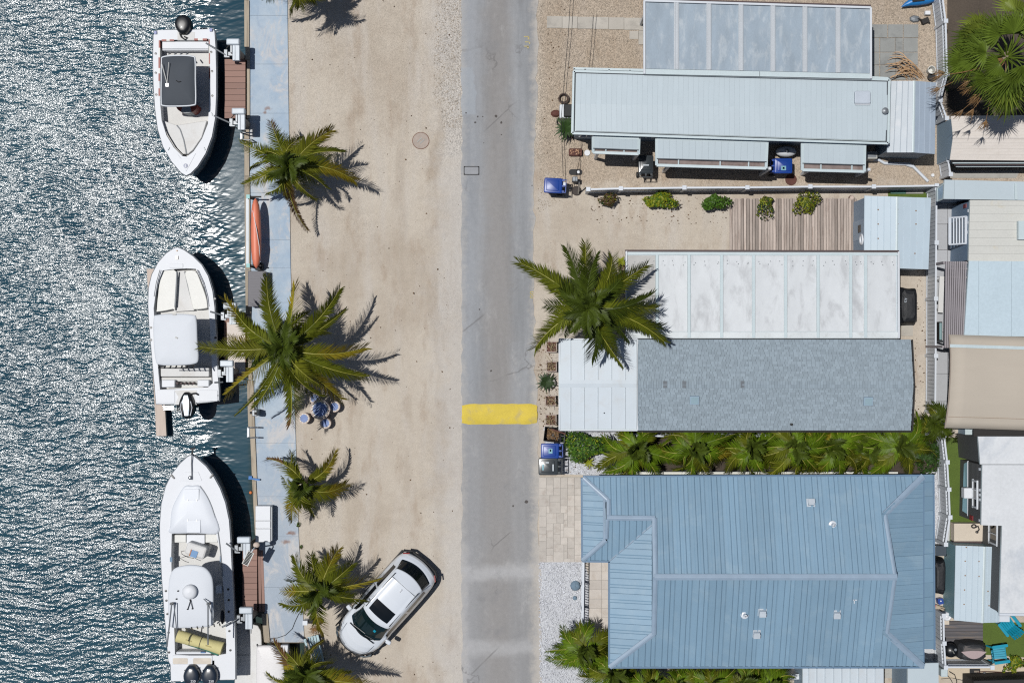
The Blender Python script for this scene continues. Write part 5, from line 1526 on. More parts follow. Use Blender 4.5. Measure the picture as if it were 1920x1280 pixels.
# transom notch deck
mb = MB(); pbox(mb, 332, 60, 366, 76, zs - .25, zs + .006); mb.build('transom_well', m_white_rough, t, bevel=.02)
mb = MB()
for x0, y0, x1, y1 in ((303, 74.2, 312, 77), (318, 74.2, 326, 77), (364, 72.5, 371, 76), (380, 72.5, 388, 76), (297.5, 76, 300, 90), (297, 108, 300, 128), (297, 138, 299.5, 152), (391.5, 100, 393.6, 120), (392, 128, 394, 148), (297, 166, 300, 180), (391.5, 74, 393, 84)):
    pbox(mb, x0, y0, x1, y1, zs - .18, zs + .012)
mb.build('coaming_pad', m_red_trim, t)
mb = MB()
for x0, y0, x1, y1 in ((312, 74.2, 318, 77), (371, 72.5, 380, 76), (297, 90, 300, 108), (297, 128, 300, 138), (391.5, 84, 393.4, 100)):
    pbox(mb, x0, y0, x1, y1, zs - .18, zs + .012)
mb.build('coaming_pad', m_cushion, t)
m_low = mat('bow_liner', (216, 213, 207), .6, var=.05)
zb = zs - .2
inb = [(306, 226), (388, 230), (380, 256), (363, 281), (351, 290), (343, 290), (328, 275), (314, 250)]
mb = MB(); mb.prism(W2([(388, 226), (378, 258), (362, 281), (351, 290), (345, 262), (338, 243), (331, 235)], zb), zf, zb); mb.build('casting_deck', m_white_rough, t, bevel=.02)
mb = MB(); mb.prism(W2([(305, 226), (331, 235), (338, 244), (345, 263), (349, 289), (343, 289), (328, 274), (314, 250)], zb - .06), zf, zb - .05); mb.build('casting_deck', m_white_rough, t, bevel=.015)
mb = MB(); mb.tube([P(331.5, 235, zb + .005), P(338, 243, zb + .005), P(344.5, 262, zb + .005), P(350, 289, zb + .005)], .028, 6); mb.build('deck_edge', m_grey_line, t)
mb = MB(); mb.tube([P(304, 232, zs - .1), P(314, 254, zs - .1), P(328, 277, zs - .1), P(342, 292, zs - .1)], .03, 6); mb.build('liner_edge', m_low, t)
mb = MB(); mb.prism(W2([(340, 297), (357, 297), (368, 287), (349, 322), (332, 288)], zs), zs - .02, zs + .015); mb.build('anchor_hatch', m_white, t, bevel=.01)
c = P(348, 311, zs + .02)
MB().lathe([(.09, 0), (.09, .012), (0, .014)], c=c, n=20).build('bow_emblem', m_emblem_blue, t)
MB().box((c.x, c.y, c.z + .018), (.03, .12, .008)).build('emblem_bar', m_white, t)
mb = MB()
for x, y in ((292, 101), (292, 137), (396, 98), (397.5, 134), (293, 178), (398, 180)): rod(mb, x, y, zs)
mb.build('rod_holder', m_black, t)
for x, y in ((383, 279), (316, 279), (397, 214)):
    c = P(x, y, zs); MB().box((c.x, c.y, zs + .02), (.05, .13, .04), rz=.5 if x > 340 else -.5).build('cleat', m_alu, t)
mb = MB()
for x, y in ((292, 62), (396, 57)):
    c = P(x, y, zs); mb.box((c.x, c.y, zs + .03), (.1, .12, .08))
mb.build('line_cover', m_blue_plastic, t)
con = MB(); prbox(con, 319, 148, 351, 196, zf, zf + 1.05, .1); con = con.build('console', m_white, t)
# front seat in red and grey
for k, (f0, f1, m) in enumerate(((-1, -.36, m_red_trim), (-.36, .30, m_grey_line), (.30, 1, m_red_trim))):
    th = [math.radians(a) for a in np.linspace(180 + 90 * (f0 + 1), 180 + 90 * (f1 + 1), 7)]
    pts = [(350 + 20 * math.cos(a), 198 - 14 * math.sin(a)) for a in th] + [(350 + 20 * f1, 197), (350 + 20 * f0, 197)]
    MB().prism(W2(pts, .95), zf, .95).build('cushion', m, t)
mb = MB(); pbox(mb, 316, 126, 352, 138, zf, .95); mb.build('leaning_post', m_white, t, bevel=.03)
mb = MB()
for i in range(4):
    c = P(318 + i * 11, 101 , 1.3); mb.tube([(c.x, c.y + .05, 1.15), (c.x, c.y - .05, 1.45)], .03, 6)
mb.build('rod_rack', m_alu, t)
zt = 1.8
top = smooth_loop([(303, 116), (306, 107), (334, 104.5), (360, 106), (365.5, 113), (366, 150), (366.5, 190), (362, 197), (334, 199), (306, 198), (302.5, 190), (302.5, 150)], 4)
tp = W2(top, zt); cc = Vector((P2(334, 152, zt)))
mb = MB(); n = len(tp)
rings = [(1.0, zt - .05), (1.0, zt), (.93, zt + .03), (.6, zt + .075), (.25, zt + .09)]
vs = [(cc.x + (x - cc.x) * k, cc.y + (y - cc.y) * (k if k > .9 else k * 1.02), z) for k, z in rings for x, y in tp]
ar = sum(tp[a][0] * tp[(a + 1) % n][1] - tp[(a + 1) % n][0] * tp[a][1] for a in range(n))
fs = [(k * n + a, k * n + (a + 1) % n, (k + 1) * n + (a + 1) % n, (k + 1) * n + a) for k in range(4) for a in range(n)] + [tuple(range(4 * n, 5 * n))]
if ar < 0: fs = [f[::-1] for f in fs]
mb.add(vs, fs)
tt = mb.build('canvas_top', m_canvas_dark, t, smooth=True)
MB().tube([(x, y, zt - .02) for x, y in tp] + [(*tp[0], zt - .02)], .035, 8, cap=False).build('top_frame', m_white_metal, tt, smooth=True)
mb = MB()
for x, y, x2, y2 in ((307, 112, 318, 130), (362, 112, 350, 130), (306, 192, 321, 190), (363, 192, 349, 190)):
    mb.tube([P(x, y, zt - .03), P(x2, y2, zf)], .03, 6)
mb.build('top_leg', m_white_metal, tt)
mb = MB(); mb.tube([P(303, 119, zt + .2), P(314, 159, zt + .1)], .016, 5).tube([P(316.5, 117, zt + .2), P(313, 158, zt + .12)], .012, 5)
mb.build('antenna', m_cushion, tt)
c = P(314, 160, zt + .06); MB().box((c.x, c.y, c.z + .03), (.1, .13, .06)).build('antenna_base', m_steel, tt)
c = P(335, 153, zt + .09); MB().tube([(c.x - .1, c.y + .04, c.z), (c.x, c.y - .03, c.z + .02), (c.x + .1, c.y, c.z)], .02, 6).build('strap', m_rubber, tt)
ob = outboard(t, 342, 45, 1.0, 31, 36, 1, m_black)
MB().tube([P(354, 33, .72), P(358, 44, .7), P(357, 52, .6)], .02, 6).build('yellow_hose', mat('yellow_hose', (190, 160, 60), .6), ob)
MB().tube([P(337, 63, .75), P(340, 70, .8), P(347, 75, .78), P(351, 71, .78), P(345, 69, .8)], .03, 7).build('cable', m_rubber, ob, smooth=True)

# ---- boat 2
t = b2 = thing('boat', 'white boat with cream bow cushions, white hard top and one striped outboard', 'boat', P(345, 620, 0))
zs, zf = .75, .25
outer = [(333, 464), (345, 469), (362, 481), (378, 497), (390, 518), (398, 545), (402, 575), (404, 620), (407, 680), (410, 730), (410, 750), (388, 753), (372, 754), (330, 756), (308, 757), (293, 757), (291, 735), (288, 700), (284, 655), (280, 610), (278, 570), (279, 540), (285, 515), (297, 492), (312, 475), (324, 467)]
inner = [(305, 507), (330, 504), (350, 503), (367, 504), (376, 522), (385, 545), (391, 575), (394, 620), (397, 680), (399, 718), (390, 726), (360, 727), (328, 729), (300, 730), (297, 700), (294, 655), (290, 610), (288, 578), (292, 548), (298, 524)]
hull(t, outer, inner, zs, zf, 343, 615)
mb = MB(); prbox(mb, 288, 580, 393, 592, zf, zs - .02, .05, .03)
for pts, m in (([(303, 511), (330, 509), (328, 576), (324, 579), (296, 584), (294, 580), (297, 548)], m_cushion), ([(347, 510), (366, 508), (376, 528), (386, 556), (389, 574), (386, 578), (366, 580), (361, 575), (352, 535)], m_cushion)):
    MB().prism(W2(smooth_loop(pts, 3), zs - .12), zf, zs - .12).build('bow_cushion', m, t, bevel=.04, bseg=2)
mb = MB(); mb.prism(W2([(332, 508), (346, 508), (353, 540), (364, 582), (326, 584), (330, 570)], zs - .3), zf, zs - .28); mb.build('bow_floor', m_white_rough, t)
mb = MB(); mb.tube([P(332, 509, zs - .1), P(330, 545, zs - .1), P(328, 576, zs - .1)], .03, 6).tube([P(346, 509, zs - .16), P(353, 540, zs - .16), P(363, 578, zs - .16)], .018, 6); mb.build('seat_edge', m_grey_line, t)
mb = MB(); prbox(mb, 317, 494, 343, 502, zs - .02, zs + .025, .03, .01); mb.build('bow_step', m_white, t)
for pts in ([(300, 506), (293, 530), (289, 556)], [(370, 506), (381, 530), (388, 556), (390, 574)]):
    MB().tube([P(x, y, zs + .09) for x, y in pts], .016, 6).build('grab_rail', m_steel, t, smooth=True)
mb = MB()
c = P(332, 470, zs); mb.lathe([(.03, 0), (.03, .03), (0, .035)], c=c, n=8); c = P(332, 483, zs); mb.box((c.x, c.y, zs + .03), (.09, .14, .06))
mb.build('bow_cleat', mat('bronze_fitting', (176, 150, 128), .4, metal=.4), t)
con = MB(); prbox(con, 304, 600, 356, 640, zf, zf + 1.1, .1); con.build('console', m_white, t)
mb = MB(); prbox(mb, 304, 648, 354, 668, zf, zf + .9, .06); mb.build('leaning_post', m_cushion, t)
mb = MB(); prbox(mb, 301, 688, 392, 706, zf, zf + .34, .05)
mb.build('stern_seat', m_white_rough, t)
mb = MB(); prbox(mb, 302, 707, 397, 715, zf, zf + .30, .03); mb.build('seat_back', m_hull_in, t)
mb = MB(); pbox(mb, 303, 712, 328, 726, zf, zs + .02); pbox(mb, 370, 712, 392, 725, zf, zs + .02); mb.build('stern_locker', m_white, t, bevel=.03)
for q in ((294, 731, 328, 755), (373, 731, 408, 752)):
    mb = MB(); prbox(mb, *q, zs - .3, zs + .02, .03, .02); mb.build('swim_platform', m_white, t)
mb = MB(); mb.prism(W2([(329, 731), (372, 731), (366, 742), (371, 758), (329, 758), (337, 744)], zs - .2), zs - .6, zs + .008); mb.build('transom_well', m_white_rough, t)
mb = MB()
for i in range(5): c = P(335 + i * 7.5, 718, zs - .2); mb.lathe([(.05, .0), (.05, .25), (.025, .26), (0, .26)], c=c, n=10)
mb.build('cup_holder', m_maroon, t)
mb = MB()
for x, y in ((283, 614), (283, 637), (404, 633), (288, 722), (407, 741), (403, 560)): rod(mb, x, y, zs)
mb.build('rod_holder', m_black, t)
m_hard = mat('white_hard_top', (216, 221, 228), .6, var=.03, fine=.015)
def hard_top(px, z, m, th=.10):
    tp = W2(px, z); n = len(tp)
    cx = sum(p[0] for p in tp) / n; cy = sum(p[1] for p in tp) / n
    rings = [(.975, z - th), (1.0, z - th * .6), (1.0, z - .02), (.985, z), (.93, z + .018), (.6, z + .045), (.2, z + .055)]
    vs = [(cx + (x - cx) * k, cy + (y - cy) * k, zz) for k, zz in rings for x, y in tp]
    ar = sum(tp[a][0] * tp[(a + 1) % n][1] - tp[(a + 1) % n][0] * tp[a][1] for a in range(n))
    fs = [(k * n + a, k * n + (a + 1) % n, (k + 1) * n + (a + 1) % n, (k + 1) * n + a) for k in range(len(rings) - 1) for a in range(n)]
    fs += [tuple(range((len(rings) - 1) * n, len(rings) * n)), tuple(range(n))[::-1]]
    if ar < 0: fs = [f[::-1] for f in fs]
    return MB().add(vs, fs)
zt = 2.35
tt = hard_top(smooth_loop([(288, 597), (296, 590), (327, 588), (360, 590), (368, 597), (370, 640), (372, 672), (364, 682), (330, 685), (300, 684), (292, 676), (288, 640)], 4), zt, m_hard).build('hard_top', m_hard, t, smooth=True)
mb = MB()
for x, y, x2, y2 in ((294, 600, 306, 612), (364, 600, 354, 612), (296, 674, 306, 660), (364, 674, 352, 660)): mb.tube([P(x, y, zt - .08), P(x2, y2, zf)], .03, 6)
mb.build('top_leg', m_black, tt)
mb = MB()
for i in range(7):
    c = P(298 + i * 10.5, 686, zt); mb.tube([(c.x, c.y + .06, zt - .2), (c.x + .01, c.y - .08, zt + .05)], .03, 6)
mb.tube([P(296, 684, zt - .08), P(366, 684, zt - .08)], .02, 6).tube([P(298, 690, zt - .3), P(364, 690, zt - .3)], .02, 6)
mb.build('rod_rack', m_black, tt)
c = P(331, 633, zt + .06); MB().box((c.x, c.y, c.z), (.1, .05, .05), rz=-.4).build('top_light', m_black, tt)
c = P(327, 589.5, zt + .0); MB().box((c.x, c.y, c.z + .02), (.14, .05, .05)).build('nav_light', m_black, tt)
ob = outboard(t, 349, 760, .95, 30, 50, -1, m_black)
mb = MB(); mb.prism(W2([(345, 741), (352, 741), (354, 752), (353, 779), (346, 779), (342, 752)], 1.0), .9, 1.005); st = mb.build('cowl_stripe', mat('silver_stripe', (188, 204, 216), .35, metal=.2), ob)
c = P(348.5, 766, 1.012)
text('150', .16, Matrix.Translation(c) @ Matrix.Rotation(math.pi / 2, 4, 'Z'), m_black, ob)
for dx in (-11, 11):
    MB().tube([P(349 + dx * .75, 752, .97), P(349 + dx, 764, .95), P(349 + dx * .7, 779, .95)], .022, 6).build('cowl_trim', m_white_metal, ob)
MB().tube([P(357, 745, .6), P(359, 738, .85), P(366, 737, .85), P(372, 740, .8)], .035, 7).build('cable', m_rubber, ob, smooth=True)
lad = MB()
for i in range(4): lad.bar(P(304 + i, 758 + i * 3.2, .3 - i * .05), P(326, 757.5 + i * 3.2, .3 - i * .05), .03, .03)
lad.bar(P(304, 757, .3), P(308, 770, .1), .03, .03).bar(P(326, 757, .3), P(325, 769, .1), .03, .03)
lad.build('swim_ladder', m_steel, t)
bk = thing('lift_bunk', 'pale wooden lift beam running under the striped outboard boat', 'lift beam', P(295, 700, -.4))
MB().prism(W2([(290, 760), (309, 760), (312, 817), (293, 817)], -.35) , -.55, -.35).build('board', m_wood_p := mat('pink_grey_board', (206, 190, 178), .85, var=.12, vs=2, an=(6, .6, 6), fine=.1), bk)
MB().prism(W2([(275, 504), (296, 504), (309, 760), (290, 760)], -.36), -.55, -.36).build('board', m_wood_p, bk)

# ---- boat 3
t = b3 = thing('boat', 'long white sportfishing boat with radar dome, rolled yellow mat and twin outboards', 'boat', P(371, 1065, 0))
zs, zf = .85, .3
outer = [(360, 852), (370, 860), (386, 874), (400, 893), (412, 915), (422, 942), (429, 975), (432, 1015), (434, 1060), (437, 1120), (440, 1180), (441, 1230), (441, 1272), (400, 1274), (360, 1275), (321, 1276), (320, 1245), (316, 1238), (312, 1190), (308, 1140), (304, 1085), (301, 1030), (300, 985), (303, 945), (311, 912), (323, 888), (338, 869), (351, 857)]
inner = [(322, 1000), (345, 999), (380, 999), (405, 1000), (412, 1030), (415, 1060), (419, 1100), (422, 1150), (424, 1190), (424, 1225), (400, 1228), (360, 1228), (328, 1226), (327, 1190), (325, 1140), (322, 1090), (321, 1040)]
hull(t, outer, inner, zs, zf, 370, 1080)
# raised foredeck
m_ndeck = mat('foredeck_nonskid', (216, 221, 229), .45, var=.02, fine=.01)
fd = [(345, 911), (360, 910), (376, 911), (388, 930), (400, 955), (410, 985), (415, 1010), (413, 1000), (380, 998), (345, 998), (319, 1000), (317, 985), (322, 955), (332, 930)]
fdl = smooth_loop([(346, 911), (360, 910), (375, 911), (390, 932), (402, 962), (410, 999), (365, 999), (319, 999), (319, 985), (322, 955), (333, 930)], 4)
hard_top(fdl, zs + .03, m_ndeck, th=.05).build('foredeck', m_ndeck, t, smooth=True)
mb = MB(); mb.tube([P(x, y, zs + .02) for x, y in smooth_loop([(375, 911), (389, 932), (401, 962), (409, 999), (414, 1040), (417, 1080)], 4, False)], .022, 6); mb.build('deck_edge', m_grey_line, t, smooth=True)
mb = MB()
for x0, y0, x1, y1, zz in ((346, 916, 373, 937, .15), (350, 974, 376, 998, .15)): prbox(mb, x0, y0, x1, y1, zs, zs + zz - .05, .03, .01)
mb.build('deck_hatch', m_ndeck, t)
mb = MB()
for x in (352, 369):
    for y in (937, 975): c = P(x, y, zs + .09); mb.box((c.x, c.y, c.z + .01), (.03, .07, .03))
mb.build('hatch_hinge', m_steel, t)
mb = MB(); mb.prism(W2([(346, 884), (372, 884), (379, 901), (337, 901)], zs), zs - .02, zs + .012); mb.build('anchor_locker', m_white, t, bevel=.008)
mb = MB(); mb.tube([P(360, 899, zs + .06), P(359, 870, zs + .07), P(360, 850, zs + .1)], .022, 6); mb.build('anchor_shank', m_steel, t)
c = P(357, 895, zs + .05); MB().lathe([(.08, 0), (.08, .06), (.04, .09), (0, .09)], c=c, n=12).build('windlass', m_steel, t, smooth=True)
mb = MB(); mb.bar(P(360, 853, zs + .05), P(361, 843, zs + .0), .06, .06).bar(P(356.5, 841, zs + .02), P(366, 840, zs + .02), .07, .04).bar(P(361, 843, zs), P(366, 838, zs), .05, .05); mb.build('anchor', m_rubber, t)
for x, y, r in ((324, 893, -.7), (397, 892, .7)):
    c = P(x, y, zs); MB().box((c.x, c.y, zs + .03), (.06, .18, .05), rz=-r).box((c.x, c.y, zs + .05), (.04, .22, .02), rz=-r).build('cleat', m_black, t)
mb = MB()
for x, y in ((311, 1107), (428, 1104), (312, 1125), (429, 1124), (314, 1150), (429, 1146), (316, 1185), (430, 1182), (317, 1222), (432, 1218)): rod(mb, x, y, zs)
mb.build('rod_holder', m_black, t)
# forward cockpit
for q in ((327, 1002, 349, 1017), (385, 1001, 408, 1017)):
    mb = MB(); prbox(mb, *q, zf, zs - .06, .04); mb.build('forward_seat', m_cushion, t)
mb = MB(); prbox(mb, 349, 1002, 384, 1019, zf, zs - .12, .03); mb.build('forward_locker', m_white, t)
con = MB(); a = P(367, 1032, 1.2)
con.rbox((a.x, a.y, .75), (.84, .52, .9), .1, rz=-.32, top=.08); con = con.build('console', m_white_rough, t)
M = Matrix.Translation(P(364, 1038, 1.215)) @ Matrix.Rotation(-.32, 4, 'Z')
MB().box((0, 0, 0), (.26, .28, .02), M=M).build('chart_screen', mat('blue_screen_cover', (36, 118, 176), .4), t)
MB().box((0, 0, 0), (.05, .28, .022), M=M @ Matrix.Translation((-.16, 0, 0))).build('screen_edge', mat('orange_trim', (176, 118, 82), .6), t)
mb = MB(); mb.tube([P(x, y, 1.22) for x, y in ((356, 1041), (346, 1043), (338, 1046), (346, 1051), (354, 1054))], .012, 5).tube([P(x, y, 1.22) for x, y in ((364, 1046), (352, 1044), (341, 1038), (340, 1033), (346, 1032))], .012, 5)
mb.build('cable', m_rubber, t)
mb = MB(); pbox(mb, 318.5, 1044, 323, 1053, zs - .02, zs + .02); pbox(mb, 412, 1042, 413.5, 1053, zs - .02, zs + .02); mb.build('side_panel', mat('dull_blue_panel', (84, 124, 156), .5), t)
zt = 2.5
tt = hard_top(smooth_loop([(318, 1082), (326, 1066), (345, 1060), (362, 1059), (382, 1063), (394, 1075), (399, 1092), (400, 1130), (400, 1165), (395, 1173), (370, 1176), (340, 1177), (324, 1176), (317, 1168), (315, 1130), (316, 1100)], 4), zt, m_hard, th=.14).build('hard_top', m_hard, t, smooth=True)
c = P(357, 1108, zt + .04)
MB().lathe([(.24, .0), (.29, .06), (.29, .14), (.25, .2), (.16, .235), (0, .25)], c=c, n=28).build('radar_dome', m_white, tt, smooth=True)
mb = MB()
for x, y in ((356, 1142), (362, 1144), (351, 1141)): pass
mb.tube([P(357, 1125, zt + .12), P(352, 1141, zt + .1)], .014, 5).tube([P(357, 1125, zt + .12), P(361, 1140, zt + .1)], .014, 5)
mb.build('antenna', m_rubber, tt)
mb = MB()
for x, y in ((357, 1124), (352, 1141), (361, 1140), (334, 1107), (331, 1122)): c = P(x, y, zt + .06); mb.lathe([(.03, 0), (.03, .05), (0, .06)], c=c, n=8)
mb.build('antenna_foot', m_black, tt)
MB().tube([P(322, 1131, zt + .3), P(313, 1212, zt + .25)], .028, 6).tube([P(326, 1131, zt + .3), P(331, 1178, zt + .1)], .02, 6).build('outrigger', m_alu, tt, smooth=True)
MB().tube([P(390, 1131, zt + .3), P(390, 1208, zt + .3)], .028, 6).tube([P(391, 1131, zt + .3), P(401, 1165, zt + .1)], .02, 6).tube([P(382, 1122, zt + .15), P(391, 1131, zt + .3)], .02, 6).build('outrigger', m_alu, tt, smooth=True)
mb = MB()
for x in (321, 390): c = P(x, 1131, zt + .2); mb.box((c.x + .03, c.y, c.z), (.14, .08, .16))
mb.build('outrigger_base', m_black, tt)
mb = MB()
for i in range(8):
    c = P(338 + i * 10.5, 1181 - i * 1.4, zt - .1); mb.tube([(c.x - .02, c.y - .06, zt - .3), (c.x + .03, c.y + .08, zt + .02)], .03, 6)
mb.build('rod_rack', m_black, tt)
mb = MB()
for x, y, x2, y2 in ((324, 1080, 334, 1092), (392, 1080, 384, 1092), (322, 1166, 334, 1150), (394, 1166, 384, 1150)): mb.tube([P(x, y, zt - .12), P(x2, y2, zf)], .035, 6)
mb.build('top_leg', m_white_metal, tt)
con = MB(); prbox(con, 336, 1090, 384, 1126, zf, zf + 1.2, .12); con.build('helm_console', m_white, t)
mb = MB(); prbox(mb, 336, 1136, 384, 1156, zf, zf + .9, .06); mb.build('helm_seat', m_cushion, t)
mb = MB(); prbox(mb, 404, 1098, 416, 1112, zf, zf + .5, .04); mb.build('cooler', m_white, t)
mb = MB().ell(P(417, 1156, .75), (.09, .30, .1), 10, 6); mb.build('fender', mat('navy_fender', (28, 32, 44), .5), t, smooth=True)
# stern cockpit
mb = MB(); pbox(mb, 330, 1221, 396, 1226, zf, zs + .03); mb.build('stern_seat_back', m_white, t, bevel=.03)
mb = MB(); pbox(mb, 376, 1221, 385, 1223.6, zs, zs + .06); mb.build('seat_stripe', mat('stripe_blue', (52, 104, 156), .5), t)
mb = MB()
prbox(mb, 322, 1228, 398, 1245, zs - .1, zs + .03, .05, .02); mb.build('bait_station', m_white, t)
m_well = mat('well_liner', (206, 196, 182), .5, var=.15, vs=4)
for x0, x1 in ((324, 352), (362, 396)):
    mb = MB(); prbox(mb, x0, 1233, x1, 1244, zs, zs + .036, .05, .0); w_ = mb.build('well_lid', m_well, t)
mb = MB(); prbox(mb, 320, 1246, 440, 1274, zs - .4, zs - .06, .04, .02); mb.build('swim_platform', m_white_rough, t)
c = P(429, 1263, zs); MB().lathe([(.11, 0), (.11, .012), (0, .014)], c=(c.x, c.y, zs - .058), n=20).build('deck_plate', m_cushion, t)
for px in (358, 392):
    ob = outboard(t, px, 1267, 1.15, 31, 40, -1, m_canvas_dark if False else mat('navy_black_cowl', (34, 44, 58), .3, coat=.4) if px == 358 else bpy.data.materials['navy_black_cowl'])
    text('250', .14, Matrix.Translation(P(px + 4, 1276.5, 1.2)), m_white, ob)
    MB().tube([P(px - 12, 1256, 1.0), P(px + 2, 1250, 1.05), P(px + 15, 1252, .95)], .025, 6).build('cowl_band', m_rubber, ob)
# rolled mat lies in the cockpit: a thing of its own
rm = thing('rolled_mat', 'rolled yellow foam floating mat with green underside, tied in the stern cockpit', 'mat', P(375, 1203, .6))
a, b = P(333, 1191, .95), P(417, 1215, .95)
d = (b - a)
MB().tube([a, a.lerp(b, .25), a.lerp(b, .5), a.lerp(b, .75), b], [.26, .245, .225, .24, .27], 16).build('roll', mat('pale_yellow_foam', (214, 204, 146), .8, var=.06, vs=2, bump=.2, bs=8), rm, smooth=True)
sd = Vector((d.y, -d.x, 0)).normalized()
MB().tube([a + sd * .20 - Vector((0, 0, .1)), a.lerp(b, .3) + sd * .24 - Vector((0, 0, .1)), a.lerp(b, .62) + sd * .24 - Vector((0, 0, .08)), a.lerp(b, .95) + sd * .30 - Vector((0, 0, .05))], .06, 8).build('edge', mat('green_foam', (44, 110, 92), .8), rm, smooth=True)
mb = MB()
for f in (.30, .52):
    c = a.lerp(b, f); M = Matrix.Translation(c) @ d.normalized().to_track_quat('Z', 'Y').to_matrix().to_4x4()
    mb.tube([M @ Vector((.24 * math.cos(q), .24 * math.sin(q), 0)) for q in np.linspace(0, 6.283, 17)], .014, 5)
mb.build('strap', m_rope, rm)
mb = MB()
for f in (.28, .72):
    c = a.lerp(b, f) + Vector((0, 0, .24)); mb.box(c, (.26, .05, .01), rz=-.3)
mb.build('print', mat('faded_print', (178, 166, 110), .8), rm)

# ---- skiff and float at the bottom edge
fl = thing('floating_dock', 'off white jet ski float with rounded corner beside the long sportfishing boat', 'floating dock', P(466, 1225, WZ))
zz = -.35
MB().prism(W2(smooth_loop([(441, 1172), (478, 1171), (486, 1177), (490, 1190), (491, 1240), (491, 1400), (441, 1400), (441, 1240)], 3), zz), WZ - .15, zz).build('float', m_white_rough, fl, bevel=.04, bseg=2)
mb = MB(); pbox(mb, 464, 1172, 471, 1187, zz, zz + .03); mb.build('step_pad', m_grey_line, fl)
MB().bar(P(441, 1227, zz + .004), P(468, 1227, zz + .004), .03, .012).build('seam', m_grey_line, fl)
sk = thing('skiff', 'plain white rounded boat cover in the slip beside the blue slatted bench', 'boat', P(505, 1260, WZ))
hard_top(smooth_loop([(481, 1215), (482, 1211), (500, 1210), (516, 1212), (526, 1226), (532, 1250), (535, 1300), (535, 1400), (480, 1400), (480, 1300)], 4), .55, m_hard, th=.3).build('hull', mat('plain_white_cover', (226, 224, 224), .5, var=.03), sk, smooth=True)
MB().prism(W2([(526, 1209), (540, 1209), (541, 1240), (538, 1300), (530, 1250)], .2), -.2, .2).build('side_rail', m_white, sk, bevel=.02)
mb = MB(); rod(mb, 486, 1221, .56); mb.build('fitting', m_line, sk)
MB().prism(W2([(483, 1216), (524, 1230), (530, 1300), (530, 1400), (483, 1400)], .2), WZ - .2, .28).build('side', m_wht2, sk)

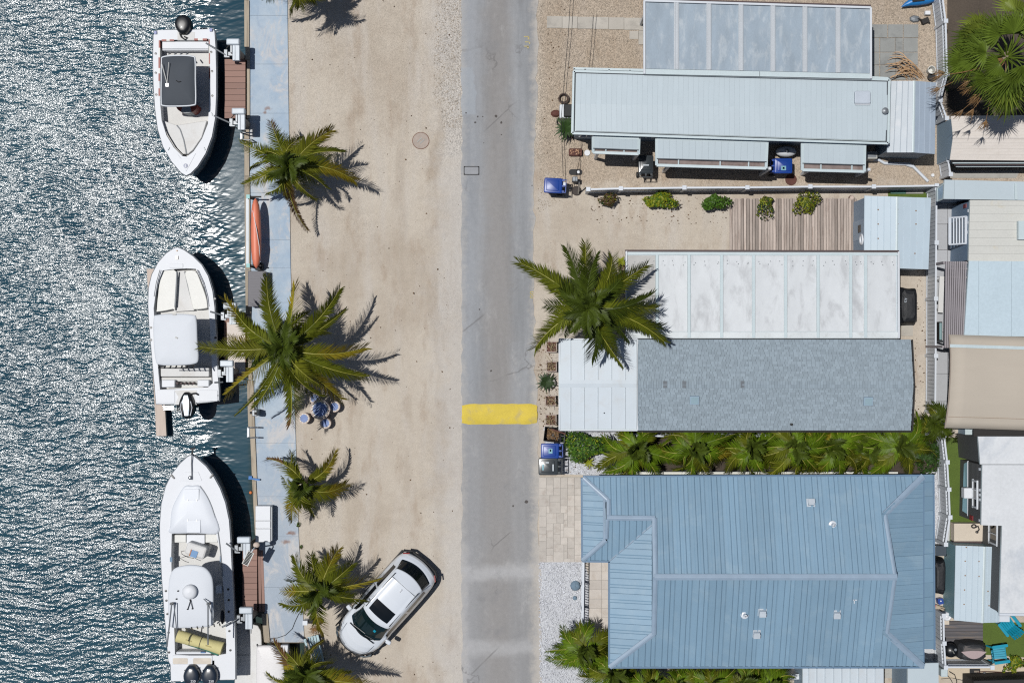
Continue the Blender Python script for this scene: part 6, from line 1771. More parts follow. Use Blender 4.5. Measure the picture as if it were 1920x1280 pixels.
# ---------------------------------------------------------------- car
def make_car():
    t = thing('parked_car', 'white suv parked at an angle on the sand beside the palms', 'car', P(724, 1131, .35) * 1.0, math.radians(228.5))
    t.location.z = 0
    t.scale = (1, 1.04, 1)
    L, N = 4.78, 1
    # stations along x from the rear (-L/2) to the front (+L/2): x, zc, half widths at sill / belt / roof, belt z, roof edge z
    # ring points from the centre of the roof outwards and down
    st = [
        (-2.36, [(0, .62), (.35, .62), (.62, .60), (.74, .55), (.78, .48), (.74, .36)]),
        (-2.33, [(0, .92), (.38, .91), (.66, .88), (.78, .80), (.83, .62), (.79, .34)]),
        (-2.20, [(0, 1.02), (.42, 1.01), (.70, .98), (.84, .88), (.89, .66), (.86, .30)]),
        (-2.08, [(0, 1.08), (.44, 1.07), (.72, 1.04), (.87, .92), (.92, .68), (.89, .30)]),
        (-1.72, [(0, 1.50), (.42, 1.48), (.66, 1.42), (.85, 1.04), (.945, .72), (.91, .28)]),
        (-1.30, [(0, 1.63), (.42, 1.61), (.67, 1.54), (.86, 1.05), (.95, .74), (.92, .28)]),
        (-.60, [(0, 1.68), (.43, 1.66), (.68, 1.58), (.865, 1.05), (.95, .74), (.92, .28)]),
        (.10, [(0, 1.67), (.43, 1.65), (.68, 1.57), (.865, 1.04), (.945, .73), (.92, .28)]),
        (.50, [(0, 1.62), (.42, 1.60), (.67, 1.52), (.865, 1.02), (.94, .72), (.92, .28)]),
        (.86, [(0, 1.46), (.44, 1.44), (.68, 1.36), (.865, 1.0), (.94, .72), (.92, .28)]),
        (1.34, [(0, 1.13), (.48, 1.11), (.74, 1.05), (.89, .95), (.94, .72), (.92, .28)]),
        (1.46, [(0, 1.07), (.48, 1.06), (.74, 1.02), (.885, .93), (.94, .70), (.92, .28)]),
        (1.90, [(0, 1.00), (.46, .99), (.72, .96), (.86, .88), (.925, .66), (.90, .28)]),
        (2.16, [(0, .90), (.42, .89), (.66, .86), (.78, .80), (.86, .60), (.84, .28)]),
        (2.30, [(0, .78), (.38, .77), (.60, .74), (.68, .70), (.74, .54), (.72, .30)]),
        (2.40, [(0, .56), (.30, .56), (.50, .55), (.56, .52), (.60, .46), (.58, .34)]),
    ]
    xs = [s[0] for s in st]
    def sect(x):
        i = max(0, min(len(st) - 2, int(np.searchsorted(xs, x, 'right')) - 1))
        f = (x - xs[i]) / (xs[i + 1] - xs[i])
        return [(a[0] + (b[0] - a[0]) * f, a[1] + (b[1] - a[1]) * f) for a, b in zip(st[i][1], st[i + 1][1])]
    def bow_x(x, y):   # plan curvature: glass and hood lines bend towards the ends
        return x
    # fine grid
    gx = sorted(set([round(v, 3) for v in list(np.linspace(-2.36, 2.40, 150)) + xs + [.62, 1.5, -2.14, -1.74, -.2, .36, -.52, -.44]]))
    U = np.linspace(0, 5, 71)
    def ring(x):
        s = sect(x); out = []
        for u in U:
            i = min(4, int(u)); f = u - i
            p0, p1, p2, p3 = s[max(i - 1, 0)] if i else (-s[1][0], s[1][1]), s[i], s[i + 1], s[min(i + 2, 5)]
            y = .5 * (2 * p1[0] + (p2[0] - p0[0]) * f + (2 * p0[0] - 5 * p1[0] + 4 * p2[0] - p3[0]) * f * f + (-p0[0] + 3 * p1[0] - 3 * p2[0] + p3[0]) * f ** 3)
            z = .5 * (2 * p1[1] + (p2[1] - p0[1]) * f + (2 * p0[1] - 5 * p1[1] + 4 * p2[1] - p3[1]) * f * f + (-p0[1] + 3 * p1[1] - 3 * p2[1] + p3[1]) * f ** 3)
            out.append((y, z))
        return out
    rings = [ring(x) for x in gx]
    bx_, bb_ = [-2.36, -2.14, -1.74, -.5, .2, .62, 1.5, 2.1, 2.4], [.16, .22, .20, 0, -.03, -.20, -.36, -.34, -.30]
    parts = {k: MB() for k in ('body', 'windshield', 'rear_window', 'window', 'sunroof', 'trim')}
    def which(xm, um, ym):
        if um < 2.0 and .62 < xm < 1.5: return 'windshield'
        if um < 2.0 and -2.14 < xm < -1.74: return 'rear_window'
        if um < 1.16 and -.20 < xm < .36 and ym < .48: return 'sunroof'
        if 2.25 < um < 2.95 and -1.78 < xm < 1.10 - (um - 2) * -.18 and not (-.52 < xm < -.44) : return 'window'
        return 'body'
    for sgn in (1, -1):
        for i in range(len(gx) - 1):
            for j in range(len(U) - 1):
                xm = (gx[i] + gx[i + 1]) / 2; um = (U[j] + U[j + 1]) / 2; ym = (rings[i][j][0] + rings[i][j + 1][0]) / 2
                k = which(xm, um, ym)
                vs = [(gx[a] + float(np.interp(gx[a], bx_, bb_)) * (min(rings[a][b][0], .8) / .75) ** 2, sgn * rings[a][b][0], rings[a][b][1]) for a, b in ((i, j), (i, j + 1), (i + 1, j + 1), (i + 1, j))]
                parts[k].add(vs, [(0, 1, 2, 3) if sgn < 0 else (3, 2, 1, 0)])
    import bmesh
    m_paint = mat('white_car_paint', (222, 228, 236), .22, var=.01, fine=0, coat=.8)
    mm = {'body': m_paint, 'windshield': mat('green_black_windshield', (16, 34, 38), .04, var=.02, fine=0, spec=.7), 'rear_window': m_glass_dark, 'window': m_glass_dark, 'sunroof': m_glass_dark}
    obs = {}
    for k, mb in parts.items():
        if not mb.v: continue
        o = mb.build(k, mm[k], t, w=False)
        bm = bmesh.new(); bm.from_mesh(o.data); bmesh.ops.remove_doubles(bm, verts=bm.verts, dist=.0008)
        bm.to_mesh(o.data); bm.free()
        o.data.polygons.foreach_set('use_smooth', [True] * len(o.data.polygons))
        obs[k] = o
    # floor
    MB().box((0, 0, .34), (4.3, 1.7, .12)).build('underbody', m_rubber, t, w=False)
    for sx in (-1, 1):
        # dark lower cladding and arches
        MB().bar((-2.1, sx * .925, .34), (2.05, sx * .925, .34), .05, .2).build('sill', m_rubber, t, w=False)
        MB().bar((-1.45, sx * .60, 1.615), (.35, sx * .605, 1.625), .028, .04).build('roof_rail', m_dark, t, w=False, bevel=.01)
        mir = MB().rbox((.98, sx * 1.03, 1.0), (.17, .22, .16), .05, rz=sx * .2, top=.04); mir.bar((.98, sx * .9, .98), (.98, sx * 1.0, .99), .06, .05)
        mir.build('mirror', m_paint, t, w=False)
        hl = MB().slab3([(2.24, sx * .60, .79), (2.05, sx * .78, .86), (1.86, sx * .875, .875), (1.98, sx * .90, .78), (2.2, sx * .74, .70)], .03)
        hl.build('headlight', mat('headlight_glass', (120, 132, 140), .1, metal=.4) if sx < 0 else bpy.data.materials['headlight_glass'], t, w=False)
        MB().bar((-2.30, sx * .66, .90), (-2.12, sx * .85, .93), .04, .08).build('taillight', mat('taillight_red', (140, 30, 30), .2) if sx < 0 else bpy.data.materials['taillight_red'], t, w=False)
        MB().bar((-1.84, sx * .665, 1.40), (.60, sx * .66, 1.53), .02, .02).build('window_trim', m_black, t, w=False)
        # dark shoulder line of the window sill seen from above
        for wx in (-1.42, 1.42):
            M = Matrix.Translation((wx, sx * .80, .35)) @ Matrix.Rotation(math.pi / 2, 4, 'X')
            wh = MB().lathe([(0, -.1), (.30, -.1), (.345, -.07), (.35, 0), (.345, .07), (.30, .1), (0, .1)], n=24, M=M).build('wheel', m_rubber, t, w=False, smooth=True)
            MB().lathe([(0, -.11), (.22, -.108), (.23, 0), (.22, .108), (0, .11)], n=20, M=M).build('rim', m_alu, wh, w=False, smooth=True)
    fb = MB().tube([(2.18, -.72, .5), (2.36, -.5, .48), (2.42, 0, .47), (2.36, .5, .48), (2.18, .72, .5)], .05, 8); fb.build('bumper', m_rubber, t, w=False, smooth=True)
    rb = MB().tube([(-2.22, -.8, .52), (-2.36, -.6, .5), (-2.40, 0, .5), (-2.36, .6, .5), (-2.22, .8, .52)], .06, 8); rb.build('bumper', m_rubber, t, w=False, smooth=True)
    for (x, y, r_, w_, l_, m) in ((.92, .31, 0, .13, .1, m_teal), (.74, -.02, 0, .04, .1, m_white)):
        zz = np.interp(x, [.86, 1.34], [1.46, 1.13]) + .004
        M = Matrix.Translation((x, y, zz + .004)) @ Matrix.Rotation(.6, 4, 'Y')
        MB().box((0, 0, 0), (w_, l_, .006), M=M).build('sticker', m, obs['windshield'], w=False)
    MB().tube([(1.40, -.62, 1.105), (1.44, 0, 1.125), (1.40, .62, 1.105)], .02, 6).build('wiper_cowl', m_black, t, w=False)
    MB().bar((1.36, -.5, 1.14), (1.30, .1, 1.20), .02, .02).bar((1.36, .15, 1.15), (1.26, .58, 1.16), .02, .02).build('wiper', m_black, t, w=False)
    MB().bar((-1.26, -.56, 1.625), (-1.26, .56, 1.625), .012, .03).build('roof_seam', m_line, t, w=False)
    MB().rbox((-1.05, .02, 1.68), (.16, .04, .05), .018, top=.02).build('antenna', m_white, t, w=False)
    for s_ in (-1, 1):
        MB().tube([(1.50, s_ * .70, 1.03), (1.9, s_ * .66, .985), (2.18, s_ * .52, .895), (2.26, s_ * .2, .835)], .006, 5).build('hood_seam', m_line, t, w=False)
    return t
make_car()
# ---------------------------------------------------------------- palms and plants
def mat_leaf(name, c, isl=.34, rough=.5, tr=.2):
    m, nt, b = newmat(name)
    ri = nd(nt, 'ShaderNodeNewGeometry').outputs['Random Per Island']
    ob = nd(nt, 'ShaderNodeObjectInfo').outputs['Random']
    f = mth(nt, 'MULTIPLY', mth(nt, 'ADD', mth(nt, 'MULTIPLY', ri, 2 * isl), 1 - isl), mth(nt, 'ADD', mth(nt, 'MULTIPLY', ob, .36), .82))
    rgb = nd(nt, 'ShaderNodeRGB'); rgb.outputs[0].default_value = tuple(c) + (1,)
    col = vmul(nt, rgb.outputs[0], f)
    nt.links.new(col, b.inputs['Base Color'])
    b.inputs['Roughness'].default_value = rough
    b.inputs['Specular IOR Level'].default_value = .22
    tl = nd(nt, 'ShaderNodeBsdfTranslucent', {'Color': mixc(nt, .35, col, (c[0] * 1.5, c[1] * 1.6, c[2] * .4))})
    mx = nd(nt, 'ShaderNodeMixShader', {0: tr, 1: b.outputs[0], 2: tl.outputs[0]})
    nt.links.new(mx.outputs[0], nt.nodes['Material Output'].inputs[0])
    return m
ml_green = mat_leaf('palm_green', (.095, .110, .008))
ml_olive = mat_leaf('palm_olive', (.128, .135, .012))
ml_yellow = mat_leaf('palm_yellow', (.25, .20, .018))
ml_rachis = mat_leaf('palm_rachis', (.21, .20, .035), isl=.05, tr=0)
ml_brown = mat_leaf('palm_brown', (.20, .115, .05))
ml_dark = mat_leaf('palm_dark_green', (.046, .066, .007))
ml_bright = mat_leaf('hedge_palm_green', (.092, .148, .008))
PALM_M = [ml_green, ml_olive, ml_yellow, ml_rachis, ml_brown, ml_dark, ml_bright]
m_trunk = mat('palm_trunk', (136, 122, 104), .9, var=.2, vs=3, an=(1, 1, 5), bump=.5, bs=14)
R = random.Random(11)
UP = Vector((0, 0, 1))
def frond(t, base, tip, arch=.5, width=.55, gi=0, tipm=None, n=94, start=.11, droop=.5, lw=.045, bend=0.0, taper=.78):
    base, tip = Vector(base), Vector(tip)
    mid = base.lerp(tip, .5) + Vector((0, 0, arch))
    hz = (tip - base).to_2d()
    if hz.length > 1e-3:
        mid += Vector((-hz.y, hz.x, 0)).normalized() * bend
    bz = lambda u: base * (1 - u) ** 2 + mid * 2 * u * (1 - u) + tip * u * u
    mb = MB()
    rp = [bz(u) for u in np.linspace(0, 1, 9)]
    L = sum((b - a).length for a, b in zip(rp[:-1], rp[1:]))
    rr = [.024 * (1 - .8 * i / 8) + .003 for i in range(9)]
    k0 = 8 if gi in (5,) else (4 if gi in (6, 0) else 2)  # stalk base takes the leaf colour, so its shade in the crown is painted
    mb.tube(rp[:k0 + 1], rr[:k0 + 1], 4, m=gi, cap=False)
    if k0 < 8: mb.tube(rp[k0:], rr[k0:], 4, m=3, cap=False)
    ro = max(-.85, min(.85, R.gauss(0, .42))); cr, sr = math.cos(ro), math.sin(ro)
    width *= R.uniform(.82, 1.1)
    n = max(14, int(n * max(.5, L / 2.6)))
    for k in range(n):
        u = start + (1 - start) * (k + R.uniform(-.2, .2)) / (n - 1)
        u = min(max(u, start), .995)
        p = bz(u)
        T = (bz(min(u + .02, 1)) - bz(u - .02)).normalized()
        sd = T.cross(UP)
        if sd.length < .05: sd = Vector((1, 0, 0))
        sd.normalize(); N = sd.cross(T)
        sd, N = sd * cr + N * sr, N * cr - sd * sr
        w = (u - start) / (1 - start)
        prof = min(1, .5 + w * 2.4) * (1 - (1 - taper) * max(0, (w - .4) / .6) ** 1.6)
        a = math.radians(60 - 38 * w)
        for s in (-1, 1):
            l = width * prof * R.uniform(.74, 1.12)
            dr = droop * R.uniform(.6, 1.3)
            d1 = (sd * s * math.sin(a + R.uniform(-.16, .16)) + T * math.cos(a) - N * R.uniform(.05, .35) * (1 if droop > .4 else .3)).normalized()
            d2 = (d1 - UP * dr).normalized()
            wv = (T * math.cos(.5) + N * (-.5)).normalized()
            wv = (wv - d1 * wv.dot(d1)).normalized() * lw * R.uniform(.8, 1.15) / 2
            q0 = p; q1 = p + d1 * l * .5; q2 = q1 + d2 * l * .5
            m = gi
            if tipm is not None and w > tipm[0] + R.uniform(-.12, .12): m = tipm[1]
            mb.add([q0 - wv * .7, q0 + wv * .7, q1 + wv, q1 - wv, q2], [(0, 1, 2, 3), (3, 2, 4)], m)
    mb.build('frond', PALM_M, t)
def palm(label, cx, cy, zc, fronds, inner=6, group=None, width=.62, gi=0, trunk_r=.16, base=None, n=94, droop=.5, rin=1.1, cat='palm tree', name='palm_tree', inner_gi=None):
    c = P(cx, cy, zc)
    b = P(*base, 0) if base else Vector((c.x, c.y, 0))
    t = thing(name, label, cat, (b.x, b.y, 0), group=group)
    MB().tube([b + Vector((0, 0, -.05)), b.lerp(Vector((c.x, c.y, 0)), .3) + UP * zc * .35, b.lerp(Vector((c.x, c.y, 0)), .8) + UP * zc * .75, c - UP * .1], [trunk_r * 1.25, trunk_r, trunk_r * .85, trunk_r * .6], 10).build('trunk', m_trunk, t, smooth=True)
    for f in fronds:
        tx, ty = f[0], f[1]
        o = f[2] if len(f) > 2 else {}
        zt = zc + o.get('dz', R.uniform(-.75, .05))
        frond(t, c + Vector((R.uniform(-.06, .06), R.uniform(-.06, .06), R.uniform(-.12, .05))), P(tx, ty, zt), arch=o.get('arch', .55), width=o.get('w', width), gi=o.get('gi', gi), tipm=o.get('tip'), n=n, droop=o.get('droop', droop), bend=o.get('bend', R.uniform(-.6, .6)))
    for i in range(inner):
        a = 6.283 * (i + R.uniform(-.3, .3)) / max(inner, 1)
        r = rin * R.uniform(.25, .72)
        frond(t, c, c + Vector((r * math.cos(a), r * math.sin(a), R.uniform(.6, 1.15))), arch=.2, width=width * .55, gi=5 if inner_gi is None else inner_gi, n=n, droop=droop * .7, bend=R.uniform(-.3, .3))  # inner fronds get a darker green, painting in the shaded core of the crown
    return t
Y, B_, O_ = 2, 4, 1
GQ = 'palms on the sand beside the quay'
palm('palm with one brown dead frond beside the orange kayak end of the quay', 541, 313, 2.9, [
    (508, 228, {'gi': 0, 'tip': (.75, B_)}), (530, 250, {'gi': 0}), (562, 262, {'gi': 1}), (622, 245, {'gi': 1, 'tip': (.6, Y)}), (640, 285, {'gi': 0}), (664, 338, {'gi': 1, 'tip': (.45, Y), 'dz': -.5}), (612, 352, {'gi': 0}), (590, 372, {'gi': 1, 'dz': -.5}),
    (450, 268, {'gi': 0, 'tip': (.7, O_)}), (457, 346, {'gi': 1}), (472, 312, {'gi': 0}), (500, 362, {'gi': 0, 'dz': -.5}), (539, 370, {'gi': 1, 'tip': (.5, Y), 'dz': -.6}), (577, 432, {'gi': 4, 'dz': -1.9, 'droop': .9, 'arch': .4, 'w': .4}), (485, 285, {'gi': 0}), (590, 268, {'gi': 0})],
    inner=7, group=GQ, base=(572, 318))
palm('largest quay palm, spreading over the dock edge and the round mosaic table', 532, 652, 3.7, [
    (422, 560, {'gi': 1, 'tip': (.55, Y)}), (442, 585, {'gi': 0}), (500, 520, {'gi': 0, 'arch': .7}), (552, 538, {'gi': 0, 'tip': (.55, Y)}), (637, 542, {'gi': 0, 'arch': .6}), (648, 580, {'gi': 0, 'w': .3}), (684, 652, {'gi': 1, 'tip': (.4, Y)}), (684, 706, {'gi': 0, 'tip': (.8, O_)}),
    (376, 650, {'gi': 1, 'tip': (.7, O_)}), (428, 632, {'gi': 1, 'tip': (.3, Y), 'dz': -.8}), (424, 738, {'gi': 1, 'tip': (.35, Y), 'dz': -.8}), (440, 778, {'gi': 0, 'w': .28, 'dz': -.6}), (478, 762, {'gi': 0}), (544, 796, {'gi': 0, 'tip': (.8, B_), 'dz': -.7}), (600, 742, {'gi': 0}), (640, 748, {'gi': 1, 'tip': (.4, Y), 'dz': -.9}),
    (598, 720, {'gi': 1, 'w': .7, 'arch': .8}), (575, 590, {'gi': 5}), (470, 690, {'gi': 5}), (612, 620, {'gi': 0})],
    inner=9, group=GQ, rin=1.3, width=.70, base=(558, 655), inner_gi=5)
palm('small six fronded palm on the sand above the white suv and beside the rust stains', 567, 906, 2.0, [
    (503, 860, {'gi': 1, 'tip': (.5, B_)}), (547, 848, {'gi': 0}), (629, 845, {'gi': 1, 'tip': (.45, Y)}), (648, 908, {'gi': 1, 'tip': (.5, Y)}), (548, 976, {'gi': 1, 'tip': (.35, Y), 'dz': -.5}), (590, 968, {'gi': 0, 'dz': -.5}), (583, 945, {'gi': 0}), (532, 895, {'gi': 0})],
    inner=4, group=GQ, base=(580, 900), rin=.7, trunk_r=.12)
palm('palm whose right fronds reach over the bonnet of the white suv', 598, 1108, 2.5, [
    (552, 1046, {'gi': 0}), (583, 1040, {'gi': 0}), (634, 1030, {'gi': 1, 'tip': (.6, Y)}), (660, 1058, {'gi': 0}), (705, 1086, {'gi': 1, 'tip': (.45, Y)}), (684, 1124, {'gi': 0, 'tip': (.8, O_)}), (526, 1108, {'gi': 1, 'tip': (.5, Y), 'arch': .7}), (528, 1130, {'gi': 0}), (570, 1150, {'gi': 0}), (606, 1186, {'gi': 0, 'tip': (.6, Y), 'dz': -.4}), (650, 1092, {'gi': 0}), (566, 1075, {'gi': 0, 'bend': .3}), (612, 1060, {'gi': 0}), (545, 1090, {'gi': 5})],
    inner=6, group=GQ, base=(618, 1100))
palm('palm at the bottom edge spreading over the slip and the blue slatted bench', 572, 1268, 2.7, [
    (514, 1203, {'gi': 2, 'tip': (.4, B_)}), (540, 1225, {'gi': 1}), (607, 1200, {'gi': 1, 'tip': (.7, Y), 'w': .3}), (575, 1215, {'gi': 1, 'w': .35}), (620, 1240, {'gi': 0}), (655, 1262, {'gi': 1}), (700, 1284, {'gi': 1, 'tip': (.3, Y)}), (520, 1285, {'gi': 0}), (640, 1310, {'gi': 0}), (545, 1330, {'gi': 0}), (600, 1345, {'gi': 0}), (500, 1262, {'gi': 1, 'w': .35}), (625, 1290, {'gi': 0}), (555, 1245, {'gi': 0}), (595, 1240, {'gi': 0})],
    inner=8, group=GQ, base=(590, 1255), rin=1.2)
palm('palm at the top edge with most of its crown out of view above its shadow', 552, -42, 3.2, [
    (545, 18, {'gi': 0}), (562, 12, {'gi': 1}), (600, -30, {'gi': 0}), (620, -62, {'gi': 0}), (600, -110, {'gi': 0}), (550, -130, {'gi': 0}), (500, -110, {'gi': 0}), (470, -50, {'gi': 0}), (500, 0, {'gi': 0}), (590, 0, {'gi': 0}), (620, -12, {'gi': 1})],
    inner=6, group=GQ)
palm('dark green palm leaning over the lane and the white carport roof', 1100, 580, 4.3, [
    (974, 492, {'gi': 0, 'arch': .4}), (1062, 466, {'gi': 5}), (1097, 456, {'gi': 0}), (1118, 478, {'gi': 5}), (1148, 482, {'gi': 0}), (1172, 512, {'gi': 5}), (1212, 498, {'gi': 0}), (1222, 552, {'gi': 5}), (1228, 578, {'gi': 0}), (1240, 612, {'gi': 5}), (1245, 640, {'gi': 0}), (1166, 684, {'gi': 0}), (1150, 660, {'gi': 5}), (1110, 672, {'gi': 5, 'bend': .4}), (1004, 652, {'gi': 0, 'tip': (.1, 0)}), (1024, 572, {'gi': 5}), (1035, 610, {'gi': 0}), (1030, 530, {'gi': 5}), (1058, 628, {'gi': 5}), (1128, 634, {'gi': 0}), (1180, 640, {'gi': 5})],
    inner=11, rin=1.4, width=.72, gi=5, base=(1090, 585), inner_gi=5)
# hedges of palms
def hedge_palm(label, cx, cy, zc, rad, nf, group, seed, gi=6, yl=None):
    global R
    R = random.Random(seed)
    fr = []
    for i in range(nf):
        a = 6.283 * (i + R.uniform(-.35, .35)) / nf
        r = rad * R.uniform(.6, 1.2)
        fr.append((cx + r * math.cos(a), cy + 3 + r * .80 * math.sin(a), {'gi': R.choice((gi, gi, 0)), 'dz': R.uniform(-.5, .1), 'arch': R.uniform(.4, .75), 'tip': (.75, 1) if R.random() < .35 else None}))
    if yl: fr.append((yl[0], yl[1], {'gi': 2, 'dz': -.2}))
    palm(label, cx, cy, zc, fr, inner=6, group=group, width=.50, gi=gi, trunk_r=.07, n=78, inner_gi=5, droop=.45, rin=.7, name='hedge_palm', cat='palm')
GH = 'bright palms of the hedge between the shingled house and the blue roofed house'
for i, (x, y, r, yl, lb) in enumerate(((1192, 842, 80, None, 'hedge palm nearest the round shrub, its fronds over white gravel'), (1302, 840, 72, (1376, 848), 'hedge palm with one bright yellow frond on its right side'),
    (1409, 842, 70, None, 'hedge palm just right of the bright yellow frond'), (1490, 838, 70, None, 'hedge palm below the dark round vent pipe of the shingled roof'), (1560, 842, 68, (1562, 796), 'hedge palm with a yellowed frond against the shingled roof edge'), (1622, 840, 62, (1634, 818), 'hedge palm just below the pale green skylight nearest the hedge end'), (1688, 836, 74, None, 'last hedge palm, by the right corner of the shingled roof'))):
    hedge_palm(lb, x, y, 1.5 + (0, .5, .2, .7, .3, .1, .6)[i], r * 1.06, 16, GH, 40 + i, yl=yl)
hedge_palm('small dark palm at the end of the white back fence by the tan canopy', 1752, 795, 1.3, 44, 13, None, 77, gi=5)
GB = 'palms along the lower side of the blue roofed house'
hedge_palm('full bushy palm at the porch corner of the blue roofed house, over white gravel', 1098, 1216, 1.7, 62, 22, GB, 60)
hedge_palm('palm half under the lower left corner of the blue roof', 1150, 1262, 1.5, 56, 16, GB, 61)
for i, (x, lb) in enumerate(((1215, 'lower hedge palm left of the middle of the blue roof eave, second from the corner'), (1275, 'lower hedge palm third from the left corner of the blue roof'), (1335, 'lower hedge palm fourth from the left corner of the blue roof'), (1395, 'lower hedge palm fifth from the left corner of the blue roof'), (1440, 'last lower hedge palm, beside the white lean-to roof'))):
    hedge_palm(lb, x, 1282, 1.5, 54, 14, GB, 62 + i)
R = random.Random(5)
# big fan palm
def fan(t, hub, out, rad, gi, seg=30, spread=2.6):
    """out: direction the fan points"""
    o = out.normalized()
    sd = o.cross(UP).normalized(); N = sd.cross(o)
    mb = MB()
    for k in range(seg):
        a = -spread + 2 * spread * k / (seg - 1)
        d = o * math.cos(a) + sd * math.sin(a) + N * .12
        d.normalize()
        l = rad * (1 - .35 * (abs(a) / spread) ** 2) * R.uniform(.9, 1.05)
        wv = (sd * math.cos(a) - o * math.sin(a)) * .5
        w = rad * spread / seg * .62 * 2 * R.uniform(.7, 1.0)
        q1 = hub + d * l * .5; q2 = hub + (d - UP * R.uniform(.2, .55)).normalized() * l
        zz = N * .03 * (1 if k % 2 else -1)
        mb.add([hub + wv * w * .1, hub - wv * w * .1, q1 - wv * w * .95 + zz, q1 + wv * w * .95 - zz, q2], [(0, 1, 2, 3), (3, 2, 4)], gi)
    return mb
fp_c = P(1893, 104, 6.0)
t = thing('fan_palm', 'tall fan palm with hanging dead brown fronds in the upper right corner', 'palm tree', (fp_c.x - .3, fp_c.y + .1, 0))
MB().tube([Vector((fp_c.x - .3, fp_c.y + .1, 0)), Vector((fp_c.x - .15, fp_c.y + .05, 3)), fp_c - UP * .2], [.3, .22, .2], 12).build('trunk', m_trunk, t, smooth=True)
fan_m = [mat_leaf('fan_green', (.085, .125, .015), isl=.2), mat_leaf('fan_light_green', (.130, .165, .022), isl=.2), ml_brown, ml_rachis]
for i in range(38):
    a = 6.283 * i * .618 + R.uniform(-.3, .3)
    el = i / 38
    if el < .5 and 190 < math.degrees(a) % 360 < 262: continue
    r = (1.75 - 1.15 * el) * R.uniform(.85, 1.15)
    dz = -1.0 + 2.0 * el
    out = Vector((math.cos(a + R.uniform(-.3, .3)), math.sin(a + R.uniform(-.3, .3)), dz * .45 + R.uniform(-.9, .5)))
    hub = fp_c + Vector((math.cos(a) * r, math.sin(a) * r, dz * .7 - .2))
    mb = fan(t, hub, out, R.uniform(.9, 1.25), R.choice((0, 0, 1)), seg=38, spread=R.uniform(1.4, 2.0))
    mb.tube([fp_c - UP * .3, fp_c.lerp(hub, .5) + UP * .12, hub], [.03, .024, .014], 5, m=0)
    mb.build('frond', fan_m, t)
for i in range(14):
    a = math.radians(R.choice((R.uniform(165, 285), R.uniform(185, 262))))
    r = R.uniform(1.1, 2.5)
    hub = fp_c + Vector((math.cos(a) * r, math.sin(a) * r, -.9 + R.uniform(-.5, .3)))
    mb = MB()
    bd = Vector((-math.sin(a), math.cos(a), 0)) * R.uniform(-.5, .5)
    k1 = fp_c.lerp(hub, .55) + UP * .45 + bd
    mb.tube([(fp_c - UP * .3) * (1 - u) ** 2 + k1 * 2 * u * (1 - u) + hub * u * u for u in np.linspace(0, 1, 8)], [.026, .025, .024, .022, .02, .018, .014, .008], 5, m=2)
    for k in range(13):
        d = Vector((math.cos(a + R.uniform(-.7, .7)), math.sin(a + R.uniform(-.7, .7)), -R.uniform(.4, 1.4))).normalized() * R.uniform(.3, .6)
        mb.tube([hub, hub + d * .5 + Vector((R.uniform(-.05, .05), R.uniform(-.05, .05), .03)), hub + d], [.018, .012, .003], 4, m=2)
    mb.build('dead_frond', fan_m, t)

# leafy shrubs
def shrub(label, px, py, rx, ry, h, n, cols, name='shrub', cat='shrub', group=None, ls=.075, seed=1, hollow=.55):
    rg = random.Random(seed)
    c = P(px, py, h * .5)
    t = thing(name, label, cat, (c.x, c.y, 0), group=group)
    mb = MB()
    bumps = [(rg.uniform(0, 6.28), rg.uniform(-.4, 1), rg.uniform(.12, .55)) for _ in range(11)]
    for k in range(n):
        a = rg.uniform(0, 6.283); zz = rg.uniform(-.55, 1) if rg.random() < .8 else rg.uniform(.3, 1)
        rr = (hollow + (1 - hollow) * rg.random() ** .5)
        f = 1.0
        for ba, bz, bs in bumps: f += bs * math.exp(-((math.atan2(math.sin(a - ba), math.cos(a - ba))) ** 2) * 3 - (zz - bz) ** 2 * 2) - bs * .17
        s = math.sqrt(max(0, 1 - zz * zz))
        p = Vector((rx * s * math.cos(a) * rr * f, ry * s * math.sin(a) * rr * f, h * .5 + h * .5 * zz * rr * f))
        nr = Vector((math.cos(a) * s + rg.gauss(0, .5), math.sin(a) * s + rg.gauss(0, .5), zz + .5 + rg.gauss(0, .4))).normalized()
        d = nr.orthogonal(); d = (Matrix.Rotation(rg.uniform(0, 6.28), 3, nr) @ d).normalized()
        w = nr.cross(d); l = ls * rg.uniform(.7, 1.3)
        p = p + Vector((c.x, c.y, 0))
        mi = 0 if rg.random() < .62 else (1 if rg.random() < .75 else min(2, len(cols) - 1))
        mb.add([p - d * l, p + w * l * .42, p + d * l, p - w * l * .42], [(0, 1, 2, 3)], mi)
    mb.build('crown', cols, t)
    st = MB()
    for k in range(6):
        a = rg.uniform(0, 6.28); e = Vector((c.x + rx * .6 * math.cos(a), c.y + ry * .6 * math.sin(a), h * rg.uniform(.5, .8)))
        st.tube([Vector((c.x, c.y, -.03)), Vector((c.x, c.y, h * .2)).lerp(e, .4), e], [.03, .02, .008], 5)
    st.build('stem', m_brown, t)
    return t
ms_g = mat_leaf('shrub_green', (.055, .120, .012)); ms_y = mat_leaf('shrub_yellow_green', (.19, .21, .014)); ms_d = mat_leaf('shrub_dark', (.026, .055, .012)); ms_b = mat_leaf('shrub_bronze', (.10, .06, .025))
shrub('round dense green shrub on white gravel beside the blue bin', 1099, 838, .93, .80, 1.3, 3400, [ms_g, ms_d, ms_y], seed=2, ls=.06)
GF = 'bushes below the long white fence'
shrub('sparse bronze green bush nearest the street end of the long white fence', 1141, 377, .44, .38, .8, 520, [ms_b, ms_d, ms_y], seed=3, group=GF, ls=.06)
shrub('wide yellow green bush second along the long white fence', 1236, 375, .85, .42, .9, 1100, [ms_y, ms_g, ms_g], seed=4, group=GF, ls=.075)
shrub('compact deep green bush at the left corner of the plank deck', 1339, 379, .60, .46, .95, 900, [ms_g, ms_g, ms_d], seed=5, group=GF, ls=.07)
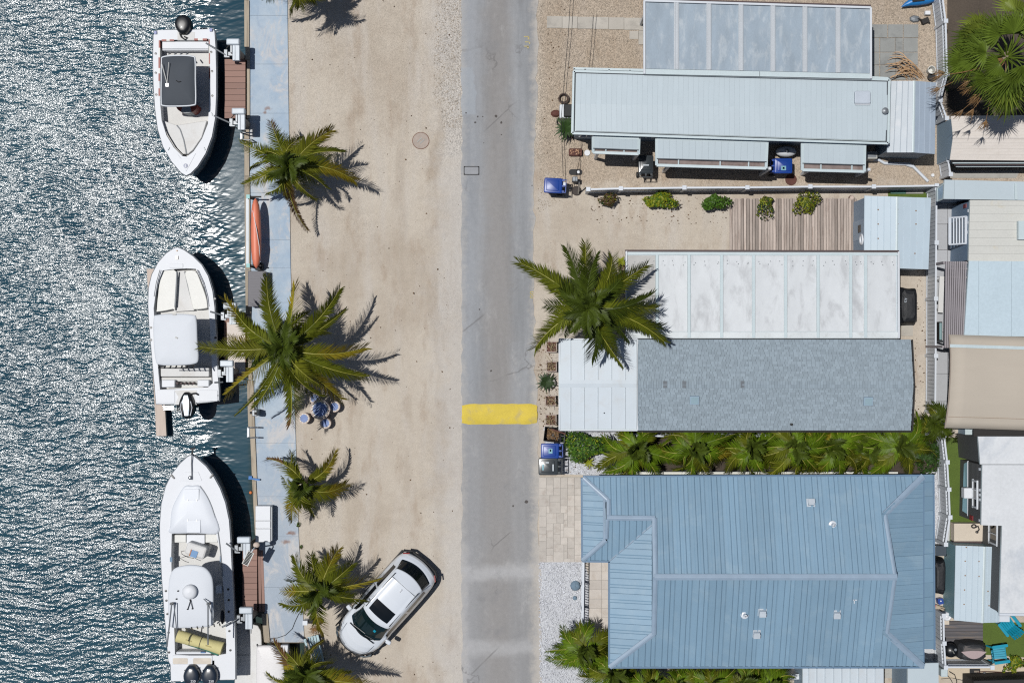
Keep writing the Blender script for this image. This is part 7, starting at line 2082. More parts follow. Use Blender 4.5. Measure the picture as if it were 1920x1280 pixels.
shrub('dark yellow flecked bush at the top left of the plank deck', 1437, 379, .48, .44, .9, 700, [ms_d, ms_y, ms_b], seed=6, group=GF, ls=.06)
shrub('yellow leaved bush overhanging the middle of the plank deck', 1513, 382, .66, .56, .9, 800, [ms_y, ms_d, ms_b], seed=7, group=GF, ls=.06)
shrub('dark leafy bush under the crown of the street palm', 1118, 545, 1.2, 1.0, 1.6, 1500, [ms_d, ms_d, ms_b], seed=8, ls=.08)
shrub('dark shrub behind the last hedge palm beside the turf fence', 1741, 852, .75, .7, .9, 900, [ms_d, ms_d, ms_g], seed=9, ls=.09)
shrub('yellow green seedling by the bottom right corner of the turf', 1905, 1242, .5, .42, .6, 260, [ms_y, ms_g, ms_g], seed=10, ls=.09, name='plant', cat='plant')
shrub('tiny green weed at the joint of quay and sand below the small palm', 559, 984, .09, .14, .16, 60, [ms_g, ms_d, ms_y], seed=12, ls=.04, name='plant', cat='plant')
shrub('small weed on the quay edge beside the orange rust stains', 564, 1025, .09, .1, .14, 40, [ms_d, ms_g, ms_y], seed=13, ls=.03, name='plant', cat='plant')

def rosette(label, px, py, h, r, n, m, name, cat, pot=None, w=.07, seed=1, group=None):
    rg = random.Random(seed)
    c = P(px, py, h)
    t = thing(name, label, cat, (c.x, c.y, 0), group=group)
    if pot:
        MB().lathe([(.17, 0), (.21, .26), (.21, .3), (.18, .3), (.17, .24), (0, .24)], c=(c.x + pot[0], c.y + pot[1], 0), n=18).build('pot', m_concrete, t, smooth=True)
    for i in range(n):
        a = 6.283 * (i + rg.uniform(-.3, .3)) / n
        l = r * rg.uniform(.75, 1.1); up = rg.uniform(.1, .6)
        d = Vector((math.cos(a), math.sin(a), 0)); sd = Vector((-d.y, d.x, 0))
        b = Vector((c.x, c.y, h * .7))
        p1 = b + d * l * .5 + UP * l * up * .6; p2 = b + d * l + UP * l * (up - .25)
        mb = MB()
        mb.add([b - sd * w * .4, b + sd * w * .4, p1 + sd * w * .5, p1 - sd * w * .5, p2, b - UP * .02, p1 - UP * .02], [(0, 1, 2, 3), (3, 2, 4), (0, 3, 6, 5), (1, 5, 6, 2), (3, 4, 6), (2, 6, 4)])
        mb.build('leaf', m, t)
    return t
rosette('dark green spiky agave in a round grey pot by the white carport', 1024, 716, .5, .46, 17, mat_leaf('agave', (.022, .040, .014), tr=.05), 'agave', 'potted plant', pot=(.18, -.04), w=.10, seed=3)
rosette('bright yellow green bromeliad in a brown pot at the corner of the patio roof', 1166, 490, .7, .26, 14, ms_y, 'bromeliad', 'potted plant', w=.07, seed=4)
rosette('yellow striped spiky plant below the round shrub on white gravel', 1103, 867, .3, .34, 13, ms_y, 'spiky_plant', 'plant', w=.05, seed=5)
rosette('dark cycad against the left end wall of the long mobile home', 1062, 238, .9, .58, 20, ms_d, 'cycad', 'plant', w=.11, seed=6)
rosette('dry brown grass tuft beside the white suv nose and the slatted bench', 588, 1180, .2, .34, 22, ml_brown, 'grass_tuft', 'plant', w=.02, seed=7)
rosette('small dark green spiky plant behind the lattice fence', 1778, 158, .4, .42, 14, ms_d, 'spiky_plant', 'plant', w=.06, seed=8)
# dry reeds on the slab patio
t = thing('dead_plant', 'dead plant with arching tan stems sprawled over the grey patio slabs', 'plant', P(1692, 140, 0))
mb = MB()
for i in range(22):
    x0, y0 = R.uniform(1695, 1738), R.uniform(140, 152)
    a = R.uniform(2.2, 3.6) ; l = R.uniform(25, 75)
    x1, y1 = x0 - l * R.uniform(.6, 1), y0 - l * R.uniform(.1, .8)
    pts = [P(x0, y0, .05), P((x0 + x1) / 2 + 3, min(y0, y1) - R.uniform(4, 18), R.uniform(.3, .8)), P(x1, y1 + R.uniform(0, 14), R.uniform(.1, .4))]
    q = [pts[0] * (1 - u) ** 2 + pts[1] * 2 * u * (1 - u) + pts[2] * u * u for u in np.linspace(0, 1, 8)]
    mb.tube(q, [.014, .016, .018, .02, .02, .022, .018, .004], 4)
mb.build('stem', mat('dry_reed', (196, 160, 122), .8, var=.2), t)

# ---------------------------------------------------------------- loose gravel and litter (uncountable)
def scatter(name, polys, n, size, m, seed, flat=.55, z=.0):
    rg = np.random.RandomState(seed)
    pts = []
    for poly, share in polys:
        poly = np.array(poly, float); k = int(n * share); got = []
        x0, y0 = poly.min(0); x1, y1 = poly.max(0)
        while len(got) < k:
            q = rg.rand(k * 2, 2) * [x1 - x0, y1 - y0] + [x0, y0]
            ins = np.zeros(len(q), bool); j = len(poly) - 1
            for i in range(len(poly)):
                xi, yi = poly[i]; xj, yj = poly[j]
                c = ((yi > q[:, 1]) != (yj > q[:, 1])) & (q[:, 0] < (xj - xi) * (q[:, 1] - yi) / (yj - yi + 1e-12) + xi)
                ins ^= c; j = i
            got.extend(q[ins].tolist())
        pts.extend(got[:k])
    pts = np.array(pts); N = len(pts)
    wx, wy = (pts[:, 0] - 960) / S, (640 - pts[:, 1]) / S
    base = np.array([(1, 0, 0), (0, 1, 0), (-1, 0, 0), (0, -1, 0), (0, 0, 1), (0, 0, -1)], float)
    sc = size * (.5 + rg.rand(N, 1) ** 2 * 1.2)
    ax = np.stack([np.ones(N), .5 + .5 * rg.rand(N), flat * (.6 + .8 * rg.rand(N))], 1)
    v = base[None] * ax[:, None] * sc[:, None] + rg.randn(N, 6, 3) * sc[:, None] * .12
    a = rg.rand(N) * 6.283; ca, sa = np.cos(a)[:, None], np.sin(a)[:, None]
    tl = rg.randn(N, 1) * .35
    x, y, zz = v[..., 0], v[..., 1], v[..., 2]
    zz = zz + x * tl
    X, Y_ = x * ca - y * sa + wx[:, None], x * sa + y * ca + wy[:, None]
    co = np.stack([X, Y_, zz + z + sc * flat * .35], -1).reshape(-1, 3)
    f = np.array([(0, 1, 4), (1, 2, 4), (2, 3, 4), (3, 0, 4), (1, 0, 5), (2, 1, 5), (3, 2, 5), (0, 3, 5)])
    F = (f[None] + (np.arange(N) * 6)[:, None, None]).reshape(-1, 3)
    me = bpy.data.meshes.new(name)
    me.vertices.add(len(co)); me.vertices.foreach_set('co', co.astype(np.float32).ravel())
    me.loops.add(F.size); me.loops.foreach_set('vertex_index', F.ravel().astype(np.int32))
    me.polygons.add(len(F)); me.polygons.foreach_set('loop_start', np.arange(0, F.size, 3, dtype=np.int32))
    me.update(calc_edges=True); me.materials.append(m)
    o = bpy.data.objects.new(name, me); COL.objects.link(o); tag(o, kind='stuff')
m_wgr = mat('white_marble_chips', (214, 216, 222), .8, isl=.22, var=.03)
m_sgr = mat('shell_gravel', (196, 182, 164), .9, isl=.32, var=.03)
m_lit = mat('leaf_litter', (112, 84, 58), .9, isl=.4, var=.05)
ground_pad('gravel_bed', [(1012, 1053), (1094, 1052), (1142, 1190), (1142, 1256), (1190, 1262), (1185, 1400), (1016, 1400)], .008, mat('gravel_bed', (198, 200, 204), .9, var=.08, fine=.2))
ground_pad('gravel_bed', [(1022, 800), (1165, 805), (1160, 894), (1024, 886)], .008, bpy.data.materials['gravel_bed'])
ground_pad('gravel_bed', [(1160, 806), (1768, 806), (1768, 892), (1160, 892)], .006, mat('shade_toned_mulch', (70, 60, 50), .9, var=.2, fine=.2))  # mulch colour darkened for the shade in the gaps between the palms
ground_pad('gravel_bed', [(1735, 886), (1784, 880), (1788, 1030), (1738, 1030)], .01, bpy.data.materials['gravel_bed'])
ground_pad('gravel_bed', [(1716, 1214), (1758, 1214), (1758, 1256), (1716, 1256)], .01, bpy.data.materials['gravel_bed'])
scatter('white_gravel', [([(1010, 1050), (1095, 1053), (1142, 1190), (1142, 1256), (1190, 1262), (1185, 1300), (1012, 1300)], .62), ([(1020, 800), (1175, 805), (1172, 890), (1022, 888)], .28), ([(1738, 880), (1768, 880), (1768, 1030), (1738, 1030)], .1)], 17000, .034, m_wgr, 3)
scatter('shell_gravel', [([(818, -40), (866, -40), (866, 240), (830, 240), (812, 180)], .14), ([(1012, -40), (1208, -40), (1208, 130), (1076, 140), (1076, 250), (1110, 300), (1100, 350), (1008, 400), (1012, 100)], .54), ([(1630, -20), (1760, -20), (1756, 150), (1632, 150)], .2)], 15000, .019, m_sgr, 4)
scatter('leaf_litter', [([(1108, 362), (1365, 362), (1365, 420), (1108, 420)], .18), ([(1008, 640), (1048, 640), (1048, 810), (1012, 810)], .2), ([(1022, 805), (1165, 805), (1165, 890), (1022, 890)], .16), ([(1714, 500), (1740, 500), (1740, 800), (1714, 800)], .1), ([(540, 0), (860, 0), (860, 1280), (575, 1280)], .16), ([(1012, 0), (1072, 0), (1072, 350), (1012, 350)], .1)], 900, .028, m_lit, 5, flat=.25, z=.01)
# ---------------------------------------------------------------- pavings
drv = tag(MB().prism([P2(1010, 894), P2(1104, 894), P2(1104, 1053), P2(1013, 1053)], -.03, .01).build('driveway', m_concrete, loc=(0, 0, 0)), kind='structure')
m_pav = mat('travertine_paver', (194, 187, 179), .75, var=.08, vs=5, fine=.06, rnd=.10, stain=(164, 152, 142), st_s=2.2, st_a=.6, st_lo=.5, st_hi=.7)
u = 6.6
cells = {}
cols_, rows_ = 14, 24
pr_ = random.Random(9)
for j in range(rows_):
    for i in range(cols_):
        if (i, j) in cells: continue
        opts = [(3, 2), (2, 3), (2, 2), (3, 3), (2, 1), (1, 2), (1, 1)]
        pr_.shuffle(opts[:4])
        first = opts[:4]; pr_.shuffle(first)
        for w, h_ in first + opts[4:]:
            if i + w <= cols_ and j + h_ <= rows_ and all((i + a, j + b) not in cells for a in range(w) for b in range(h_)):
                for a in range(w):
                    for b in range(h_): cells[(i + a, j + b)] = 1
                x0, y0 = 1011 + i * u, 895 + j * u
                a, b = P(x0, y0, .04), P(x0 + w * u, y0 + h_ * u, .04)
                MB().box(((a.x + b.x) / 2, (a.y + b.y) / 2, .022 + pr_.uniform(-.002, .003)), (b.x - a.x - .008, a.y - b.y - .008, .04)).build('paver', m_pav, drv, w=False)
                break
ppath = bpy.data.objects.new('slab_path', None); COL.objects.link(ppath); tag(ppath, kind='structure')
def slabs(parent, lst, m):
    for x0, y0, x1, y1 in lst:
        a, b = P(x0, y0, .03), P(x1, y1, .03)
        MB().box(((a.x + b.x) / 2, (a.y + b.y) / 2, .012 + RND.uniform(-.003, .004)), (b.x - a.x - .012, a.y - b.y - .012, .05)).build('slab', m, parent, w=False)
m_slab = mat('pale_paving_slab', (188, 182, 172), .85, var=.08, vs=1.3, fine=.05, rnd=.06, stain=(136, 132, 126), st_s=.9, st_a=.6, bump=.2)
slabs(ppath, [(1025 + 29 * i, 30.5 + i * .6, 1025 + 29 * (i + 1), 53 + i * .7) for i in range(6)] + [(1198, 34, 1208, 58), (1197, 58, 1208, 84), (1180, 58, 1197, 74)], m_slab)
patio = bpy.data.objects.new('patio', None); COL.objects.link(patio); tag(patio, kind='structure')
m_slab2 = mat('grey_paving_slab', (150, 152, 150), .85, var=.1, vs=1.3, fine=.05, rnd=.08, stain=(104, 106, 106), st_s=.9, st_a=.6, bump=.2)
slabs(patio, [(1634, 46, 1664, 71), (1665, 46, 1693, 71), (1694, 46, 1722, 71), (1634, 71.5, 1649, 98), (1650, 71.5, 1678, 98), (1678.6, 71.5, 1693, 98), (1693.6, 71.5, 1721, 98), (1634, 98.6, 1649, 122), (1650, 98.6, 1678, 122), (1678.6, 98.6, 1693, 122), (1693.6, 98.6, 1721, 122), (1634, 122.6, 1649, 150), (1650, 122.6, 1678, 150), (1678.6, 122.6, 1721, 150)], m_slab2)
slabs(patio, [(1690, 608, 1712, 630)], m_slab)

# ---------------------------------------------------------------- wheeled bins
def bin_(label, px, py, rz, m_body, m_lid, lidtag=None, open_=False):
    g = P(px, py, 1.05)
    t = thing('wheeled_bin', label, 'bin', (g.x, g.y, 0), rz, group='wheeled bins')
    b = MB()
    def ring(z, l0, l1, w): return [(l0, -w, z), (l1, -w, z), (l1, w, z), (l0, w, z)]
    vs = ring(.06, -.24, .24, .21) + ring(.95, -.34, .34, .29) + ring(1.0, -.38, .36, .31) + ring(1.0, -.34, .32, .27) + ring(.55 if open_ else .9, -.30, .28, .23)
    fs = [(3, 2, 1, 0)] + [(k * 4 + i, k * 4 + (i + 1) % 4, (k + 1) * 4 + (i + 1) % 4, (k + 1) * 4 + i) for k in range(4) for i in range(4)] + [(16, 17, 18, 19)]
    b.add(vs, fs); b.build('body', m_body, t, w=False, bevel=.02)
    if not open_:
        l = MB(); l.rbox((-.04, 0, 1.035), (.74, .62, .07), .07, top=.035); l.rbox((-.06, 0, 1.075), (.52, .44, .03), .05, top=.02)
        l.build('lid', m_lid, t, w=False, smooth=True)
        lh = MB()
        for y in (-.22, 0, .22): lh.box((.36, y, 1.03), (.12, .06, .05))
        lh.build('hinge', m_lid, t, w=False)
    h = MB()
    h.bar((.48, -.28, 1.0), (.48, .28, 1.0), .035, .035)
    for y in (-.26, 0, .26): h.bar((.33, y, 1.0), (.48, y, 1.0), .035, .035)
    h.build('handle', m_body, t, w=False)
    for y in (-.27, .27):
        M = Matrix.Translation((.27, y, .12)) @ Matrix.Rotation(math.pi / 2, 4, 'X')
        MB().lathe([(0, -.03), (.12, -.03), (.12, .03), (0, .03)], n=14, M=M).build('wheel', m_rubber, t, w=False)
    if lidtag:
        for (x, y, w, l_, m) in lidtag:
            MB().box((x, y, 1.094), (w, l_, .006)).build('sticker', m, t, w=False)
    return t
m_logo = mat('pale_teal_print', (120, 176, 190), .5); m_pale = mat('pale_print', (188, 196, 202), .5)
m_dgrey = mat('dark_grey_plastic', (56, 62, 66), .3, var=.06, coat=.2)
bin_('blue wheeled bin standing alone at the roadside near the white fence end', 1039, 348, -.05, m_blue_plastic, m_blue_plastic)
bin_('blue wheeled bin with pale teal emblem, between the open bin and the charcoal bin', 1033, 845, 0.0, m_blue_plastic, m_blue_plastic, [(-.02, 0, .16, .20, m_logo), (-.02, .02, .06, .08, m_pale)])
bin_('large charcoal wheeled bin with pale lid prints beside the paver driveway', 1030, 874, 0.0, m_dgrey, m_dgrey, [(-.24, -.03, .06, .2, m_logo), (.14, -.04, .05, .24, m_pale), (-.08, .14, .12, .05, m_pale)]).scale = (1.08, 1.15, 1)
ot = bin_('open black wheeled bin full of brown leaves at the roadside', 1037, 815, -.12, m_black_plastic, m_black_plastic, open_=True)
mb = MB(); rg_ = random.Random(4)
for i in range(90):
    c = Vector((rg_.uniform(-.26, .24), rg_.uniform(-.2, .2), .58 + rg_.uniform(0, .12))); d = Vector((rg_.gauss(0, 1), rg_.gauss(0, 1), rg_.gauss(0, .3))).normalized() * .09; w = d.cross(UP).normalized() * .02
    mb.add([c - d, c + w, c + d, c - w], [(0, 1, 2, 3)])
lv = mb.build('leaves', [ml_brown], ot, w=False); lv['kind'] = 'stuff'
MB().bar((-.1, .23, 1.0), (.5, .1, 1.06), .05, .04).build('branch', m_brown, ot, w=False)
bin_('dark charcoal wheeled bin between the first two small awnings of the mobile home', 1211, 310, -math.pi / 2, m_dgrey, m_dgrey, [(.0, .0, .05, .24, m_pale)])
bin_('blue wheeled bin with pale emblem beside the white propane tank', 1467, 311, math.pi, m_blue_plastic, m_blue_plastic, [(-.04, .1, .2, .18, m_logo), (-.04, .1, .08, .08, m_pale)])
t = thing('propane_tank', 'white rounded propane tank lying under the mobile home eave', 'tank', P(1476, 283, 0))
c = P(1476, 283, .75)
MB().ell((c.x, c.y, .5), (.43, .22, .26), 20, 10).build('tank', m_white, t, smooth=True)
MB().box((c.x, c.y, .16), (.5, .2, .3)).build('cradle', m_dark, t)
MB().lathe([(.08, 0), (.08, .08), (0, .1)], c=(c.x, c.y, .75), n=12).build('valve_dome', m_steel, t)
t = thing('air_conditioner', 'beige air conditioner box beside the third small awning', 'air conditioner', P(1634, 291, 0))
c = P(1634, 291, .8); MB().box((c.x, c.y, .4), (.5, .3, .8)).build('case', mat('beige_case', (190, 190, 184), .6), t, bevel=.02); MB().box((c.x, c.y, .81), (.4, .2, .02)).build('grille', m_alu, t)
t = thing('drain_pipe', 'white drain pipe bending across the yard below the grey zinc shed', 'pipe', P(1700, 320, 0))
MB().tube([P(1628, 300, .06), P(1648, 300, .06), P(1658, 306, .06), P(1705, 308, .06), P(1712, 312, .06), P(1740, 340, .06)], .065, 10).build('pipe', m_vinyl, t, smooth=True)
MB().tube([P(1700, 308, .06), P(1712, 312, .06)], .08, 10).build('joint', m_vinyl, t)
def disc(label, px, py, r, z, m, name, cat):
    c = P(px, py, 0)
    o = MB().lathe([(r, 0), (r, z * .8), (r * .95, z), (0, z)], c=c, n=22).build(name, m, loc=(c.x, c.y, 0))
    return tag(o, label, cat)
disc('round rusty lid in the ground below the third small awning', 1483, 337, .24, .03, m_brown, 'drain_cover', 'cover')
disc('small round white cap near the back fence corner by the drain pipe', 1748, 329, .07, .08, m_white, 'pipe_cap', 'cap')
disc('round white lid on the ground beside the rusty planter trough', 1101, 287, .125, .06, m_white, 'plastic_disc', 'disc')
# planter trough, bollard tools by the road
t = thing('planter_trough', 'rusty red planter trough with pebbles beside the first small awning', 'planter', P(1079, 285, 0))
c = P(1079, 285, .25); MB().rbox((c.x, c.y, .11), (.54, .30, .22), .05).build('trough', m_brown, t)
mb = MB()
for i in range(26): mb.ell((c.x + RND.uniform(-.22, .22), c.y + RND.uniform(-.1, .1), .225), (.03, .025, .02), 6, 4)
o_ = mb.build('pebbles', mat('tan_pebble', (190, 150, 120), .8, isl=.3), t); o_['kind'] = 'stuff'
t = thing('utility_hatch', 'dark oval utility lid with white cap by the lone blue bin', 'utility lid', P(1079, 323, 0))
c = P(1079, 323, 0); MB().rbox((c.x, c.y, .02), (.55, .24, .05), .11).build('lid', m_rubber, t); MB().lathe([(.06, 0), (.06, .03), (0, .035)], c=(c.x + .12, c.y, .045), n=12).build('cap', m_white, t)
t = thing('meter_post', 'grey meter box on a low post beside the lone blue bin', 'meter box', P(1078, 336, 0))
c = P(1078, 336, .6); MB().box((c.x, c.y, .45), (.22, .2, .5)).build('case', m_alu, t, bevel=.02); MB().box((c.x, c.y, .1), (.08, .08, .2)).build('post', m_dark, t)
t = thing('valve_barrel', 'dark round drum lid with a leaning steel pipe near the fence end', 'drum', P(1081, 357, 0))
c = P(1081, 358, 0); MB().lathe([(.2, 0), (.2, .06), (.17, .08), (0, .08)], c=c, n=20).build('drum', mat('brown_drum', (66, 58, 54), .8, var=.2), t)
MB().tube([P(1084, 363, .1), P(1086, 342, 1.1)], .03, 8).build('pipe', m_steel, t)
t = thing('power_post', 'short white post with cap between the lone blue bin and the grey meter box', 'post', P(1058, 345, 0))
c = P(1058, 345, .9); MB().box((c.x, c.y, .44), (.1, .1, .88)).build('post', m_vinyl, t); MB().box((c.x, c.y, .9), (.14, .14, .04)).build('cap', m_vinyl, t)
t = thing('power_line', 'two thin overhead cables crossing the gravel left of the mobile home', 'cable', P(1065, 170, 3.5))
for a, b, c_ in ((((1070, -60), (1060, 150), (1051, 240))), ):
    pass
def wire(pts):
    MB().tube(pts, .011, 5).build('cable', m_rubber, t)
wire([P(1071, -30, 3.6), P(1066, 60, 3.4), P(1058, 150, 3.2), P(1052, 225, 3.1), P(1056, 330, 2.6)])
wire([P(1077, -30, 3.6), P(1072, 60, 3.4), P(1063, 150, 3.2), P(1057, 225, 3.1), P(1061, 343, 1.2)])
t = thing('hose_coil', 'coiled dark hose leaning at the left end of the mobile home', 'hose', P(1057, 185, 0))
mb = MB()
for k in range(3): mb.tube([P(1057 + (7.5 + k * .8) * math.cos(a), 185 + (7 + k) * math.sin(a), .08 + .05 * k) for a in np.linspace(0, 6.283, 20)], .03, 6)
mb.build('coil', mat('brown_hose', (72, 54, 46), .7), t, smooth=True)
t = thing('hose_coil', 'coiled dark hose under the dark cycad by the mobile home', 'hose', P(1062, 250, 0))
for k in range(2): MB().tube([P(1052 + (7 + k) * math.cos(a), 228 + (7 + k) * math.sin(a), .06 + .05 * k) for a in np.linspace(0, 6.283, 20)], .02, 6).build('coil', m_rubber, t)
mb = MB(); mb.tube([P(1073 + 8 * math.cos(a), 254 + 5 * math.sin(a), .06) for a in np.linspace(0, 6.283, 20)], .025, 6)
mb.build('coil', mat('brown_hose2', (72, 54, 46), .7), t, smooth=True)
t = thing('generator', 'dark covered generator on a white stand against the mobile home end', 'generator', P(1064, 207, 0))
c = P(1064, 207, .8); MB().box((c.x - .06, c.y, .3), (.5, .56, .6)).build('stand', m_white_metal, t, bevel=.02); MB().rbox((c.x + .05, c.y + .0, .72), (.4, .5, .2), .04, top=.03).build('cover', m_rubber, t)
MB().lathe([(.0, 0), (.16, .02), (.1, .1), (0, .14)], c=(c.x - .45, c.y - .0, .0), n=9, sx=1.4).build('cowl', m_brown, t)

# square planters by the white carport
def planter(label, px, py, s, seed):
    c = P(px, py, .35)
    t = thing('square_planter', label, 'planter', (c.x, c.y, 0), group='square brown planters')
    mb = MB(); h = .35
    a = s / 2
    mb.prism([(c.x - a, c.y - a), (c.x + a, c.y - a), (c.x + a, c.y + a), (c.x - a, c.y + a)], 0, h - .06); mb.build('pot', m_brown, t)
    rim = MB()
    for dx, dy, w, l in ((0, a, s + .04, .04), (0, -a, s + .04, .04), (a, 0, .04, s - .04), (-a, 0, .04, s - .04)): rim.box((c.x + dx, c.y + dy, h - .03), (w, l, .08))
    rim.build('rim', mat('planter_rim', (172, 156, 146), .7) if 'planter_rim' not in bpy.data.materials else bpy.data.materials['planter_rim'], t)
    rg = random.Random(seed); tw = MB()
    for i in range(12):
        p = Vector((c.x + rg.uniform(-a, a) * .7, c.y + rg.uniform(-a, a) * .7, h - .04)); d = Vector((rg.gauss(0, .2), rg.gauss(0, .2), rg.uniform(.05, .3)))
        tw.tube([p, p + d * .6 + Vector((0, 0, .05)), p + d], [.012, .01, .004], 4)
    for i in range(30):
        tw.ell((c.x + rg.uniform(-a, a) * .8, c.y + rg.uniform(-a, a) * .8, h - .05), (.03, .025, .02), 6, 3)
    o_ = tw.build('stems', mat('dry_stems', (150, 134, 104), .9, isl=.5) if 'dry_stems' not in bpy.data.materials else bpy.data.materials['dry_stems'], t); o_['kind'] = 'stuff'
planter('square brown planter half hidden under a palm frond at the top of the carport row', 1034, 650, .42, 1)
planter('square brown planter just above the spiky agave', 1034, 687, .40, 2)
planter('square brown planter just below the spiky agave', 1032, 751, .40, 3)
planter('square brown planter nearest the open bin of leaves', 1033, 787, .42, 4)
planter('brown box planter holding the yellow bromeliad at the patio roof corner', 1166, 497, .36, 5)

# ---------------------------------------------------------------- table and stools under the largest palm
m_mosaic = mat('blue_mosaic', (84, 116, 176), .5, var=.12, vs=6, fine=.2, stain=(150, 160, 190), st_s=5, st_a=.5)
m_cstone = mat('pinkish_cast_stone', (206, 188, 176), .8, var=.08, vs=5)
def mosaic(t, z, r, n):
    MB().lathe([(r * .74, z), (r * .72, z + .012), (0, z + .012)], n=24, c=(0, 0, 0)).build('mosaic', m_mosaic, t, w=False)
    k = MB()
    for i in range(n):
        a = 6.283 * i / n
        k.slab3([(r * .80 * math.cos(a - 2.4 / n), r * .80 * math.sin(a - 2.4 / n), z + .008), (r * .93 * math.cos(a), r * .93 * math.sin(a), z + .008), (r * .80 * math.cos(a + 2.4 / n), r * .80 * math.sin(a + 2.4 / n), z + .008), (r * .70 * math.cos(a), r * .70 * math.sin(a), z + .016)], .01)
    k.build('border_tile', m_cushion, t, w=False)
c = P(600, 767, .74)
t = thing('garden_table', 'round cast stone table with a blue mosaic top under the largest palm', 'table', (c.x, c.y, 0))
MB().lathe([(.40, .66), (.42, .70), (.42, .74), (.40, .75), (0, .75)], n=32).build('tabletop', m_cstone, t, w=False)
mosaic(t, .75, .40, 14)
MB().lathe([(.26, 0), (.24, .1), (.14, .25), (.13, .5), (.22, .66)], n=20).build('pedestal', m_cstone, t, w=False, smooth=True)
MB().lathe([(.025, .765), (.025, .775), (0, .775)], n=10).build('umbrella_hole', m_black, t, w=False)
for px, py, lb in ((590, 747, 'above the table, half under palm fronds'), (627, 762, 'right of the table in shade'), (570, 784, 'lower left of the table in sun'), (610, 793, 'lower right of the table in sun')):
    c = P(px, py, .45)
    t = thing('stool', 'round stool with blue mosaic top ' + lb, 'stool', (c.x, c.y, 0), group='stools around the mosaic table')
    MB().lathe([(.2, 0), (.22, .04), (.2, .1), (.17, .25), (.2, .38), (.23, .42), (.23, .45), (0, .45)], n=24).build('body', m_cstone, t, w=False, smooth=True)
    mosaic(t, .45, .22, 10)

# ---------------------------------------------------------------- quay furniture
t = thing('kayak', 'upturned faded orange kayak on a rack at the quay edge', 'kayak', P(480, 434, .8))
L = [(371, .3), (376, 4.0), (385, 6.6), (400, 8.4), (425, 9.4), (445, 9.5), (470, 9.0), (485, 7.8), (495, 5.6), (500, 3.0), (503, .3)]
mb = MB(); N = 10
vs = []
for y, w in L:
    for k in range(N):
        a = math.pi * k / (N - 1)
        c = P(479 + (y - 436) * .012, y, .85)
        wd = w / S
        vs.append((c.x - math.cos(a) * wd * 1.0, c.y, .72 + .26 * (w / 9.5) ** .6 * math.sin(a) ** .8))
fs = [(i * N + k, i * N + k + 1, (i + 1) * N + k + 1, (i + 1) * N + k) for i in range(len(L) - 1) for k in range(N - 1)]
fs += [(i * N + N - 1, i * N, (i + 1) * N, (i + 1) * N + N - 1) for i in range(len(L) - 1)]
mb.add(vs, [f[::-1] for f in fs]); mb.build('hull', mat('faded_orange_plastic', (226, 128, 98), .5, var=.05, vs=2), t, smooth=True)
MB().tube([P(474, 395, .93), P(481, 430, 1.02), P(486, 462, .95), P(487, 485, .8)], .014, 5).build('strap', m_white, t)
t = thing('kayak_rack', 'grey metal kayak rack with dark end posts on the seawall', 'rack', P(468, 435, 0))
for y in (369, 498):
    c = P(468, y, .7); MB().box((c.x, c.y, .35), (.1, .1, .8)).build('post', m_dark, t); MB().box((c.x + .2, c.y, .68), (.55, .06, .06)).build('arm', m_dark, t)
    MB().box((c.x - .05, c.y, .76), (.14, .16, .04)).build('post_cap', mat('aqua_cap', (130, 190, 190), .5) if y == 369 else bpy.data.materials['aqua_cap'], t)
a, b = P(464, 372, .6), P(464, 496, .6)
MB().bar((a.x, a.y, .6), (b.x, b.y, .6), .12, .05).build('rail', m_alu, t)
disc('black round tub at the lower end of the orange kayak', 487, 500, .19, .35, m_rubber, 'tub', 'tub')
t = thing('deck_box', 'dark grey ribbed storage box at the quay edge below the orange kayak', 'storage box', P(484, 542, 0))
a, b = P(465, 508, .6), P(499, 575, .6)
m_gbox = mat('dark_grey_resin', (104, 102, 108), .6, var=.05)
MB().box(((a.x + b.x) / 2, (a.y + b.y) / 2, .27), (b.x - a.x - .04, a.y - b.y - .04, .54)).build('body', m_gbox, t, bevel=.02)
MB().box(((a.x + b.x) / 2, (a.y + b.y) / 2, .57), (b.x - a.x, a.y - b.y, .07)).build('lid', m_gbox, t, bevel=.02)
mb = MB()
for i in range(13):
    yy = a.y + (b.y - a.y) * (i + .7) / 13.4; mb.box(((a.x + b.x) / 2 + .02, yy, .61), (b.x - a.x - .16, .05, .012))
mb.build('rib', m_gbox, t)
t = thing('dock_box', 'white three panel dock box on the quay beside the long boat', 'dock box', P(492, 982, 0))
a, b = P(479, 948, .62), P(508, 1016, .62)
MB().box(((a.x + b.x) / 2, (a.y + b.y) / 2, .27), (b.x - a.x - .03, a.y - b.y - .03, .54)).build('body', m_white, t, bevel=.02)
for y0, y1 in ((948, 975.5), (976.3, 990), (990.8, 1016)):
    p, q = P(479, y0, .62), P(507, y1, .62); MB().box(((p.x + q.x) / 2, (p.y + q.y) / 2, .585), (q.x - p.x, p.y - q.y - .01, .07)).build('lid', m_white, t, bevel=.015)
MB().box((b.x + .01, (a.y + b.y) / 2, .5), (.05, a.y - b.y - .1, .1)).build('hinge_strip', m_alu, t)
def ladder(label, y0, y1, x0, x1):
    t = thing('dock_ladder', label, 'ladder', P((x0 + x1) / 2, (y0 + y1) / 2, 0))
    for y in (y0, y1):
        MB().tube([P(x1, y, .06), P(x1 - 2, y, .55), P(x0 + 4, y, .6), P(x0, y, .1), P(x0, y, -1.2)], .03, 8).build('handrail', m_steel, t, smooth=True)
    for k in range(4):
        z = .0 - k * .28; MB().bar(P(x0 + .5, y0, z), P(x0 + .5, y1, z), .09, .03).build('rung', m_white_metal, t)
    return t
ladder('steel dock ladder with white rungs beside the electric pedestal', 801, 820, 463, 484) if False else ladder('steel dock ladder with white rungs below the electric pedestal', 801, 820, 465, 484)
ladder('pale dock ladder above the upper quay palm', 249, 262, 452, 472)
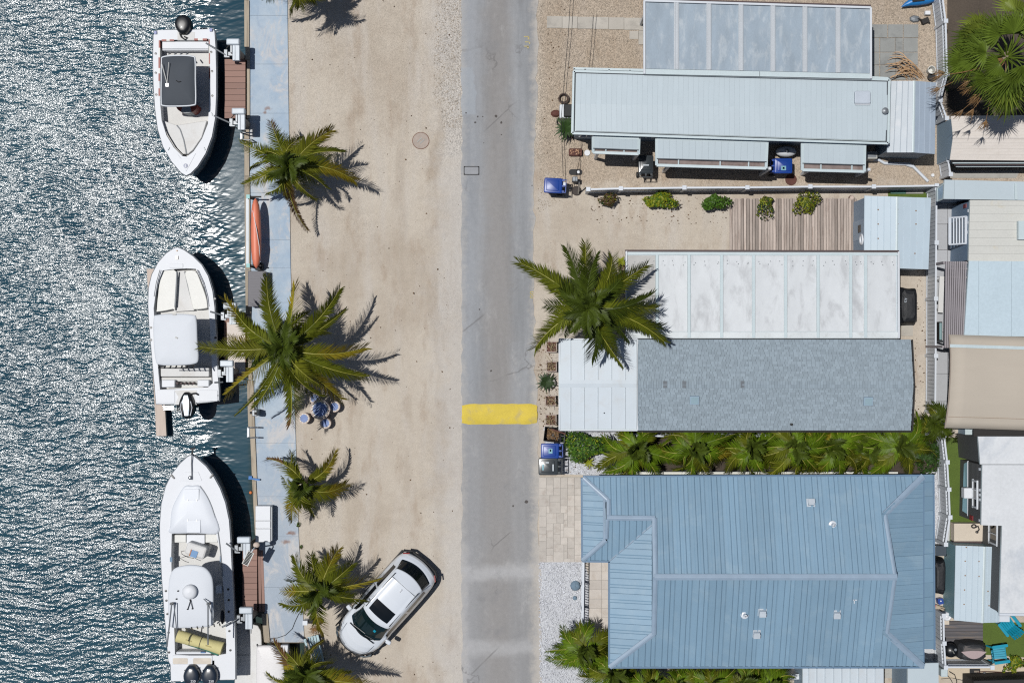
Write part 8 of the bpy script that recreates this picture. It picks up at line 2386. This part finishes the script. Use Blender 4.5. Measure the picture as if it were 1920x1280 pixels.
t = thing('power_pedestal', 'grey dock power pedestal with tangled cable on the quay edge', 'pedestal', P(478, 775, 0))
c = P(477, 774, .8)
MB().box((c.x, c.y, .4), (.2, .26, .8)).build('case', m_alu, t, bevel=.02); MB().box((c.x + .05, c.y - .02, .82), (.1, .12, .04)).build('cap', m_dark, t)
MB().box((c.x - .16, c.y, .6), (.12, .1, .1)).build('socket', m_dark, t)
MB().tube([P(480, 745, .08), P(485, 752, .08), P(480, 762, .1), P(477, 770, .3)], .015, 5).build('cable', m_rubber, t, smooth=True)
t = thing('mooring_strap', 'bright blue strap wrapped over the seawall cap beside the long boat bow', 'strap', P(476, 898, .1))
a, b = P(466, 896, .17), P(487, 899, .17)
MB().bar(a, b, .07, .03).build('band', mat('bright_blue_webbing', (36, 116, 190), .6), t); MB().box((a.x + .08, a.y + .02, .16), (.14, .14, .1)).build('buckle', bpy.data.materials['bright_blue_webbing'], t)
o_ = MB().ell(P(470, 923, WZ + .05), (.07, .07, .06), 12, 8).build('float_buoy', mat('orange_buoy', (222, 130, 74), .5), smooth=True)
tag(o_, 'small orange float in the water beside the long boat bow', 'buoy')
t = thing('solar_light', 'tilted solar panel on a pole beside the long boat and brown dock', 'solar panel', P(478, 1026, 0))
c = P(465, 1046, 1.75)
M = Matrix.Translation(c) @ Matrix.Rotation(-.46, 4, 'Z') @ Matrix.Rotation(.12, 4, 'X')
MB().box((0, 0, 0), (.27, .60, .04), M=M).build('panel_frame', m_cushion, t)
pn_ = MB()
for i in range(10): pn_.box((0, 0, 0), (.20, .042, .01), M=M @ Matrix.Translation((0, -.25 + i * .056, .022)))
pn_.build('cell', m_glass_dark, t)
MB().tube([P(478, 1026, .0), P(478, 1026, 1.5), P(474, 1030, 1.75), c - Vector((0, 0, .04))], .03, 8).build('pole', m_white_metal, t, smooth=True)
h_ = P(481, 1021, 1.4); MB().ell(h_, (.14, .12, .1), 12, 7).build('lamp_head', m_cstone, t, smooth=True)
t = thing('slatted_bench', 'weathered pale blue slatted bench at the head of the slip', 'bench', P(590, 1218, 0))
A, B = P(584, 1192, .45), P(597, 1248, .45)
dv = (B - A).normalized(); sv = Vector((dv.y, -dv.x, 0))
m_bsl = mat('weathered_blue_slat', (176, 200, 206), .7, var=.15, vs=2, an=(1, 1, 1), rnd=.06, stain=(110, 120, 124), st_a=.5, st_s=3)
for k in range(5):
    o = sv * (-.24 + k * .12) * -1
    MB().bar(A - sv * (.24 - k * .12) + Vector((0, 0, .0 if k < 4 else .25)), B - sv * (.24 - k * .12) + Vector((0, 0, 0 if k < 4 else .25)), .095, .03).build('slat', m_bsl, t)
for f in (.12, .88):
    p = A.lerp(B, f); MB().bar(p - sv * .24 - Vector((0, 0, .24)), p + sv * .24 - Vector((0, 0, .24)), .06, .42).build('leg', m_dark, t)
t = thing('outlet_box', 'small white outlet box on the sand beside the palm by the suv', 'outlet box', P(572, 1167, 0))
c = P(572, 1167, .5); MB().box((c.x, c.y, .25), (.18, .16, .5)).build('case', m_white, t, bevel=.01); MB().box((c.x, c.y, .52), (.2, .18, .03)).build('lid', m_vinyl, t)
MB().box((c.x + .22, c.y + .1, .2), (.14, .2, .4)).build('cover', m_dark, t)
o_ = MB().tube([P(567, 1142, .07), P(560, 1150, .07), P(553, 1165, .07), P(548, 1178, .07), P(535, 1190, .07), P(520, 1195, .07), P(508, 1196, .07), P(502, 1201, .07), P(508, 1204, .07), P(515, 1199, .07), P(505, 1198, .07)], .014, 5).build('extension_cable', m_rubber, smooth=True)
tag(o_, 'thin dark cable lying across the lower end of the blue quay', 'cable')
t = thing('rope_pile', 'heap of dark rope on the sand beside the small white outlet box', 'rope', P(597, 1163, 0))
mb = MB()
for k in range(5): mb.tube([P(597 + (7 - k * .8) * math.cos(a + k), 1164 + (6 - k) * math.sin(a + k), .05 + .05 * k + .02 * math.sin(3 * a)) for a in np.linspace(0, 6.283, 16)], .035, 6)
mb.build('coil', m_rubber, t, smooth=True)
m_rock = mat('blue_grey_rock', (116, 138, 156), .85, var=.2, vs=5, bump=.5, bs=12)
for px, py, r, lb in ((1079, 1098, .20, 'larger'), (1078, 1121, .09, 'smaller')):
    rg_ = random.Random(int(px + py)); c = P(px, py, .1)
    mb = MB().ell((c.x, c.y, r * .35), (r, r * 1.05, r * .6), 12, 8)
    mb.v = [(x + rg_.gauss(0, r * .08), y + rg_.gauss(0, r * .08), z + rg_.gauss(0, r * .05)) for x, y, z in mb.v]
    tag(mb.build('rock', m_rock, smooth=True), lb + ' blue grey rock on the white gravel by the porch railing', 'rock', group='rocks on the white gravel')

# ---------------------------------------------------------------- covered grills, chairs and clutter on the right
def covered(label, px0, py0, px1, py1, h, m, seed=1, name='covered_grill', ridge=None):
    a, b = P(px0, py0, h), P(px1, py1, h)
    cx, cy = (a.x + b.x) / 2, (a.y + b.y) / 2; w, l = (b.x - a.x) / 2, (a.y - b.y) / 2
    t = thing(name, label, 'grill', (cx, cy, 0))
    rg = random.Random(seed); n = 24
    prof = [(1.0, .02), (1.0, .3 * h), (.99, .62 * h), (.97, .74 * h), (.86, .84 * h), (.74, .95 * h), (.55, h), (.25, h * 1.01)]
    wob = [1 + rg.uniform(-.06, .06) for _ in range(n)]
    vs = []
    for k, z in prof:
        for i in range(n):
            an = 6.283 * i / n
            ex = .38
            x = math.copysign(abs(math.cos(an)) ** ex, math.cos(an)); y = math.copysign(abs(math.sin(an)) ** ex, math.sin(an))
            q = wob[i] * (1 + rg.uniform(-.02, .02))
            vs.append((cx + x * w * k * q, cy + y * l * (k if k > .95 else (k * .5 + .5 * min(1, k + .22))) * q, z))
    fs = [(r * n + i, r * n + (i + 1) % n, (r + 1) * n + (i + 1) % n, (r + 1) * n + i) for r in range(len(prof) - 1) for i in range(n)] + [tuple(range((len(prof) - 1) * n, len(prof) * n))]
    MB().add(vs, fs).build('cover', m, t, smooth=False, bevel=.012)
    return t, cx, cy, w, l
t, cx, cy, w, l = covered('black covered barbecue grill on the sand beside the white patio roof', 1687, 538, 1724, 607, 1.05, m_black_cover, 3)
c = P(1698, 563, 1.07); MB().box((c.x, c.y, 1.07), (.09, .17, .02), rz=-.2).build('emblem', mat('grey_print', (150, 158, 166), .5), t)
MB().box((c.x, c.y, 1.083), (.04, .1, .008), rz=-.7).build('emblem_bar', m_black, t)
MB().bar(P(1686, 575, 1.0), P(1722, 575, .92), .025, .02).build('strap', m_rubber, t)
covered('black covered grill in the gravel gap between blue roof and teal walled shed', 1751, 1050, 1777, 1116, 1.1, m_black_cover, 5)
t = thing('storage_bin', 'square dark slate plastic storage box above the covered grill by the blue roof', 'storage box', P(1764, 1031, 0))
c = P(1764, 1032, .7); MB().rbox((c.x, c.y, .33), (.44, .38, .66), .05).build('body', m_black, t); MB().rbox((c.x, c.y, .69), (.47, .42, .06), .06, top=.02).build('lid', mat('slate_plastic', (56, 68, 80), .5), t)
mb = MB()
for dx in (-.2, .2):
    for dy in (-.17, .17): mb.ell((c.x + dx, c.y + dy, .66), (.07, .07, .06), 8, 5)
mb.build('latch', m_black, t)
t = thing('kettle_grill', 'round black kettle grill in the corner of the white fence', 'grill', P(1785, 1220, 0))
c = P(1785, 1220, .95)
MB().ell((c.x, c.y, .78), (.29, .29, .24), 24, 12).build('bowl', m_black, t, smooth=True)
MB().rbox((c.x + .03, c.y - .02, 1.04), (.05, .16, .05), .02, rz=.5, top=.02).build('handle', mat('grey_handle', (112, 114, 110), .5), t)
MB().lathe([(.055, 0), (.055, .015), (0, .02)], c=(c.x + .13, c.y + .07, .995), n=14).build('vent', m_alu, t)
for a in (0.5, 2.6, 4.7): MB().tube([(c.x + .1 * math.cos(a), c.y + .1 * math.sin(a), .6), (c.x + .28 * math.cos(a), c.y + .28 * math.sin(a), 0)], .015, 6).build('leg', m_alu, t)
t, cx, cy, w, l = covered('wide black covered grill with faded pinkish top panel beside the kettle grill', 1799, 1206, 1853, 1240, 1.0, mat('charcoal_cover', (44, 46, 50), .7, var=.15, bump=.4, bs=10), 8)
mb = MB()
n = 14
for s0, s1, m_ in ((0, 1, 0),):
    up = [(cx - w * .88 + 2 * w * .88 * i / n, cy + l * .12 + l * .12 * math.sin(math.pi * i / n), 1.015 + .02 * math.sin(math.pi * i / n)) for i in range(n + 1)]
    lo = [(x, cy + l * .1 - l * .78 * math.sin(math.pi * i / n), 1.012) for i, (x, y, z) in enumerate(up)]
    mb.add(up + lo, [(i, n + 1 + i, n + 2 + i, i + 1) for i in range(n)])
mb.build('top_panel', mat('faded_pink_canvas', (178, 160, 160), .8, var=.08), t)
mb = MB(); mb.slab3([(cx - w * .75, cy + l * .25, 1.03), (cx + w * .7, cy + l * .25, 1.03), (cx + w * .4, cy + l * .62, .99), (cx - w * .6, cy + l * .75, .99)], .01); mb.build('flap', mat('dusty_canvas', (98, 92, 90), .8), t)
def adirondack(label, px, py, rz):
    c = P(px, py, .35)
    t = thing('plastic_chair', label, 'chair', (c.x, c.y, 0), rz, group='teal adirondack chairs')
    for i in range(5):
        y = -.2 + i * .1; MB().bar((.28, y, .36), (-.18, y * .92, .28), .085, .025).build('seat_slat', m_teal, t, w=False)
    for i in range(5):
        y = -.2 + i * .1; MB().bar((-.18, y * .9, .27), (-.44, y * 1.1, .92 - abs(i - 2) * .04), .085, .025).build('back_slat', m_teal, t, w=False)
    for s in (-1, 1):
        MB().rbox((.04, s * .33, .55), (.66, .12, .03), .05).build('arm', m_teal, t, w=False)
        MB().bar((.3, s * .3, 0), (.3, s * .3, .54), .07, .04).build('leg', m_teal, t, w=False); MB().bar((-.36, s * .3, 0), (-.22, s * .3, .54), .07, .04).build('leg', m_teal, t, w=False)
    MB().bar((-.36, -.26, .66), (-.36, .26, .66), .05, .03).bar((.29, -.3, .34), (.29, .3, .34), .03, .09).build('cross_rail', m_teal, t, w=False)
adirondack('teal plastic chair turned diagonally on the turf beside the small white door canopy', 1891, 1171, math.radians(128))
adirondack('teal plastic chair at the lower edge of the turf beside the covered grill', 1872, 1224, math.radians(8))
# odds and ends
t = thing('plastic_crate', 'small bright blue crate beside the teal walled shed', 'crate', P(1764, 1127, 0))
c = P(1764, 1127, .3); MB().rbox((c.x, c.y, .15), (.22, .24, .3), .04, rz=.2).build('body', m_blue_plastic, t); MB().lathe([(.03, 0), (.03, .02), (0, .025)], c=(c.x, c.y + .02, .3), n=10).build('knob', m_white, t)
t = thing('tool_bag', 'tan tool bag with a red end beside the bright blue crate', 'bag', P(1760, 1141, 0))
c = P(1761, 1141, .3)
MB().rbox((c.x, c.y, .14), (.5, .26, .28), .05, rz=-.35, top=.06).build('body', mat('tan_sack', (182, 166, 146), .8, var=.15), t); MB().box((c.x - .21, c.y + .05, .16), (.09, .25, .26), rz=-.35).build('end_panel', mat('red_panel', (204, 62, 44), .5), t)
MB().tube([(c.x, c.y, .3), (c.x + .25, c.y - .14, .4)], .012, 5).tube([(c.x + .05, c.y + .05, .3), (c.x + .3, c.y - .04, .4)], .012, 5).build('tools', m_rubber, t)
t = thing('hose_reel', 'round white hose reel behind the corner fence above the dark deck', 'hose reel', P(1777, 1156, 0))
c = P(1777, 1156, .8); MB().lathe([(.17, .3), (.17, .74), (.15, .76), (.09, .74), (.05, .78), (0, .78)], c=(c.x, c.y, 0), n=22).build('drum', m_white, t, smooth=True); MB().lathe([(.1, 0), (.1, .32)], c=(c.x, c.y, 0), n=12).build('stand', m_alu, t)
t = thing('cardboard_box', 'small tan box on the corner of the dark deck', 'box', P(1775, 1165, .15))
c = P(1774, 1166, .35); MB().box((c.x, c.y, .27), (.24, .18, .2)).build('body', m_landing, t)
t = thing('door_mat', 'dark square mat holding a brush on the concrete below the corner fence', 'mat', P(1828, 1261, 0))
c = P(1828, 1261, .02); MB().rbox((c.x, c.y, .012), (.44, .36, .024), .02).build('body', m_rubber, t); 
o_ = MB().box((c.x + .05, c.y + .08, .05), (.2, .07, .05)).build('brush', m_wood)
tag(o_, 'small wooden brush lying on the dark square mat', 'brush')
t = thing('fishing_rod', 'fishing rod with dark reel lying along the concrete at the bottom right', 'fishing rod', P(1855, 1259, 0))
MB().tube([P(1832, 1259, .06), P(1850, 1258, .06), P(1935, 1261, .06)], [.018, .014, .005], 6).build('pole', m_brown, t); c = P(1846, 1261, .08); MB().ell((c.x, c.y, .07), (.07, .05, .05), 10, 6).build('reel', m_alu, t, smooth=True)
t = thing('junction_box', 'pale grey utility box with loose dark cables at the bottom fence corner', 'utility box', P(1771, 1261, 0))
c = P(1771, 1261, .9); MB().box((c.x, c.y, .45), (.28, .32, .9)).build('case', m_gutter, t, bevel=.02)
MB().tube([P(1780, 1258, .05), P(1790, 1264, .05), P(1794, 1276, .05), P(1793, 1290, .05)], .02, 6).tube([P(1776, 1264, .05), P(1784, 1275, .05), P(1790, 1290, .05)], .014, 6).tube([P(1764, 1272, .04), P(1785, 1270, .04), P(1810, 1276, .04), P(1818, 1285, .04)], .01, 5).build('cable', m_rubber, t)
ground_pad('yard_slab', [(1760, 1232), (1930, 1232), (1930, 1272), (1762, 1272)], .012, mat('tan_concrete', (202, 188, 166), .85, var=.08, fine=.06))
ground_pad('yard', [(1776, -60), (1990, -60), (1990, 216), (1776, 216)], .006, mat('shade_toned_soil', (84, 74, 64), .9, var=.2, fine=.2))  # soil colour darkened to stand in for the fan palm's shadow
ground_pad('yard_slab', [(1781, 320), (1912, 320), (1905, 334), (1781, 334)], .02, m_concrete)
t = thing('fire_pit', 'small rusty round fire bowl on the upper turf strip', 'fire bowl', P(1808, 831, 0))
c = P(1808, 831, .3); MB().rbox((c.x, c.y, .12), (.34, .28, .24), .05, rz=.15).build('bowl', m_rubber, t); MB().lathe([(.11, 0), (.1, .03), (0, .05)], c=(c.x, c.y, .24), n=12).build('embers', mat('rust_red', (138, 56, 36), .9, var=.3, vs=8), t)
t = thing('garden_hose', 'thin dark hose curving over the sand patch above the turf', 'hose', P(1790, 810, 0))
MB().tube([P(1766, 806, .1), P(1772, 811, .05), P(1785, 811, .04), P(1796, 814, .04), P(1802, 822, .04)], .02, 6).build('hose', m_rubber, t, smooth=True)
t = thing('electric_box', 'pale grey electric box at the corner where back fence and tan canopy meet', 'utility box', P(1768, 801, 0))
c = P(1767, 801, 1.0); MB().box((c.x, c.y, .5), (.26, .22, 1.0)).build('case', m_gutter, t, bevel=.02); MB().box((c.x, c.y, 1.01), (.2, .15, .02)).build('door', m_alu, t)
t = thing('spare_kayak', 'bright blue kayak end at the top edge beside the grey patio slabs', 'kayak', P(1715, 2, 0))
mb = MB(); Lk = [(1690, 13, .5), (1697, 9, 4), (1706, 5, 7), (1720, 3, 8.5), (1740, 0, 8.5), (1756, -5, 7), (1770, -8, 2)]
vs = []
for x, y, w_ in Lk:
    for k in range(9):
        a = 6.283 * k / 9; c = P(x, y, .25); vs.append((c.x - .3 * math.sin(a) * .0, c.y + math.cos(a) * w_ / S, .25 + .2 * (w_ / 8.5) * math.sin(a)))
mb.add(vs, [(i * 9 + k, i * 9 + (k + 1) % 9, (i + 1) * 9 + (k + 1) % 9, (i + 1) * 9 + k) for i in range(len(Lk) - 1) for k in range(9)])
mb.build('hull', mat('bright_blue_hull', (30, 120, 190), .4, var=.06), t, smooth=True)
MB().box(P(1722, 0, .47), (.5, .14, .03), rz=.1).build('hatch', m_black, t)
t = thing('outboard_parts', 'heap of grey and black metal parts on gravel by the lattice fence', 'metal parts', P(1728, 36, 0))
c = P(1722, 34, .2); MB().lathe([(.02, 0), (.16, .03), (.12, .1), (0, .12)], c=(c.x - .1, c.y, 0), n=7, sx=1.5).build('propeller', m_alu, t)
MB().box((c.x + .3, c.y - .1, .1), (.3, .2, .2), rz=.4).tube([(c.x, c.y, .1), (c.x + .5, c.y - .18, .16)], .03, 6).build('shaft', m_dark, t)
c = P(1740, 24, .2); MB().box((c.x, c.y, .1), (.22, .16, .2)).build('case', m_white, t, bevel=.01)
t = thing('bucket', 'open white bucket standing beside the dark lid by the lattice fence', 'bucket', P(1747, 131, 0))
c = P(1747, 131, .35); MB().lathe([(.13, 0), (.16, .34), (.165, .36), (.14, .36), (.12, .05), (0, .05)], c=(c.x, c.y, 0), n=22).build('pail', m_cushion, t, smooth=True)
disc('dark round lid on the gravel just below the open white bucket', 1746, 146, .17, .12, m_rubber, 'rubber_disc', 'disc')
t = thing('board_stack', 'pale boards and gutters stacked on the ground along the cream trailer', 'boards', P(1850, 314, 0))
for k in range(4):
    MB().bar(P(1783 + k * 4, 303 + k * 3.4, .15 + .04 * (k % 2)), P(1990, 300 + k * 3.6, .15 + .04 * (k % 2)), .07, .05).build('board', [m_wood_p, m_gutter, m_wood, m_white_metal][k], t)
t = thing('deck_lamp', 'small capped pipe fitting at the upper right corner of the plank deck', 'pipe fitting', P(1598, 371, 0))
c = P(1598, 371, .2); MB().lathe([(.1, 0), (.1, .2), (.06, .24), (0, .25)], c=(c.x, c.y, 0), n=12).build('body', m_cstone, t); MB().lathe([(.12, .0), (.12, .06)], c=(c.x, c.y, 0), n=12).build('collar', m_brown, t)
for x, y, lb in ((1598 + 60, 361, 'green'), (1702, 359, 'grey')):
    c = P(x + 26 if lb == 'green' else x + 13, 360, .08); o_ = MB().box((c.x, c.y, .05), (.62 if lb == 'green' else .72, .14, .08)).build('board', mat('green_board', (86, 130, 118), .7) if lb == 'green' else m_concrete)
    tag(o_, lb + ' board lying against the fence behind the pale blue deck shed', 'board')
